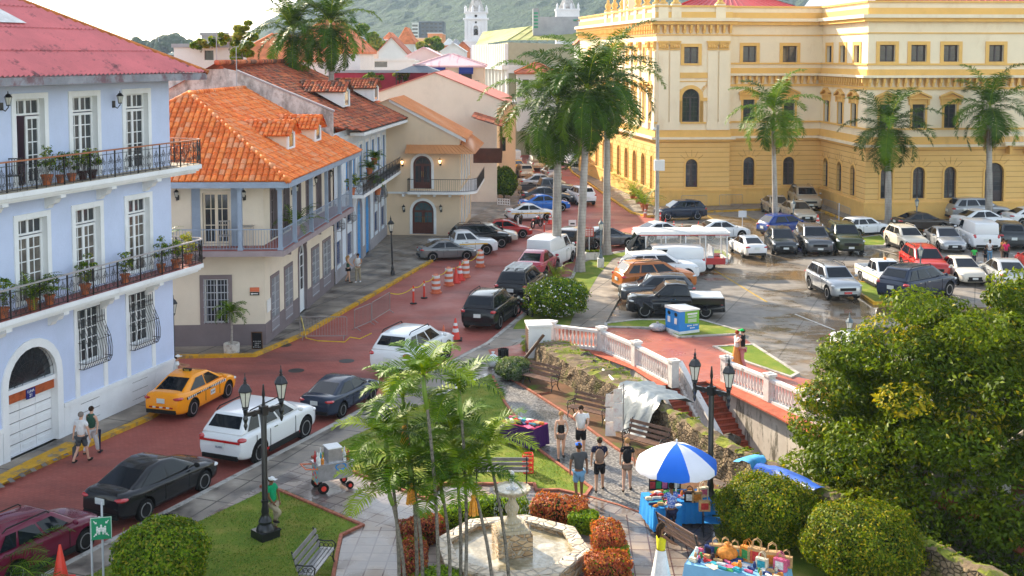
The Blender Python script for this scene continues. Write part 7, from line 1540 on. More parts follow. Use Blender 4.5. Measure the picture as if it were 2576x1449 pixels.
perp=Vector((.933,.36,0));top0=Vector((6.28,48.52,0));W1,W2,GAP=.78,1.62,.30
def flight(o0,wd,name):
 b=MB()
 for i in range(nS):
  a=o0+dirS*(run*i);z=GZ-rise*(i+1);q=[a,a+perp*wd,a+perp*wd+dirS*run,a+dirS*run];b.prism([(v.x,v.y)for v in q],z-.5 if i else z-.5,z,0)
  for s in(.08,):pass
 b.build(name,M_step,st);
 b=MB()
 for i in range(nS):
  a=o0+dirS*(run*i);z=GZ-rise*(i+1);e0=a+dirS*run
  for k in range(int(wd/.3)):q=e0+perp*(.3*(k+1));b.box((q.x,q.y,z-.08),(.012,.012,.15),0)
  b.prism([((e0-dirS*.012).x,(e0-dirS*.012).y),((e0+perp*wd-dirS*.012).x,(e0+perp*wd-dirS*.012).y),((e0+perp*wd+dirS*.02).x,(e0+perp*wd+dirS*.02).y),((e0+dirS*.02).x,(e0+dirS*.02).y)],z-.035,z+.004)
 b.build('step_nosing',mat('dark_red_nosing',(.27,.06,.035),.6,var=.2),st)
flight(top0,W1,'narrow_flight');flight(top0+perp*(W1+GAP),W2,'wide_flight')
b=MB();M=Matrix(((dirS.x,perp.x,0,top0.x),(dirS.y,perp.y,0,top0.y),(0,0,1,0),(0,0,0,1)));b.M=M
for o_,w_ in((-.16,.16),(W1,GAP)):
 Lr=run*nS;zt=GZ-.02;b.add([(0,o_,-3.1),(Lr+.3,o_,-3.1),(Lr+.3,o_,zt-rise*nS),(0,o_,zt),(0,o_+w_,-3.1),(Lr+.3,o_+w_,-3.1),(Lr+.3,o_+w_,zt-rise*nS),(0,o_+w_,zt)],[(0,1,2,3),(4,5,6,7),(0,1,5,4),(1,2,6,5),(2,3,7,6),(3,0,4,7)])
b.build('stringer_wall',M_retw,st)
def balustrade(P,label,z=GZ,zs=None,posts=None,sp=.2,h=.88,par=None,name='balustrade',first=True,last=True):
 """P list of plan points; zs optional heights"""
 e=par or empty(name,(0,0,0),0,label,'balustrade','white balustrades of the terrace')
 zs=zs or[z]*len(P)
 for i,(a,c)in enumerate(zip(P[:-1],P[1:])):
  A,C=Vector((*a,zs[i])),Vector((*c,zs[i+1]));L=(C-A).length;d=(C-A)/L;u=Vector((d.x,d.y,0)).normalized();n_=Vector((u.y,-u.x,0))
  b=MB()
  def rail(z0,z1,w_):
   q=[A-n_*w_/2,A+n_*w_/2,C+n_*w_/2,C-n_*w_/2];b.add([(v.x,v.y,v.z+z0)for v in q]+[(v.x,v.y,v.z+z1)for v in q],[(0,1,2,3),(4,5,6,7),(0,1,5,4),(1,2,6,5),(2,3,7,6),(3,0,4,7)])
  rail(0,.12,.26);b.build('plinth',M_balw,e);b=MB();rail(h-.03,h+.09,.26);b.build('top_rail',M_balw,e)
  n=int(L/sp);b=MB()
  for k in range(n):
   q=A.lerp(C,(k+.6)/(n+.2));hh=h-.15;b.lathe([(.055,.12),(.055,.16),(.035,.2),(.075,.12+hh*.36),(.05,.12+hh*.6),(.032,.12+hh*.78),(.05,.12+hh*.92),(.055,.12+hh)],(q.x,q.y,q.z),8)
  o=b.build('balusters',M_balw,e,smooth=True);
  for k,(v,on)in enumerate(((A,i>0 or first),(C,last and i==len(P)-2))):
   if on:b=MB();b.box((v.x,v.y,v.z+.52),(.34,.34,1.08),math.atan2(u.y,u.x));b.box((v.x,v.y,v.z+1.10),(.44,.44,.10),math.atan2(u.y,u.x));b.lathe([(.2,1.15),(.08,1.2)],(v.x,v.y,v.z),4,ph=.78);b.build('post',M_balw,e)
 return e
pA=[tuple(at(x,y,GZ)[:2])for x,y in((1388,866),(1513,882),(1600,921),(1694,972))]
balustrade(pA,'white balustrade from the cabinet to the top of the steps')
pc=top0+perp*(W1+GAP/2);q0,q1=pc-dirS*.1,pc+dirS*(run*nS-.3);balustrade([tuple(q0[:2]),tuple(q1[:2])],'sloping white balustrade running down between the two flights of steps',zs=[GZ,GZ-rise*(nS-1)],first=False,last=False)
pB=[tuple(at(x,y,GZ)[:2])for x,y in((1826,963),(1935,1010),(2030,1053))];dB=(Vector((*pB[2],0))-Vector((*pB[1],0))).normalized();pB+=[tuple((Vector((*pB[2],0))+dB*k)[:2])for k in(3.2,6.4,9.6)]
balustrade(pB,'white balustrade above the retaining wall right of the steps')
p=at(1352,897,GZ);e=empty('utility_cabinet',p,.12,'white masonry utility cabinet with louvred brown side at the balustrade end','cabinet');b=MB();b.bx(-.45,.6,-.3,.75,0,1.45);b.bx(-.5,.65,-.35,.8,1.45,1.55);b.build('body',stains(mat('cabinet_white',(.72,.71,.69),.7,var=.05),(.3,.28,.25),2.5,.6,.7),e)
b=MB();[b.bx(-.475,-.45,-.25,.7,.1+i*.09,.15+i*.09)for i in range(14)];b.build('louvres',M_wood,e)
fc=at(1288,1416,GZ);ft=empty('fountain',fc,math.radians(12),'tiered stone fountain with scalloped bowl in an eight-sided stone pool','fountain');M_lst=stains(mat('pale_carved_stone',(.46,.39,.27),.6,var=.15,vs=6,bump=.2),(.28,.25,.18),5,.52,.65)
b=MB();ro,ri,h=2.08,1.78,.50;n=8
def oc(r,z,ph=math.pi/8):return[(r*math.cos(2*math.pi*k/8+ph),r*math.sin(2*math.pi*k/8+ph),z)for k in range(8)]
for(r0,z0),(r1,z1)in(((ro,0),(ro,h-.06)),((ri,h-.06),(ri,.05))):
 A_,B_=oc(r0,z0),oc(r1,z1)
 for k in range(8):b.quad(A_[k],A_[(k+1)%8],B_[(k+1)%8],B_[k])
b.build('pool_wall',M_fstone,ft)
b=MB();A_,B_,C_,D_=oc(ro+.07,h-.06),oc(ri-.05,h-.06),oc(ro+.07,h+.02),oc(ri-.05,h+.02)
for k in range(8):j=(k+1)%8;b.quad(C_[k],C_[j],D_[j],D_[k]);b.quad(A_[k],A_[j],C_[j],C_[k]);b.quad(B_[k],B_[j],D_[j],D_[k]);b.quad(A_[k],A_[j],B_[j],B_[k])
b.build('pool_coping',texnode_mat('coping_stone',lambda t,b,tc:_stone(t,b,tc,(.50,.44,.36),(.46,.36,.24),(.66,.57,.45),3.5,False),.6),ft)
def _water(t,b,tc):
 c=ramp(t,noise(t,tc,2.2,6),[(.3,(.16,.14,.085)),(.5,(.32,.27,.17)),(.68,(.56,.52,.42))]);t.links.new(c,b.inputs['Base Color']);b.inputs['Roughness'].default_value=.05;b.inputs['Coat Weight'].default_value=.5;bumpn(t,b,noise(t,tc,7,4),.8,.05)
b=MB();b.poly(oc(ri-.005,.33));b.build('water',texnode_mat('rippled_water',_water,.05),ft)
b=MB();b.bx(-.45,.45,-.45,.45,0,1.02);b.build('pedestal',M_fstone,ft,rz=.0).scale=(1.06,1.06,.93)
b=MB();b.bx(-.52,.52,-.52,.52,1.02,1.12);b.bx(-.4,.4,-.4,.4,1.12,1.2);b.lathe([(.36,1.2),(.30,1.27),(.34,1.33),(.2,1.42),(.15,1.55),(.23,1.72),(.26,1.82),(.17,2.0),(.11,2.14),(.16,2.2),(.12,2.26),(.2,2.34)],(0,0,0),16);shade_angle(b.build('column',M_lst,ft),50);SCL=lambda o_,k_:(setattr(o_,'scale',(k_,k_,.76)),setattr(o_,'location',(0,0,.175)));SCL([c_ for c_ in ft.children if c_.name.startswith('column')][0],.78)
b=MB();V=[];nn_=72
prof=[(.12,2.28),(.38,2.34),(.56,2.44),(.60,2.54),(.57,2.56),(.50,2.50),(.2,2.46),(.02,2.45)]
for(r,z)in prof:
 for k in range(nn_):a=2*math.pi*k/nn_;s=1+(.075*abs(math.cos(a*9))if r>.3 else 0);V.append((r*s*math.cos(a),r*s*math.sin(a),z))
b.add(V,[(i*nn_+k,i*nn_+(k+1)%nn_,(i+1)*nn_+(k+1)%nn_,(i+1)*nn_+k)for i in range(len(prof)-1)for k in range(nn_)]);SCL(shade_angle(b.build('bowl',M_lst,ft),50),.82)
M_foam=mat('water_foam',(.75,.76,.78),.1,var=0,alpha=.85);b=MB();b.lathe([(.5,2.515),(.01,2.52)],(0,0,0),24);SCL(b.build('bowl_water',MATS['rippled_water'],ft),.82)
b=MB();rng=random.Random(4)
for k in range(60):a=rng.uniform(0,6.28);r=rng.uniform(0,.05);z=2.5+rng.uniform(0,.62);b.ball((r*math.cos(a),r*math.sin(a),z),(.045,.045,.09),n=5,k=3)
for k in range(70):a=rng.uniform(0,6.28);r=rng.uniform(0,.2);b.ball((r*math.cos(a),r*math.sin(a),2.53),(.03,.03,.02),n=5,k=3)
SCL(b.build('water_jet',M_foam,ft),.82)
b=MB()
for k in range(36):
 a=2*math.pi*k/36;r=.60;z=2.42
 while z>.36:l=rng.uniform(.04,.12);b.tube([(r*math.cos(a),r*math.sin(a),z),(r*math.cos(a),r*math.sin(a),z-l)],.0045,3);z-=l+rng.uniform(.1,.35)
SCL(b.build('water_drips',M_foam,ft),.82)
p=at(1438,1362,GZ);b=MB();b.box((0,0,.3),(.14,.1,.2));b.tube([(0,0,0),(0,0,.2)],.02,5);tag(b.build('floodlight',M_white,loc=p),'small white floodlight box between red and green hedge','lamp','garden floodlights')
p=at(1129,1380,GZ);b=MB();b.box((0,0,.3),(.14,.1,.2));b.tube([(0,0,0),(0,0,.2)],.02,5);tag(b.build('floodlight',M_white,loc=p),'small white floodlight box left of the pool by the slender palms','lamp','garden floodlights')
def lantern(mb_,gl,c,s,n=6):
 x,y,z=c;mb_.lathe([(.05*s,z),(.09*s,z+.04*s),(.06*s,z+.10*s)],(x,y,0),8);gl.lathe([(.085*s,z+.12*s),(.165*s,z+.52*s)],(x,y,0),n)
 mb_.lathe([(.105*s,z+.09*s),(.105*s,z+.12*s)],(x,y,0),n);mb_.lathe([(.20*s,z+.52*s),(.20*s,z+.55*s),(.12*s,z+.68*s),(.05*s,z+.73*s),(.05*s,z+.78*s),(.03*s,z+.8*s),(.045*s,z+.85*s),(.012*s,z+.93*s),(.012*s,z+1.02*s)],(x,y,0),n)
 for k in range(n):a=2*math.pi*k/n;mb_.tube([(x+.088*s*math.cos(a),y+.088*s*math.sin(a),z+.12*s),(x+.17*s*math.cos(a),y+.17*s*math.sin(a),z+.52*s)],.011*s,4)
M_post=mat('black_lamp_post',(.012,.013,.015),.3,var=.2,vs=4);M_milk=mat('milky_lantern_glass',(.62,.60,.52),.3,var=.1,vs=5)
def twin(px_,py_,az,label):
 e=empty('twin_lamp_post',at(px_,py_,GZ),math.radians(az),label,'street lamp','black twin-lantern lamp posts');b=MB();b.bx(-.3,.3,-.3,.3,0,.24);b.build('base',M_post,e)
 b=MB();b.lathe([(.27,.24),(.25,.32),(.18,.42),(.2,.5),(.13,.62),(.10,.7),(.12,.78),(.085,.95),(.082,3.85),(.06,3.9)],(0,0,0),14);b.lathe([(.11,1.05),(.11,1.12)],(0,0,0),12);b.bx(-.1,.1,-.1,.1,3.62,3.88);b.lathe([(.05,3.9),(.03,4.1),(.05,4.2),(.02,4.5)],(0,0,0),8);shade_angle(b.build('post',M_post,e),40)
 b=MB();b.bx(-.62,.62,-.04,.04,3.68,3.80);
 for s in(-1,1):b.lathe([(.02,3.3),(.06,3.42),(.04,3.5),(.08,3.62),(.05,3.72),(.07,3.86)],(s*.60,0,0),8);b.ball((s*.3,0,3.72),(.14,.05,.1))
 b.build('cross_arm',M_post,e)
 for s in(-1,1):
  b=MB();g=MB();lantern(b,g,(s*.60,0,3.86),1.06);lo=b.build('lantern',M_post,e);g.build('lantern_glass',M_milk,lo)
twin(668,1352,45,'black cast-iron twin lantern post on the lawn at left');twin(1786,1286,-42,'black cast-iron twin lantern post behind the blue and white umbrella')
def slamp(px_,py_,ptop,label,m=None,s=1.0,z=GZ,lean=0,ped=False,arm=False):
 b0=at(px_,py_,z);H=atY(px_,ptop,b0.y).z-z;e=empty('street_lamp',b0,0,label,'street lamp','single-lantern street lamps');e.rotation_euler=(0,lean,0);m=m or M_post;b=MB();z0=0
 if ped:b.box((0,0,.3),(.42,.42,.6));b.build('pedestal',M_balw,e);b=MB();z0=.6
 ls=.95*s;b.lathe([(.15,z0),(.13,z0+.18),(.08,z0+.3),(.09,z0+.42),(.055,z0+.6),(.045,H-1.0*ls),(.07,H-.98*ls),(.03,H-.95*ls)],(0,0,0),10);b.build('post',m,e)
 b=MB();g=MB();lantern(b,g,(0,0,H-1.0*ls),ls);lo=b.build('lantern',m,e);g.build('lantern_glass',M_milk,lo);return e
M_glamp=mat('grey_green_lamp_post',(.10,.14,.16),.5,var=0)
slamp(988,690,543,'black street lamp leaning on the left pavement near two standing people',lean=-.03,s=1.15);slamp(438,925,736,'black street lamp against the corner of the blue house',s=1.1);slamp(1511,672,546,'grey-green lamp on a white pedestal beside the right royal palm',M_glamp,ped=True)
slamp(1995,577,498,'grey-green lamp before the champagne saloons under the palace',M_glamp,z=0);slamp(2305,580,492,'grey-green lamp in front of the palace entrance wing',M_glamp,z=0);slamp(2314,712,610,'grey-green lamp among the near row of parked cars',M_glamp,z=0);slamp(2135,905,786,'grey-green lamp top rising from the left edge of the huge tree',M_glamp,z=0)
p=at(1652,602,0);e=empty('utility_pole',p,0,'tall grey concrete utility pole with white box before the palace corner','utility pole');H=atY(1652,314,p.y).z;b=MB();b.lathe([(.17,0),(.12,H)],(0,0,0),10);b.build('pole',mat('pole_concrete',(.34,.33,.31),.8,var=.15,vs=3),e)
z=atY(1655,415,p.y).z;b=MB();b.box((.12,-.2,z),(.78,.4,.8));b.build('equipment_box',mat('white_box',(.72,.72,.72),.5,var=.03),e);b=MB();b.tube([(0,0,H-.3),(-.25,-.15,H-.3)],.03,5);b.ball((-.3,-.2,H-.3),(.12,.12,.12));b.build('camera',M_white,e)
def sign(px_,py_,ptop,w_,h_,label,fm,z=GZ,txt=None,tm=None,az=0,post=M_bar):
 b0=at(px_,py_,z);H=atY(px_,ptop,b0.y).z-z;e=empty('street_sign',b0,az,label,'sign');b=MB();b.tube([(0,0,0),(0,0,H)],.03,6);b.build('post',post,e);b=MB();b.box((0,-.045,H-h_/2),(w_,.02,h_));pn=b.build('sign_panel',fm,e)
 if txt:
  for i,(s_,sz,dz)in enumerate(txt):text_obj(s_,sz,Matrix(((1,0,0,0),(0,0,-1,-.058),(0,1,0,H-h_/2+dz),(0,0,0,1))),tm,pn)
 return e
M_sred=mat('sign_red',(.45,.05,.03),.5,var=0);M_sgrn=mat('sign_green',(.01,.23,.11),.4,var=0)
sg2=sign(1440,587,553,.6,.5,'small white and black direction sign between the palm trunks',M_white);b=MB();zz=at(1440,587,GZ);b.box((0,-.058,atY(1440,553,zz.y).z-GZ-.3),(.35,.004,.12));b.build('arrow',M_black,sg2)
sg3=sign(1482,652,572,.62,.62,'square red notice sign on a post above the white planter box',M_sred);H=atY(1482,572,at(1482,652,GZ).y).z-GZ;b=MB()
for i in range(3):
 for j in range(4):b.box((-.18+i*.18,-.058,H-.12-j*.13),(.13,.004,.05))
b.build('lettering',M_white,sg3)
sign(1867,594,530,.62,.5,'plain grey-backed sign on a thin post in the car park',M_bar,z=0);b=MB();p=at(2110,568,0);b.tube([(0,0,0),(0,0,1.9)],.035,6);tag(b.build('metal_post',M_bar,loc=p),'bare thin metal post left of the white crossover with spare wheel','post')
M_sgn=M_sgrn
p0=at(258,1452,GZ);e=empty('assembly_point_sign',p0,math.radians(14),'green assembly point sign with white figures and arrows on two grey posts','sign');Hs=atY(247,1300,p0.y).z-GZ;
for x,h in((-.26,Hs*.93),(0.02,Hs+.42)):b=MB();b.tube([(x,.03,-.6),(x,.03,h)],.03,8);b.build('post',M_bar,e)
S=.54;zc=Hs-.30;b=MB();b.box((0,-.03,zc),(S,.02,S*1.12));pn=b.build('sign_panel',M_sgn,e);b=MB();surround(b,-S/2+.02,S/2-.02,zc-S*.53,zc+S*.53,t=.012,pr=0)
b.v=[(x,-.043,z_)for x,_,z_ in b.v]
for i,(x,dz)in enumerate(((-.10,-.02),(0,.02),(.10,-.02),(-.05,-.06),(.05,-.06))):b.lathe([(.025,-.005),(.025,.0)],(x,-.044,zc+.06+dz),10,axis='y');b.box((x,-.044,zc-.0+dz),(.05,.006,.06));b.box((x-.012,-.044,zc-.065+dz),(.016,.006,.08));b.box((x+.012,-.044,zc-.065+dz),(.016,.006,.08))
for sx in(-1,1):
 for sz in(-1,1):
  c_=Vector((sx*.15,-.044,zc+sz*.17));d=Vector((-sx,0,-sz)).normalized();q=Vector((d.z,0,-d.x));o_=Vector((0,-.004,0));b.quad(c_-d*.06-q*.012+o_,c_-d*.06+q*.012+o_,c_+d*.03+q*.012+o_,c_+d*.03-q*.012+o_);b.add([c_+d*.06+o_,c_-q*.04+d*.01+o_,c_+q*.04+d*.01+o_],[(0,1,2)])
b.build('pictogram',M_white,pn)
M_slatw=mat('bench_slats',(.16,.085,.055),.5,var=.3,vs=5);M_slatg=mat('wet_grey_bench_slats',(.20,.19,.19),.3,var=.2,vs=5)
def bench(px_,py_,az,label,sl=None,L=1.75):
 e=empty('park_bench',at(px_,py_,GZ),math.radians(az),label,'bench','iron-framed park benches');sl=sl or M_slatw
 b=MB();[b.box((0,.05+i*.11,.43),(L,.085,.03))for i in range(4)];b.build('seat',sl,e)
 b=MB();[b.box((0,.46+i*.05,.56+i*.17),(L,.03,.11),rx=-.25)for i in range(3)];b.build('backrest',sl,e)
 for s in(-1,1):
  b=MB();x=s*(L/2-.06);b.tube([(x,.0,0),(x,.06,.2),(x,.02,.42),(x,.42,.42),(x,.5,.6),(x,.62,1.0)],.022,5);b.tube([(x,.42,.42),(x,.40,.2),(x,.5,0)],.022,5);b.tube([(x,.02,.42),(x,-.02,.58),(x,.06,.66),(x,.3,.64),(x,.5,.66)],.02,5)
  for k in range(3):n=10;b.tube([(x,.12+.13*k+.06*math.cos(j*.7),.53+.06*math.sin(j*.7))for j in range(n)],.011,4)
  b.tube([(x,.06,.2),(x,.25,.32),(x,.42,.2)],.014,4);b.build('end_frame',M_black,e)
bench(1350,978,-44,'upper park bench facing the pebble path near the grey shrub');bench(1470,1062,-40,'middle park bench behind the man in the white shirt');bench(1612,1142,-42,'lower park bench left of the umbrella');bench(818,1452,80,'wet grey park bench on the tiles at the bottom left of the fountain',M_slatg)
bench(1262,1208,180,'park bench in the middle lawn seen from behind the fountain',M_slatg);bench(1742,1392,118,'park bench used by vendors between umbrella stall and goods table',L=1.9)
for x,y,lb in((1266,912,'dark slatted litter bin beside the white rubbish bag'),(421,1352,'dark slatted litter bin behind the round bush at bottom left')):
 e=empty('litter_bin',at(x,y,GZ),0,lb,'litter bin','dark round litter bins');b=MB();b.lathe([(.20,.05),(.22,.62),(.19,.62),(.17,.1)],(0,0,0),16);b.build('bin',M_cblk,e);b=MB();[b.tube([(.225*math.cos(k*.393),.225*math.sin(k*.393),.05),(.235*math.cos(k*.393),.235*math.sin(k*.393),.64)],.014,4)for k in range(16)];b.build('slats',M_black,e)
M_bag=mat('white_plastic_bag',(.68,.69,.71),.35,var=.08,vs=8,bump=.5);M_bagc=mat('mixed_rubbish_bag',(.55,.52,.48),.3,var=.4,vs=14,bump=.8,col2=(.25,.28,.35))
def bag(p,r,h,m,label,seed=1,name='rubbish_bag'):
 rr=random.Random(seed);b=MB();b.ball((0,0,h*.42),(r,r,h*.5),n=14,k=9);b.v=[(x*(1+rr.uniform(-.12,.12)),y*(1+rr.uniform(-.12,.12)),max(0,z))for x,y,z in b.v];b.lathe([(.05,h*.82),(.03,h*.92),(.09,h*1.08)],(0,0,0),7);return tag(b.build(name,m,loc=p,smooth=True),label,'rubbish bag')
bag(at(1240,922,GZ),.27,.62,M_bag,'white full rubbish bag beside the litter bin near the street');bag(at(1298,915,GZ),.2,.3,M_bag,'small white bag behind the litter bin by the shrub',2);bag(at(1654,832,GZ),.42,.42,M_bagc,'clear bag of mixed rubbish beside the recycling booth',3)
M_galv=mat('galvanised_steel',(.33,.31,.30),.45,.5,var=.1)
def barrier(a,c,label,z=.01):
 A,C=at(*a,z),at(*c,z);M,L=segM(A,C);e=empty('crowd_barrier',A,math.atan2((C-A).y,(C-A).x),label,'barrier','steel crowd barriers');b=MB();b.tube([(0,0,.15),(0,0,1.05),(.06,0,1.1),(L-.06,0,1.1),(L,0,1.05),(L,0,.15),(0,0,.15)],.02,5);b.build('frame',M_galv,e)
 b=MB();n=int(L/.13);[b.tube([(L*k/n,0,.15),(L*k/n,0,1.1)],.009,4)for k in range(1,n)];b.build('bars',M_galv,e)
 for x in(.15,L-.15):b=MB();b.tube([(x,-.28,0),(x,0,.16),(x,.28,0)],.02,4);b.build('foot',M_galv,e)
barrier((755,853),(873,852),'crowd barrier nearest the corner house on the brick street');barrier((892,833),(934,815),'second crowd barrier on the brick street, middle of three');barrier((936,813),(981,785),'third crowd barrier, holding the end of the yellow tape')
barrier((1714,522),(1778,521),'crowd barrier on the palace pavement behind the navy crossover',GZ);barrier((1810,520),(1868,519),'crowd barrier on the palace pavement under the wing windows',GZ);barrier((2070,530),(2103,541),'crowd barrier against the inner palace wall, left one',GZ);barrier((2106,543),(2138,557),'crowd barrier against the inner palace wall, right one',GZ)
M_wst=mat('reflective_white',(.72,.70,.68),.4,var=.05);M_orng=mat('safety_orange',(.66,.16,.07),.5,var=.1,vs=4);M_redp=mat('safety_red',(.72,.05,.03),.45,var=.05)
def drum(x,y,label):
 e=empty('traffic_drum',at(x,y,.01),0,label,'traffic drum','orange and white traffic drums');b=MB();b.lathe([(.34,0),(.34,.08),(.27,.1)],(0,0,0),18);b.build('base',M_orng,e);b=MB();rr=[.27,.265,.26,.255,.25,.235,.225]
 for i in range(6):b.lathe([(rr[i],.1+i*.16),(rr[i+1]+.005,.1+(i+1)*.16)],(0,0,0),18,m=i%2)
 b.lathe([(.19,1.06),(.17,1.09)],(0,0,0),14,m=0);b.tube([(-.12,0,1.08),(-.08,0,1.15),(.08,0,1.15),(.12,0,1.08)],.02,5,0);b.build('body',[M_orng,M_wst],e)
for i,(x,y)in enumerate(((1097,737),(1129,718),(1171,697),(1208,671))):drum(x,y,('striped drum nearest the red bollards','second striped drum from the bollards','striped drum just right of the two red cones','striped drum at the front of the grey saloon, furthest up')[i])
def bollard(x,y,label,z=.01):
 e=empty('flexible_bollard',at(x,y,z),0,label,'bollard','red flexible bollards');b=MB();b.lathe([(.2,0),(.2,.04),(.08,.07)],(0,0,0),14);b.build('base',M_cblk,e);b=MB();b.lathe([(.06,.06),(.055,.72)],(0,0,0),10,m=0);b.lathe([(.058,.72),(.058,.86)],(0,0,0),10,m=1);b.lathe([(.056,.86),(.05,1.0),(.02,1.04)],(0,0,0),10,m=0);b.build('post',[M_redp,M_wst],e)
bollard(1040,764,'red and white flexible post nearest the barriers');bollard(1067,750,'second red and white flexible post, next to the first drum');bollard(1369,588,'red flexible post alone in the street by the palms');bollard(1661,566,'red post at the foot of the utility pole')
def cone(x,y,label,h=.75,m=None,st=1,z=.01):
 e=empty('traffic_cone',at(x,y,z),0,label,'traffic cone','traffic cones');m=m or M_redp;r=.17*h/.75;b=MB();b.bx(-r*1.35,r*1.35,-r*1.35,r*1.35,0,.04*h/.75);b.build('base',M_cblk if st==2 else m,e);b=MB();f=lambda t:r*(1-.86*t)
 ks=[(0,.35,0),(.35,.52,1),(.52,.65,0),(.65,.78,1),(.78,1,0)]if st else[(0,1,0)]
 for a,c,mm in ks:b.lathe([(f(a),.04+a*h),(f(c),.04+c*h)],(0,0,0),14,m=mm)
 b.build('body',[m,M_wst],e)
cone(1147,711,'plain red cone between the striped drums',.95,st=0);cone(1157,704,'red cone with white bands between the striped drums',1.1);cone(1146,855,'tall red and white cone beyond the silver-white estate car',1.05,st=2);cone(1116,852,'small faded orange cone beside the tall red one',.65,M_orng,0);cone(1384,563,'red cone at the rear of the white striped saloon',.9)
cone(1623,546,'orange cone on the palace pavement corner',.85,M_orng);cone(1674,565,'small red cone right of the utility pole',.5,st=0);cone(1695,579,'small banded cone behind the yellow-striped saloon',.7);cone(1716,582,'small orange cone behind the yellow-striped saloon',.6,M_orng);cone(1757,571,'tiny red cone behind the white saloon with sunroof',.45,st=0);cone(1926,572,'tall plain red cone by the deep blue hatchback',1.1,st=0);cone(2057,575,'banded cone beneath the champagne off-roader',1.1);cone(153,1462,'tall red cone at the bottom left edge by the kerb',.95,st=0,z=GZ)
M_tape=mat('yellow_tape',(.75,.55,.03),.5,var=.1);T3_=[(983,742,1),(1040,712,.95),(1067,700,.95),(1097,690,1.1),(1129,672,1.1),(1171,652,1.1),(1208,640,1.1)];pts=[]
tp=[(982,785,1.05),(1040,764,.95),(1067,750,.95),(1097,737,1.1),(1129,718,1.1),(1171,697,1.1),(1208,671,1.1)];tp=[at(x,y,0)+Vector((0,0,h))for x,y,h in tp]
for a,c in zip(tp[:-1],tp[1:]):pts+=[a.lerp(c,k/6)-Vector((0,0,.28*4*(k/6)*(1-k/6)*((c-a).length/3.5)))for k in range(6)]
b=MB();b.tube(pts+[tp[-1]],.028,3);tag(b.build('barrier_tape',M_tape),'yellow tape strung from the barrier past red posts to the last striped drum','tape','lengths of yellow tape')
b=MB();b.tube([at(757,805,0)+Vector((0,0,.2)),at(770,850,.1),at(800,857,.03),at(868,860,.03),at(880,848,.1),at(905,852,.03),at(935,838,.3)],.028,3);tag(b.build('barrier_tape',M_tape),'yellow tape trailing on the bricks below the crowd barriers','tape','lengths of yellow tape')
p=at(1492,652,GZ);b=MB();b.bx(-.55,.55,-.25,.25,0,.5);e=empty('planter_box',p,.1,'white masonry planter box below the square red sign','planter');b.build('box',M_balw,e);rn=np.random.default_rng(3);leafmesh('plants',rn.uniform([-.5,-.2,.5],[.5,.2,.62],(500,3)),np.tile([0,0,1.],(500,1)),.06,LM,e,rng=rn)
b=MB();p=at(1303,575,.01);b.tube([(0,0,0),(0,0,.9)],.07,8);tag(b.build('bollard',M_balw,loc=p),'single white stone bollard beside the red saloons','bollard')
b=MB();a,c=at(1252,515,GZ),at(1282,517,GZ);M,L=segM(a,c);b.M=M;[b.bx(0,L,-.02,.02,z_,z_+.07)for z_ in(.15,.4,.65)];[b.bx(L*k/5-.03,L*k/5+.03,-.03,.03,0,.75)for k in range(6)];tag(b.build('picket_fence',M_white),'low white picket fence before the tall hedge by the blank gable','fence')
p=at(647,880,GZ);e=empty('chalkboard',p,0,'black chalkboard menu with wooden frame leaning by the corner house','chalkboard');b=MB();b.box((0,0,.45),(.52,.04,.85),rx=.12);b.build('frame',M_wood,e);b=MB();b.box((0,-.03,.45),(.44,.02,.76),rx=.12);bd=b.build('board',mat('chalkboard_black',(.015,.015,.017),.8,var=.2),e);b=MB();rng=random.Random(1)
for j in range(7):[b.box((-.15+k*.075,-.045-(.45-(.15+j*.09))*.12+.012,.15+j*.09),(rng.uniform(.03,.06),.004,.02))for k in range(5)if rng.random()<.8]
b.build('chalk_writing',M_white,bd)
u,z=Fa.hit(641,733);e=empty('wall_sign',Fa.P(u,.05,z),Fa.rz,'small orange and black direction sign with white arrow on the corner house wall','sign');b=MB();b.box((0,0,.10),(.44,.03,.2));b.build('upper_panel',M_orng,e);b=MB();b.box((0,0,-.1),(.44,.03,.16));lp=b.build('lower_panel',M_black,e);b=MB();b.box((.03,-.02,-.1),(.26,.006,.04));b.add([(-.2,-.022,-.1),(-.1,-.022,-.04),(-.1,-.022,-.16)],[(0,1,2)]);b.build('arrow',M_white,lp)
b=MB();u,z=Fb.hit(672,770);b.M=Fb.M;b.bx(u-.12,u+.5,.02,.05,z-.3,z+.3);tag(b.build('wall_plaque',[M_white]),'white plaque by the first side window of the corner house','sign')
p=at(1716,832,.17);e=empty('recycling_booth',p,math.radians(27),'blue and green recycling booth with white lid and two round openings','recycling bin');e.scale=(.8,1.08,.84);b=MB();b.bx(-.75,.75,-.55,.55,0,1.35);b.build('body',mat('booth_blue',(.02,.22,.60),.4,var=.05),e)
b=MB();b.add([(-.78,-.6,1.35),(.78,-.6,1.35),(.78,.6,1.35),(-.78,.6,1.35),(-.78,-.6,1.5),(.78,-.6,1.42),(.78,.6,1.42),(-.78,.6,1.5)],[(0,3,2,1),(4,5,6,7),(0,1,5,4),(1,2,6,5),(2,3,7,6),(3,0,4,7)]);b.build('lid',M_white,e);b=MB();b.bx(-.77,.77,-.57,.57,0,.16);b.build('skirt',M_white,e)
b=MB();b.poly([(-.33,-.556,.62),(.75,-.556,.50),(.75,-.556,1.34),(-.33,-.556,1.34)]);g_=b.build('green_panel',mat('booth_green',(.16,.42,.04),.4,var=0),e);b=MB();[b.bx(-.1,.55,-.562,-.557,z_,z_+.035)for z_ in(1.0,.93,.80,.73,.66)];b.bx(-.15,.6,-.562,-.557,1.1,1.2);b.build('lettering',M_white,g_)
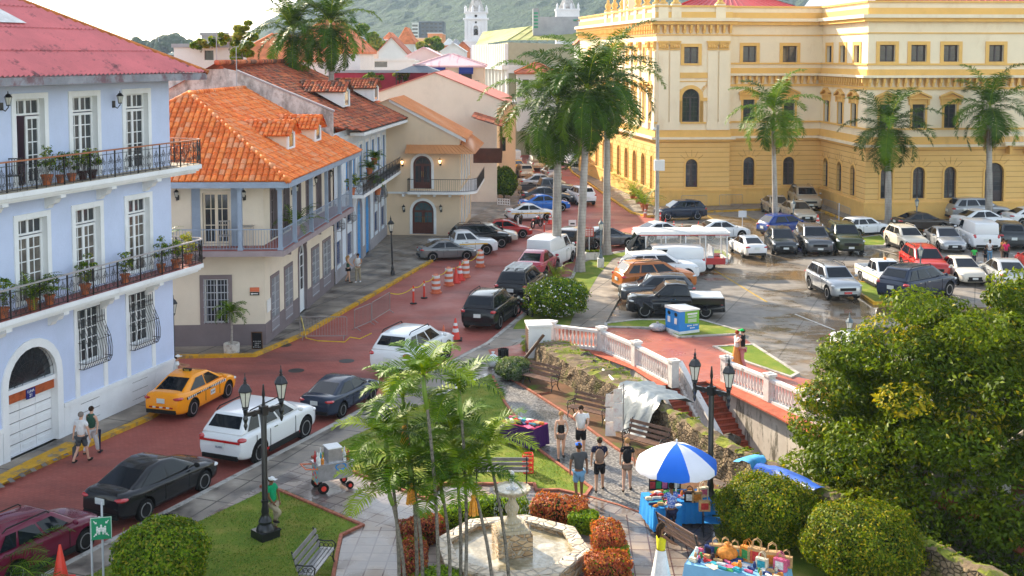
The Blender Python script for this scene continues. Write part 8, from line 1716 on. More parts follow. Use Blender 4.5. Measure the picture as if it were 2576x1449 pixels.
b=MB();[b.lathe([(.05,-.562),(.05,-.556)],(x,0,z_),10,axis='y')for x,z_ in((-.1,.45),(.35,.45),(.12,.3))];[b.bx(x+.07,x+.3,-.562,-.556,z_-.02,z_+.03)for x,z_ in((-.1,.45),(.35,.45),(.12,.3))];b.build('logos',M_white,e)
b=MB();[b.lathe([(.12,-.752-.0),(.12,-.76)],(0,y,1.12),12,axis='x')for y in(-.27,.27)];b.build('opening',M_black,e);b=MB();[b.bx(-.765,-.752,y-.1,y+.1,.55,.9)for y in(-.27,.27)];b.build('pictogram',M_white,e)
def cloth(name,grid,m,label,cat,th=.0,group=None):
 b=MB();nr,nc=len(grid),len(grid[0]);b.v=[tuple(p)for r in grid for p in r];b.f=[(i*nc+j,i*nc+j+1,(i+1)*nc+j+1,(i+1)*nc+j)for i in range(nr-1)for j in range(nc-1)];b.mi=[0]*len(b.f);return tag(b.build(name,m,smooth=True),label,cat,group)
M_tarp=mat('grey_tarpaulin',(.17,.20,.22),.35,var=.15,vs=3,bump=.3,bs=9);M_btarp=mat('blue_tarpaulin',(.03,.11,.50),.35,var=.2,vs=4,bump=.3);M_ltarp=mat('light_blue_tarpaulin',(.05,.32,.62),.4,var=.2,vs=4,bump=.3)
a0,a1=at(1562,1052,GZ),at(1660,1108,GZ);d=(a1-a0).normalized();r=Vector((-d.y,d.x,0));r=r if r.x>0 else-r;L=(a1-a0).length;G=[];rng=random.Random(9)
prof=[(-.75,.0),(-.55,.25),(-.4,.6),(-.22,.95),(.0,1.32),(.3,1.42),(.7,1.4),(1.1,1.34),(1.5,1.2)]
for(o_,z_)in prof:G.append([a0+d*(L*k/14*(1 if o_<.2 else .85+.15*(o_-.2)))+r*(o_+.08*math.sin(k*1.5+z_*3)+rng.uniform(-.03,.03))+Vector((0,0,max(0,z_+.07*math.cos(k*1.9+o_*4))))for k in range(15)])
cloth('tarpaulin',G,M_tarp,'big grey tarpaulin draped over the ruined wall by the middle bench','tarpaulin')
a0,a1=at(1536,1050,GZ),at(1572,1068,GZ)
e=empty('washing_line',at(1568,1100,GZ),0,'pole and line hung with white printed cloths beside the grey tarpaulin','cloth display');o=e.location;b=MB();b.tube([(0,0,0),(0,0,2.0)],.02,6);t1=Vector((0,0,1.95));t0=atY(1529,992,o.y+.3)-o;b.tube([t1,t0],.015,5);b.build('pole',M_galv,e)
for k in range(2):
 for j in range(3):q=t0.lerp(t1,.12+.5*k);b=MB();zt=q.z-.02-j*.52;b.add([(q.x-.14,q.y,zt),(q.x+.18,q.y,zt),(q.x+.16+.03*j,q.y-.08*j-.04,zt-.48),(q.x-.17,q.y-.08*j,zt-.48)],[(0,1,2,3)]);b.build('printed_cloth',mat('printed_white_cloth',(.72,.66,.60),.8,var=.1,vs=9,col2=(.60,.40,.34),pos=(.5,.75)),e)
def wtarp(pts,w_,m,label,seed):
 P=resample([at(x,y,1.32)for x,y in pts],.25);rr=random.Random(seed);G=[]
 for i,p in enumerate(P):
  dd=(P[min(i+1,len(P)-1)]-P[max(i-1,0)]).normalized();rn_=Vector((-dd.y,dd.x,0));G.append([p+rn_*(w_*(k/5-.5)+rr.uniform(-.04,.04))+Vector((0,0,.12*math.cos((k/5-.5)*2.6)+rr.uniform(0,.06)+(-.45 if k in(0,)else 0)))for k in range(6)])
 cloth('tarpaulin',G,m,label,'tarpaulin')
wtarp([(1872,1172),(1890,1160),(1920,1158)],.7,M_ltarp,'light blue tarpaulin bundle on the ruined wall',1);wtarp([(1905,1178),(1960,1192),(2010,1215),(2060,1240)],.65,M_btarp,'long royal blue tarpaulin along the wall behind the dome bush',2)
def crate(p,az,label):
 e=empty('crate',p,az,label,'crate');b=MB()
 for z0 in(0,.14,.3,.46,.58):b.bx(-.17,.17,-.17,-.155,z0,z0+.05);b.bx(-.17,.17,.155,.17,z0,z0+.05);b.bx(-.17,-.155,-.17,.17,z0,z0+.05);b.bx(.155,.17,-.17,.17,z0,z0+.05)
 for x in(-.16,-.05,.05,.16):
  for y in(-.163,.163):b.bx(x-.012,x+.012,y-.01,y+.01,0,.62);b.bx(y-.01,y+.01,x-.012,x+.012,0,.62)
 b.build('crate_frame',M_redp,e)
crate(at(1328,1188,GZ),.1,'stacked red plastic crate standing on the middle lawn')
M_goods=[mat('goods_'+n,c,.6,var=.3,vs=12)for n,c in(('red',(.45,.04,.04)),('tan',(.48,.30,.14)),('cream',(.62,.55,.42)),('green',(.05,.25,.08)),('navy',(.03,.05,.16)),('orange',(.60,.22,.04)),('pink',(.60,.12,.22)),('white',(.68,.68,.66)),('black',(.03,.02,.03)),('turquoise',(.04,.30,.38)))]
def drape(e,x0,x1,y0,y1,h,m,name='tablecloth'):
 b=MB();b.bx(x0,x1,y0,y1,h-.02,h);P=[]
 edge=[(x0+(x1-x0)*k/16,y0)for k in range(16)]+[(x1,y0+(y1-y0)*k/12)for k in range(12)]+[(x1-(x1-x0)*k/16,y1)for k in range(16)]+[(x0,y1-(y1-y0)*k/12)for k in range(12)];n=len(edge);cx,cy=(x0+x1)/2,(y0+y1)/2
 for z_,f in((h,.0),(h-.25,.03),(.08,.07)):
  for i,(x,y)in enumerate(edge):k=1+f*(1+.6*math.sin(i*1.9));P.append((cx+(x-cx)*k,cy+(y-cy)*k,z_))
 b.add(P,[(j*n+i,j*n+(i+1)%n,(j+1)*n+(i+1)%n,(j+1)*n+i)for j in range(2)for i in range(n)]);return b.build(name,m,e,smooth=False)
def handbag(M_,p,az,m1,m2,s,label,group):
 e=empty('handbag',p,az,label,'handbag',group);b=MB();b.box((0,0,.12*s),(.26*s,.1*s,.24*s));b.build('bag_body',m1,e);b=MB();b.box((0,-.055*s,.12*s),(.17*s,.01,.15*s));b.build('embroidered_panel',m2,e);b=MB()
 for y in(-.03*s,.03*s):b.tube([(-.07*s,y,.24*s),(-.06*s,y,.34*s),(0,y,.38*s),(.06*s,y,.34*s),(.07*s,y,.24*s)],.008*s,4)
 b.build('handle',m1,e);return e
uc=at(1700,1325,GZ);um=empty('market_umbrella',uc,math.radians(10),'large blue and white striped market umbrella over the craft stall','umbrella');M_ublue=mat('umbrella_blue',(.02,.14,.62),.6,var=.05);M_uwhite=mat('umbrella_white',(.70,.70,.76),.6,var=.03)
zt=2.52;zr=1.95;R=1.22;ns=8
for k in range(ns):
 b=MB();G=[]
 for i in range(7):
  t=i/6;r=R*t;z_=zt-(zt-zr)*t**1.7;row=[]
  for j in range(5):a=2*math.pi*(k+j/4)/ns;sag=1-.045*math.sin(math.pi*j/4)*t;row.append((r*sag*math.cos(a),r*sag*math.sin(a),z_-.03*math.sin(math.pi*j/4)*t))
  G.append(row)
 G.append([(x*1.01,y*1.01,z_-.16-.03*(j%2))for j,(x,y,z_)in enumerate(G[-1])]);nr=len(G);b.v=[p for r in G for p in r];b.f=[(i*5+j,i*5+j+1,(i+1)*5+j+1,(i+1)*5+j)for i in range(nr-1)for j in range(4)];b.mi=[0]*len(b.f);b.build('canopy_panel',M_ublue if k%4==1 or k%4==3 and k>3 else M_uwhite,um,smooth=True)
b=MB();b.tube([(0,0,0),(0,0,zt+.12)],.025,8);b.build('pole',M_white,um)
for k in range(ns):a=2*math.pi*k/ns;b=MB();b.tube([(0,0,zt-.03),(R*.5*math.cos(a),R*.5*math.sin(a),zt-.2),(R*math.cos(a),R*math.sin(a),zr-.02)],.008,4);b.build('rib',M_galv,um)
M_btab=mat('bright_blue_cloth',(.03,.27,.68),.7,var=.1,vs=3)
tbl=empty('stall_table',at(1662,1318,GZ),math.radians(10),'blue-clothed craft table left part, behind the vendor in the blue blouse','table');drape(tbl,-.42,.42,-.65,.65,.74,M_btab)
tb2=empty('stall_table',at(1738,1306,GZ),math.radians(4),'blue-clothed craft table under the umbrella, right part with bags','table');drape(tb2,-.5,.5,-.5,.5,.74,M_btab)
rng=random.Random(17)
def trinkets(tbl_,x0,x1,y0,y1,h,n,lab,seed,kinds=('box','roll','jar')):
 rr=random.Random(seed);loc=tbl_.location;cz,sz=math.cos(tbl_.rotation_euler.z),math.sin(tbl_.rotation_euler.z)
 cn=['red','tan','cream','green','navy','orange','pink','white','black','turquoise'];spots=[];combos=[(c_,k_)for c_ in range(10)for k_ in kinds];rr.shuffle(combos)
 for i in range(n):
  for _ in range(30):
   x,y=rr.uniform(x0,x1),rr.uniform(y0,y1)
   if all((x-a)**2+(y-c)**2>.017 for a,c in spots):break
  spots.append((x,y));wx,wy=loc.x+x*cz-y*sz,loc.y+x*sz+y*cz;ci,k=combos[i];b=MB();s=rr.uniform(.8,1.3)
  if k=='box':b.box((0,0,.03*s),(.17*s,.11*s,.05*s));b.box((0,0,.065*s),(.12*s,.08*s,.02*s));nm='craft_box'
  elif k=='roll':b.tube([(-.1*s,0,.035),(.1*s,0,.035)],.035*s,8);b.tube([(-.115*s,0,.035),(.115*s,0,.035)],.012,6);nm='rolled_cloth'
  elif k=='jar':b.lathe([(.03*s,0),(.05*s,.04*s),(.045*s,.1*s),(.025*s,.13*s),(.035*s,.15*s)],(0,0,0),8);nm='small_pot'
  else:b.bx(-.14*s,.14*s,-.1*s,.1*s,0,.015);b.bx(-.1*s,.1*s,-.06*s,.06*s,.015,.022);nm='folded_cloth'
  o_=b.build(nm,M_goods[ci]);o_.location=(wx,wy,loc.z+h+.003);o_.rotation_euler=(0,0,rr.uniform(-.6,.6)+tbl_.rotation_euler.z);tag(o_,f'small {cn[ci]} {nm.replace("_"," ")} {lab}',nm.replace('_',' '),f'craft goods {lab}')
trinkets(tbl,-.36,.36,-.6,.6,.74,24,'on the left blue craft table',1,('box','roll','flat'));trinkets(tb2,-.45,.45,-.45,.35,.74,16,'on the right blue craft table',2)
for i,(x,y,m1,m2,lb)in enumerate(((1772,1285,1,0,'tan handbag at the front right corner under the umbrella'),(1752,1262,1,5,'tan handbag in the middle of the umbrella table'),(1768,1250,2,6,'cream handbag at the back of the umbrella table'),(1735,1262,8,7,'black bag at the back left of the umbrella table'))):handbag(None,at(x,y,GZ+.745),rng.uniform(-.4,.4),M_goods[m1],M_goods[m2],1.25,lb,'handbags under the umbrella')
e=empty('display_board',at(1672,1272,GZ),.1,'black board hung with colourful embroidered panels at the back of the stall','display board');b=MB();b.bx(-.5,.5,-.02,.02,.5,1.35);b.build('board',M_cblk,e)
for i in range(5):
 for j in range(3):b=MB();b.bx(-.47+i*.19,-.31+i*.19,-.035,-.022,.56+j*.26,.78+j*.26);b.build('embroidered_panel',M_goods[(i*3+j*5)%10],e)
e=empty('folding_chair',at(1792,1345,GZ),math.radians(175),'blue canvas folding chair right of the craft stall','chair');b=MB();b.bx(-.26,.26,-.24,.24,.42,.44);b.build('seat',M_btab,e);b=MB();b.bx(-.26,.26,-.27,-.25,.5,.9);b.build('backrest',M_btab,e);b=MB()
for s in(-1,1):b.tube([(s*.27,-.26,0),(s*.27,-.26,.92)],.014,5);b.tube([(s*.27,.25,0),(s*.27,.25,.64)],.014,5);b.tube([(s*.27,-.26,.64),(s*.27,.27,.64)],.02,5)
b.tube([(-.27,.25,.03),(.27,.25,.42)],.012,4);b.tube([(.27,.25,.03),(-.27,.25,.42)],.012,4);b.tube([(-.27,-.25,.03),(.27,-.25,.42)],.012,4);b.build('frame',M_black,e)
gt=empty('goods_table',at(1862,1492,GZ),math.radians(-24),'pale blue clothed table heaped with bright handbags at the bottom edge','table');drape(gt,-1.35,1.2,-.5,.5,.74,mat('pale_blue_cloth',(.20,.42,.62),.7,var=.08))
trinkets(gt,-1.25,.2,-.42,.42,.74,34,'on the left part of the goods table',5,('flat','box','roll','jar'));trinkets(gt,.2,1.1,-.42,.0,.74,14,'on the right end of the goods table',6,('jar','roll','box'))
cz,sz=math.cos(math.radians(-24)),math.sin(math.radians(-24))
for i,(x,y,m1,m2,s)in enumerate(((-.75,.38,1,3,1.2),(-.5,.4,1,0,1.3),(-.25,.42,1,9,1.2),(-.9,.3,4,8,1.0),(.1,.36,5,3,1.5),(.35,.30,1,0,1.7),(.75,.30,1,5,1.6),(1.0,.1,6,7,1.3),(1.1,.36,1,6,1.2),(.55,.0,2,9,1.2))):
 l=gt.location;handbag(None,Vector((l.x+x*cz-y*sz,l.y+x*sz+y*cz,GZ+.745)),rng.uniform(-.5,.5)-.4,M_goods[m1],M_goods[m2],s,('leftmost tan bag at the back of the goods table','second tan bag at the back of the goods table','third tan bag at the back of the goods table','small navy cap-like bag at the left end of the goods table','orange bag beside the heap of shawls','large flower-embroidered tan bag in the middle of the goods table','large tan bag with pale handles on the goods table','pink and white bag near the right end of the goods table','tan bag at the far right end of the goods table','cream bag in front of the large tan bag')[i],'handbags on the goods table')
l=gt.location;bag(Vector((l.x-.05*cz-.5*sz*-1,l.y-.05*sz+.5*cz,GZ+.7)),.28,.4,M_goods[5],'rounded orange and red heap of shawls behind the handbags',5,'shawl_heap')['category']='shawls'
pt=empty('book_stall',at(1318,1118,GZ),math.radians(-38),'table with dark purple cloth and rows of booklets by the pebble path','table');drape(pt,-.75,.75,-.42,.42,.8,mat('purple_cloth',(.05,.015,.10),.8,var=.1));b=MB();b.bx(-.76,.76,-.43,.43,.80,.815);b.build('red_top_cloth',mat('magenta_cloth',(.42,.03,.10),.7,var=.1),pt)
trinkets(pt,-.68,.68,-.36,.36,.815,26,'on the purple stall',8,('flat','box','roll'))
ct=empty('drinks_cart',at(835,1228,GZ),math.radians(28),'steel shaved-ice cart with syrup bottles, painted side and orange handle','cart');M_steel=mat('brushed_steel',(.42,.42,.44),.3,.7,var=.15,vs=6);b=MB();b.bx(-.55,.6,-.3,.3,.38,.88);b.build('body',M_steel,ct);b=MB();b.bx(-.60,.66,-.34,.34,.88,.92);b.build('shelf',M_steel,ct)
b=MB();b.bx(-.18,.26,-.24,.24,.92,1.36);b.build('ice_box',M_steel,ct);b=MB();b.bx(-.2,.28,-.26,.26,1.36,1.39);b.build('ice_box_lid',M_white,ct)
b=MB();b.bx(-.57,-.555,-.28,.28,.30,.86);sp_=b.build('painted_side',mat('painted_cart_side',(.06,.38,.58),.5,var=.4,vs=7,col2=(.70,.45,.05),pos=(.45,.6)),ct);b=MB();[b.box((-.575,-.15+.1*k,.5+.12*(k%3)),(.01,.1,.08))for k in range(4)];b.build('stickers',M_redp,sp_)
b=MB();b.tube([(-.55,-.28,.8),(-.95,-.28,.86),(-.95,.28,.86),(-.55,.28,.8)],.022,6);b.build('handle',M_orng,ct)
for x,y,r in((-.4,-.34,.17),(-.4,.34,.17),(.5,-.3,.12),(.5,.3,.12)):b=MB();b.lathe([(r*.5,-.04),(r,-.05),(r,.05),(r*.5,.04)],(x,y,r),16,axis='y');w_=b.build('wheel',M_tyre,ct);b=MB();b.lathe([(r*.5,-.055),(r*.5,.055)],(x,y,r),12,axis='y');b.build('hub',M_redp,w_)
b=MB();n=14;b.tube([(.2+.17*math.cos(k*2*math.pi/n),-.32,.78+.1*math.sin(k*2*math.pi/n))for k in range(n+1)],.02,5);b.build('hose_coil',M_btab,ct)
cz,sz=math.cos(math.radians(28)),math.sin(math.radians(28));rng=random.Random(6)
for i,(x,y,c_,h)in enumerate(((-.5,-.25,7,.34),(-.38,-.22,5,.26),(-.48,-.05,7,.30),(-.36,.0,9,.26),(-.5,.15,0,.3),(-.3,.2,7,.36),(.36,-.22,7,.42),(.48,-.2,0,.3),(.4,0,7,.3),(.5,.1,5,.28),(.38,.22,0,.34),(.55,-.08,6,.26))):
 l=ct.location;b=MB();b.lathe([(.05,0),(.052,h*.55),(.02,h*.78),(.02,h),(.008,h+.05)],(0,0,0),8);o_=b.build('syrup_bottle',M_goods[c_],loc=Vector((l.x+x*cz-y*sz,l.y+x*sz+y*cz,GZ+.922)));tag(o_,('stout white','orange','short white','turquoise','red','tall white','tallest white','first red','white','orange','second red','pink')[i]+(' bottle at the handle end of the drinks cart' if x<0 else ' bottle at the street end of the drinks cart'),'bottle','syrup bottles on the drinks cart')
def chair(loc,az,label,m,s=1.0,group=None):
 e=empty('metal_chair',loc,az,label,'chair',group);b=MB();b.box((0,0,.45*s),(.42*s,.42*s,.03));b.build('seat',m,e);b=MB();[b.bx(-.2*s+k*.08*s,-.18*s+k*.08*s,.19*s,.21*s,.46*s,.95*s)for k in range(6)];b.bx(-.21*s,.21*s,.185*s,.215*s,.93*s,.97*s);b.build('backrest',m,e)
 for x in(-.19*s,.19*s):
  for y in(-.19*s,.19*s):b=MB();b.tube([(x,y,0),(x,y,.45*s)],.014,4);b.build('leg',m,e)
p=Fa.P(Fa.L-1.75,.65,ZB+.01);chair(p,.3,'grey metal bar chair on the corner house porch',M_galv,1.3);p2=Fa.P(Fa.L-.75,.65,ZB+.01);e=empty('bar_table',p2,0,'tall grey metal bar table on the corner house porch','table');b=MB();b.box((0,0,1.02),(.7,.6,.03));b.build('table_top',M_galv,e)
for x in(-.3,.3):
 for y in(-.25,.25):b=MB();b.tube([(x,y,0),(x,y,1.02)],.014,4);b.build('leg',M_galv,e)
u,_=F1.hit(40,450,.5);p=F1.P(u,.45,fu);chair(p,.2,'black wicker chair on the top balcony at left',M_black,1.1)
SK={'fair':(.62,.36,.25),'tan':(.42,.22,.13),'brown':(.20,.095,.05),'olive':(.48,.28,.18)}
for k_,c_ in SK.items():mat('skin_'+k_,c_,.55,var=.06,vs=6)
M_eye=mat('eye_dark',(.02,.015,.012),.3,var=0)
def cm(n,c,v=.1):return mat('cloth_'+n,c,.85,var=v,vs=9)
CL={'white':cm('white',(.70,.70,.70)),'black':cm('black',(.018,.018,.02)),'navy':cm('navy',(.02,.022,.05)),'grey':cm('grey',(.07,.075,.08)),'green':cm('green',(.01,.28,.12)),'dgreen':cm('dgreen',(.04,.10,.07)),'khaki':cm('khaki',(.35,.29,.20)),'brownc':cm('brownc',(.22,.15,.11)),'denim':cm('denim',(.14,.28,.42)),'yellow':cm('yellow',(.68,.62,.03)),'bluep':mat('cloth_bluep',(.05,.12,.50),.85,var=0,col2=(.45,.52,.72),vs=22,pos=(.48,.56)),'pink':cm('pink',(.62,.03,.12)),'orange':cm('orange',(.62,.26,.08)),'limegreen':cm('limegreen',(.06,.50,.10)),'pinkp':cm('pinkp',(.50,.22,.22)),'hair':cm('hair',(.035,.02,.012)),'fairhair':cm('fairhair',(.36,.20,.08)),'greyhair':cm('greyhair',(.20,.17,.15)),'redhair':cm('redhair',(.35,.07,.02)),'capblue':cm('capblue',(.02,.13,.60)),'capwhite':cm('capwhite',(.68,.68,.68)),'capgreen':cm('capgreen',(.10,.13,.06)),'capneon':cm('capneon',(.02,.55,.12)),'shoe':cm('shoe',(.03,.025,.02)),'wshoe':cm('wshoe',(.65,.65,.66))}
def skinmesh(name,verts,edges,rad,m,par,sub=1,root=0):
 me=bpy.data.meshes.new(name);me.from_pydata([tuple(v)for v in verts],edges,[]);o=bpy.data.objects.new(name,me);COL.objects.link(o);md=o.modifiers.new('s','SKIN');md.use_smooth_shade=True
 for i,r in enumerate(rad):sv=me.skin_vertices[0].data[i];sv.radius=r if isinstance(r,tuple)else(r,r);sv.use_root=(i==root)
 s2=o.modifiers.new('u','SUBSURF');s2.levels=sub;s2.render_levels=sub;bpy.context.view_layer.update();applymods(o);o.data.materials.clear();o.data.materials.append(m);o.parent=par;o.data.polygons.foreach_set('use_smooth',[True]*len(o.data.polygons));return o
def person(px_,py_,h,az,label,skin='fair',top='white',bottom='black',legs='shorts',stride=0.,arms=((.05,-.02),(.05,-.02)),hair='hair',hat=None,female=False,sleeve=.55,lean=0.,shoes='shoe',z=GZ,loc=None,longh=False,pack=None,bare=False,sit=0,up=None,cat='person',group=None,skirt=None,bag_=None):
 e=empty('person',at(px_,py_,z)if loc is None else loc,math.radians(az),label,cat,group);s=h/1.75;sw=.165 if female else .19;V_=Vector
 zp=.92;ly=lean
 P={'pel':V_((0,0,zp)),'sp':V_((0,ly*.35,1.12)),'ch':V_((0,ly*.75,1.33)),'nk':V_((0,ly+.0,1.49)),'hb':V_((0,ly+.025,1.57)),'hm':V_((0,ly+.03,1.64)),'ht':V_((0,ly+.015,1.71)),'ns':V_((0,ly+.115,1.62))}
 R={'pel':(.15 if not female else .155,.105),'sp':(.125 if not female else .105,.09),'ch':(.15 if not female else .125,.10),'nk':.052,'hb':(.062,.07),'hm':(.076,.092),'ht':(.055,.065),'ns':.014}
 E=[('pel','sp'),('sp','ch'),('ch','nk'),('nk','hb'),('hb','hm'),('hm','ht'),('hm','ns')]
 if 1:
  for k_ in('pel','sp','ch'):R[k_]=tuple(v_-.02 for v_ in R[k_])
 for i,sd in((0,-1),(1,1)):
  n='LR'[i];st=stride*(1 if i else-1);P['hp'+n]=V_((sd*.085,0,.86));R['hp'+n]=.088
  kn=V_((sd*.10,st*.45+.03,.49));an=V_((sd*.10,st*.95-(.10 if st<0 else 0),.09+(.05 if st<-.05 else 0)))
  if up==n:kn=V_((sd*.11,.36,.70));an=V_((sd*.10,.10,.42))
  P['kn'+n],P['an'+n],P['to'+n]=kn,an,an+V_((sd*.02,.17,-.055));R['kn'+n],R['an'+n],R['to'+n]=.058,.038,(.04,.028)
  E+=[('pel','hp'+n),('hp'+n,'kn'+n),('kn'+n,'an'+n),('an'+n,'to'+n)]
  P['sh'+n]=V_((sd*sw,ly*.9,1.42));R['sh'+n]=.058 if not female else .048;a=arms[i]
  rz_=a[2]if len(a)>2 else 0;el=V_((sd*(sw+.06),ly*.9+a[0],1.14+rz_*.4));wr=V_((sd*(sw+.07-(.10 if a[1]>.12 else 0)),ly*.9+a[1],.90+rz_));P['el'+n],P['wr'+n]=el,wr;R['el'+n],R['wr'+n]=.04 if not female else .034,.026
  d=(wr-el).normalized();pm=wr+d*.06;P['pa'+n]=pm;R['pa'+n]=(.034,.02);E+=[('ch','sh'+n),('sh'+n,'el'+n),('el'+n,'wr'+n),('wr'+n,'pa'+n)]
  q=d.orthogonal().normalized();q=V_((0,1,0))if abs(d.y)<.8 else V_((sd,0,0))
  for f in range(4):b_=pm+d*.035+q*(-.027+.018*f);t_=b_+d*(.033+.006*(f in(1,2)))-V_((sd*.012,0,0));P[f'f{f}{n}']=b_;P[f'g{f}{n}']=t_;R[f'f{f}{n}']=R[f'g{f}{n}']=.008;E+=[('pa'+n,f'f{f}{n}'),(f'f{f}{n}',f'g{f}{n}')]
  P['th'+n]=pm+q*.035+d*.005;P['tt'+n]=P['th'+n]+d*.03;R['th'+n]=R['tt'+n]=.009;E+=[('pa'+n,'th'+n),('th'+n,'tt'+n)]
 def mk(name,keys,edges,m,extra=0,over=None,sub=1):
  ks=list(keys);ix={k:i for i,k in enumerate(ks)};rr=[]
  for k in ks:r=R[k]if k in R else over[k][1];r=r if isinstance(r,tuple)else(r,r);rr.append(((r[0]+extra)*s,(r[1]+extra)*s))
  return skinmesh(name,[(P[k]if k in P else over[k][0])*s for k in ks],[(ix[a],ix[b])for a,b in edges],rr,m,e,sub)
 body=mk('body',P.keys(),E,MATS['skin_'+skin])
 b=MB()
 for sd in(-1,1):b.ball((sd*.03*s,(ly+.113)*s,1.645*s),(.011*s,.008*s,.007*s),n=6,k=3,m=1);b.ball((sd*.078*s,(ly+.03)*s,1.635*s),(.012*s,.022*s,.032*s),n=6,k=4)
 b.ball((0,(ly+.108)*s,1.585*s),(.022*s,.008*s,.006*s),n=6,k=3,m=2);f_=b.build('face',[MATS['skin_'+skin],M_eye,mat('lips',(.35,.10,.08),.5,var=0)])
 import bmesh as bmm;bb=bmm.new();bb.from_mesh(body.data);n0=len(bb.faces);bb.from_mesh(f_.data);bb.to_mesh(body.data);bb.free();bpy.data.objects.remove(f_);body.data.materials.append(M_eye);body.data.materials.append(MATS['lips'])
 kk=['pel','sp','ch'];ee=[('pel','sp'),('sp','ch')];ov={}
 if not bare:
  kk+=['nk'];ee+=[('ch','nk')]
  for n in 'LR':kk+=['sh'+n];ee+=[('ch','sh'+n)]
  if sleeve>0:
   for n in 'LR':v=P['sh'+n].lerp(P['el'+n],sleeve if sleeve<=1 else .99);ov['sl'+n]=(v,.056 if not female else .047);kk.append('sl'+n);ee.append(('sh'+n,'sl'+n))
   if sleeve>1:
    for n in 'LR':ov['sm'+n]=(P['el'+n].lerp(P['wr'+n],.9),.04);kk.append('sm'+n);ee.append(('sl'+n,'sm'+n))
 R0=dict(R);R['nk']=.052
 for k_ in('pel','sp','ch'):R[k_]=tuple(v_+.022 for v_ in R[k_])
 mk('top',kk,ee,CL[top],.018,ov);R.update(R0)
 R['pel']=tuple(v_+.016 for v_ in R['pel'])
 if skirt:
  b=MB();prof=[(.15,.13,1.0),(.17,.15,.85),(.24,.22,.45),(.30,.28,.08)];nn=24;V2=[]
  for j,(rx,ry,z_)in enumerate(prof):
   for k in range(nn):a=2*math.pi*k/nn;w_=1+.05*j*math.sin(k*2.1)*.6;V2.append((rx*w_*math.cos(a)*s,ry*w_*math.sin(a)*s,z_*s))
  b.add(V2,[(i*nn+k,i*nn+(k+1)%nn,(i+1)*nn+(k+1)%nn,(i+1)*nn+k)for i in range(3)for k in range(nn)]);b.build('skirt',CL[skirt],e,smooth=True)
 else:
  t={'shorts':.85,'short':.42,'long':1}[legs];kk=['pel'];ee=[];ov={}
  for n in 'LR':kk.append('hp'+n);ee.append(('pel','hp'+n));ov['k2'+n]=(P['hp'+n].lerp(P['kn'+n],t),.085 if t<1 else .062);kk.append('k2'+n);ee.append(('hp'+n,'k2'+n))
  if legs=='long':
   for n in 'LR':ov['a2'+n]=(P['kn'+n].lerp(P['an'+n],.93),.055);kk.append('a2'+n);ee.append(('k2'+n,'a2'+n))
  mk('trousers' if legs=='long' else 'shorts',kk,ee,CL[bottom],.016,ov)
 for n in 'LR':
  a,t_=P['an'+n],P['to'+n];b=MB();c=(a.lerp(t_,.55))*s;c.z-=.012*s;b.ball(c,(.05*s,.14*s,.045*s),n=10,k=6);b.build('shoe',CL[shoes],e,smooth=True)
 b=MB();hm=P['hm']*s
 if hat:b.ball((hm.x,hm.y-.002*s,hm.z+.055*s),(.10*s,.118*s,.07*s),n=12,k=6);b.box((hm.x,hm.y+.13*s,hm.z+.045*s),(.13*s,.12*s,.012*s));b.build('cap',CL[hat],e,smooth=False)
 b=MB();b.ball((hm.x,hm.y-.025*s,hm.z+.028*s),(.093*s,.105*s,.098*s),n=12,k=7)
 if longh:b.tube([hm+V_((0,-.07,.06))*s,hm+V_((0,-.12,-.05))*s,hm+V_((0,-.12,-.20))*s,hm+V_((0,-.11,-.30))*s],[.08*s,.08*s,.06*s,.02*s],8)
 b.build('hair',CL[hair],e,smooth=True)
 if pack:
  b=MB();b.ball((0,(P['ch'].y-.19)*s,1.22*s),(.15*s,.09*s,.24*s),n=12,k=8);
  for sd in(-1,1):b.tube([(sd*.1*s,(ly-.1)*s,1.44*s),(sd*.11*s,(ly+.03)*s,1.49*s),(sd*.11*s,(ly+.13)*s,1.36*s),(sd*.12*s,(ly+.1)*s,1.12*s)],.016*s,4)
  b.build('backpack',CL[pack],e,smooth=True)
 if bag_:
  n,c_,sz_=bag_;w_=P['pa'+n]*s;b=MB();b.box((w_.x,w_.y,w_.z-.22*s-sz_/2),(.08,.26,sz_));b.tube([(w_.x,w_.y-.06,w_.z-.22*s),(w_.x,w_.y,w_.z),(w_.x,w_.y+.06,w_.z-.22*s)],.008,4);g=b.build('hand_bag',CL[c_]);g.location=e.matrix_basis@V_((0,0,0));g.rotation_euler=e.rotation_euler;tag(g,label=f"bag held by the {label.split(',')[0]}"[:90],cat='bag')
 return e
A0=(.04,-.0);PW_='people on the pebble path'
person(206,1164,1.78,-20,'man in white shirt and grey shorts, walking away past the garage',top='white',bottom='grey',stride=.22,arms=((-.05,-.08),(.05,.1)),hair='greyhair',z=.01)
person(232,1143,1.72,-24,'person in dark green vest and white trousers, walking past the garage','fair','dgreen','white','long',.2,hair='hair',sleeve=0,z=.01)
person(440,998,1.74,-70,'man in white shirt leaning on the roof of the orange taxi',skin='tan',top='white',bottom='navy',legs='long',arms=((.2,.42,.36),(.2,.4,.38)),hat='capwhite',lean=.1,z=.01)
person(876,711,1.68,-80,'blonde woman in green top and black shorts on the left pavement','fair','dgreen','black','short',.08,((.1,.24,.2),(.1,.24,.22)),'fairhair',female=True,bare=True,longh=True)
person(901,710,1.78,172,'young man in white vest and khaki trousers on the left pavement','tan','white','khaki','long',.05,((.12,.24,.25),(.12,.24,.22)),sleeve=0,shoes='wshoe')
person(688,1336,1.62,-115,'vendor in green shirt and white cap, propped against the left lantern post','brown','green','khaki','long',0,((.1,.2,.05),(.1,.2,.08)),hat='capwhite',up='R',lean=-.08)
person(1411,1156,1.70,188,'young woman in black camisole and khaki shorts','fair','black','brownc','short',.06,((.1,.16,0),(.05,.12,.02)),'fairhair',female=True,bare=True,lean=.04,group=PW_)
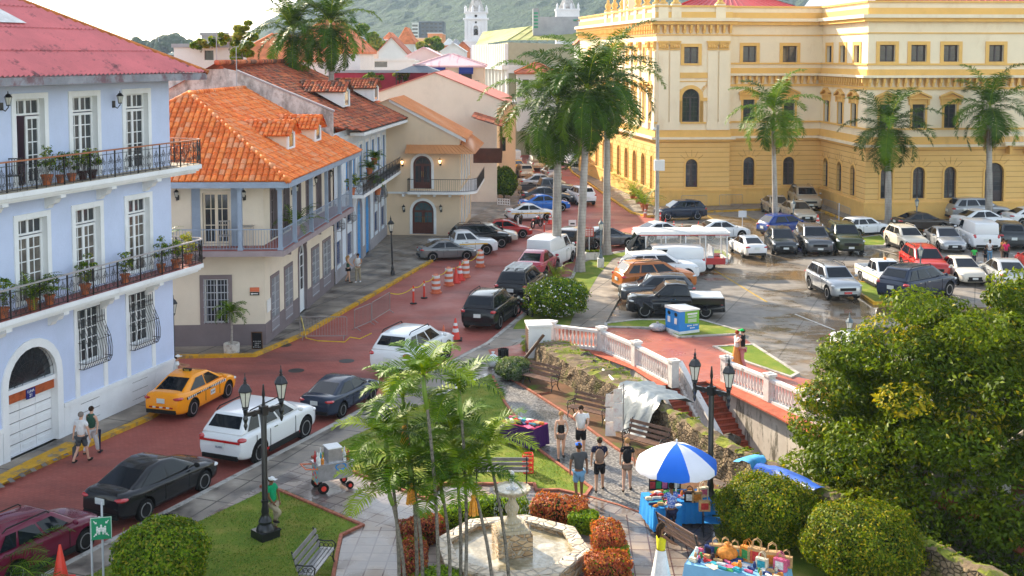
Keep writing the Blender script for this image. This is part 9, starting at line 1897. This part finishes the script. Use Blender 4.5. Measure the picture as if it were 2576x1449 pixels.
person(1461,1148,1.80,178,'man in white shirt with sling bag, hand raised to his face','fair','white','black','shorts',.02,((.14,.26,.18),(.2,.2,.62)),'hair',group=PW_,pack=None)
person(1456,1260,1.84,12,'man in blue cap, charcoal T-shirt and denim shorts','brown','grey','denim','shorts',.06,((.02,.02),(.03,.04)),hat='capblue',shoes='wshoe',group=PW_)
person(1508,1237,1.76,-4,'man in green cap and navy shirt with dark backpack','olive','navy','black','shorts',.2,((.0,.05),(.1,.2,.15)),hat='capgreen',pack='brownc',group=PW_)
person(1577,1237,1.70,-8,'woman in black T-shirt and brown shorts, leaning forward','fair','black','brownc','short',.16,((.05,.1),(.05,.1)),'fairhair',female=True,lean=.14,pack='black',group=PW_)
person(1688,1352,1.60,12,'vendor in blue patterned blouse and navy shorts at the craft stall','brown','bluep','navy','shorts',.03,((.14,.28,.15),(.14,.28,.15)),female=True)
person(1662,1470,1.66,-60,'woman in yellow top and long white skirt, reaching to the goods table','brown','yellow','white','long',0,((.18,.4,.22),(.2,.42,.2)),female=True,sleeve=0,longh=True,skirt='white')
person(1868,928,1.80,70,'man in green cap, black polo and pink trousers on the red terrace','fair','black','pinkp','long',.05,((.1,.22,.3),(.05,.1)),hat='capneon',z=GZ)
person(1853,926,1.70,-70,'red-haired woman in white top and orange skirt on the red terrace','fair','white','orange','short',.03,((.1,.2,.3),(.05,.1)),'redhair',female=True,skirt='orange',z=GZ)
person(2450,668,1.25,170,'child in bright green shirt among the parked cars','brown','limegreen','navy','long',.08,z=.01)
person(2489,662,1.62,150,'woman in white top holding a child beside the pale gold saloon','brown','white','denim','long',.05,((.15,.25,.3),(.1,.2,.3)),female=True,longh=True,z=.01)
person(2478,662,1.12,180,'small child in dark shirt beside the woman in white','brown','black','black','shorts',.03,z=.01)
person(2530,664,1.62,170,'woman in pink top walking between parked cars at right','brown','pink','black','long',.06,female=True,z=.01)
person(2522,660,1.66,-160,'woman in orange top behind the woman in pink','brown','orange','brownc','long',.04,female=True,longh=True,z=.01)
p=at(186,1140,.01);b=MB();b.box((0,0,.2),(.1,.3,.38));b.tube([(0,-.08,.38),(0,0,.56),(0,.08,.38)],.01,4);e=tag(b.build('tote_bag',CL['grey'],loc=at(190,1150,.2)),'dark checked tote bag carried by the man in the white shirt','bag')
b=MB();b.tube([(0,0,.85),(0,0,.0)],[.05,.015],8);e=tag(b.build('furled_umbrella',CL['navy'],loc=at(252,1140,.05),rz=.3),'furled navy umbrella carried by the person in the green vest','umbrella')
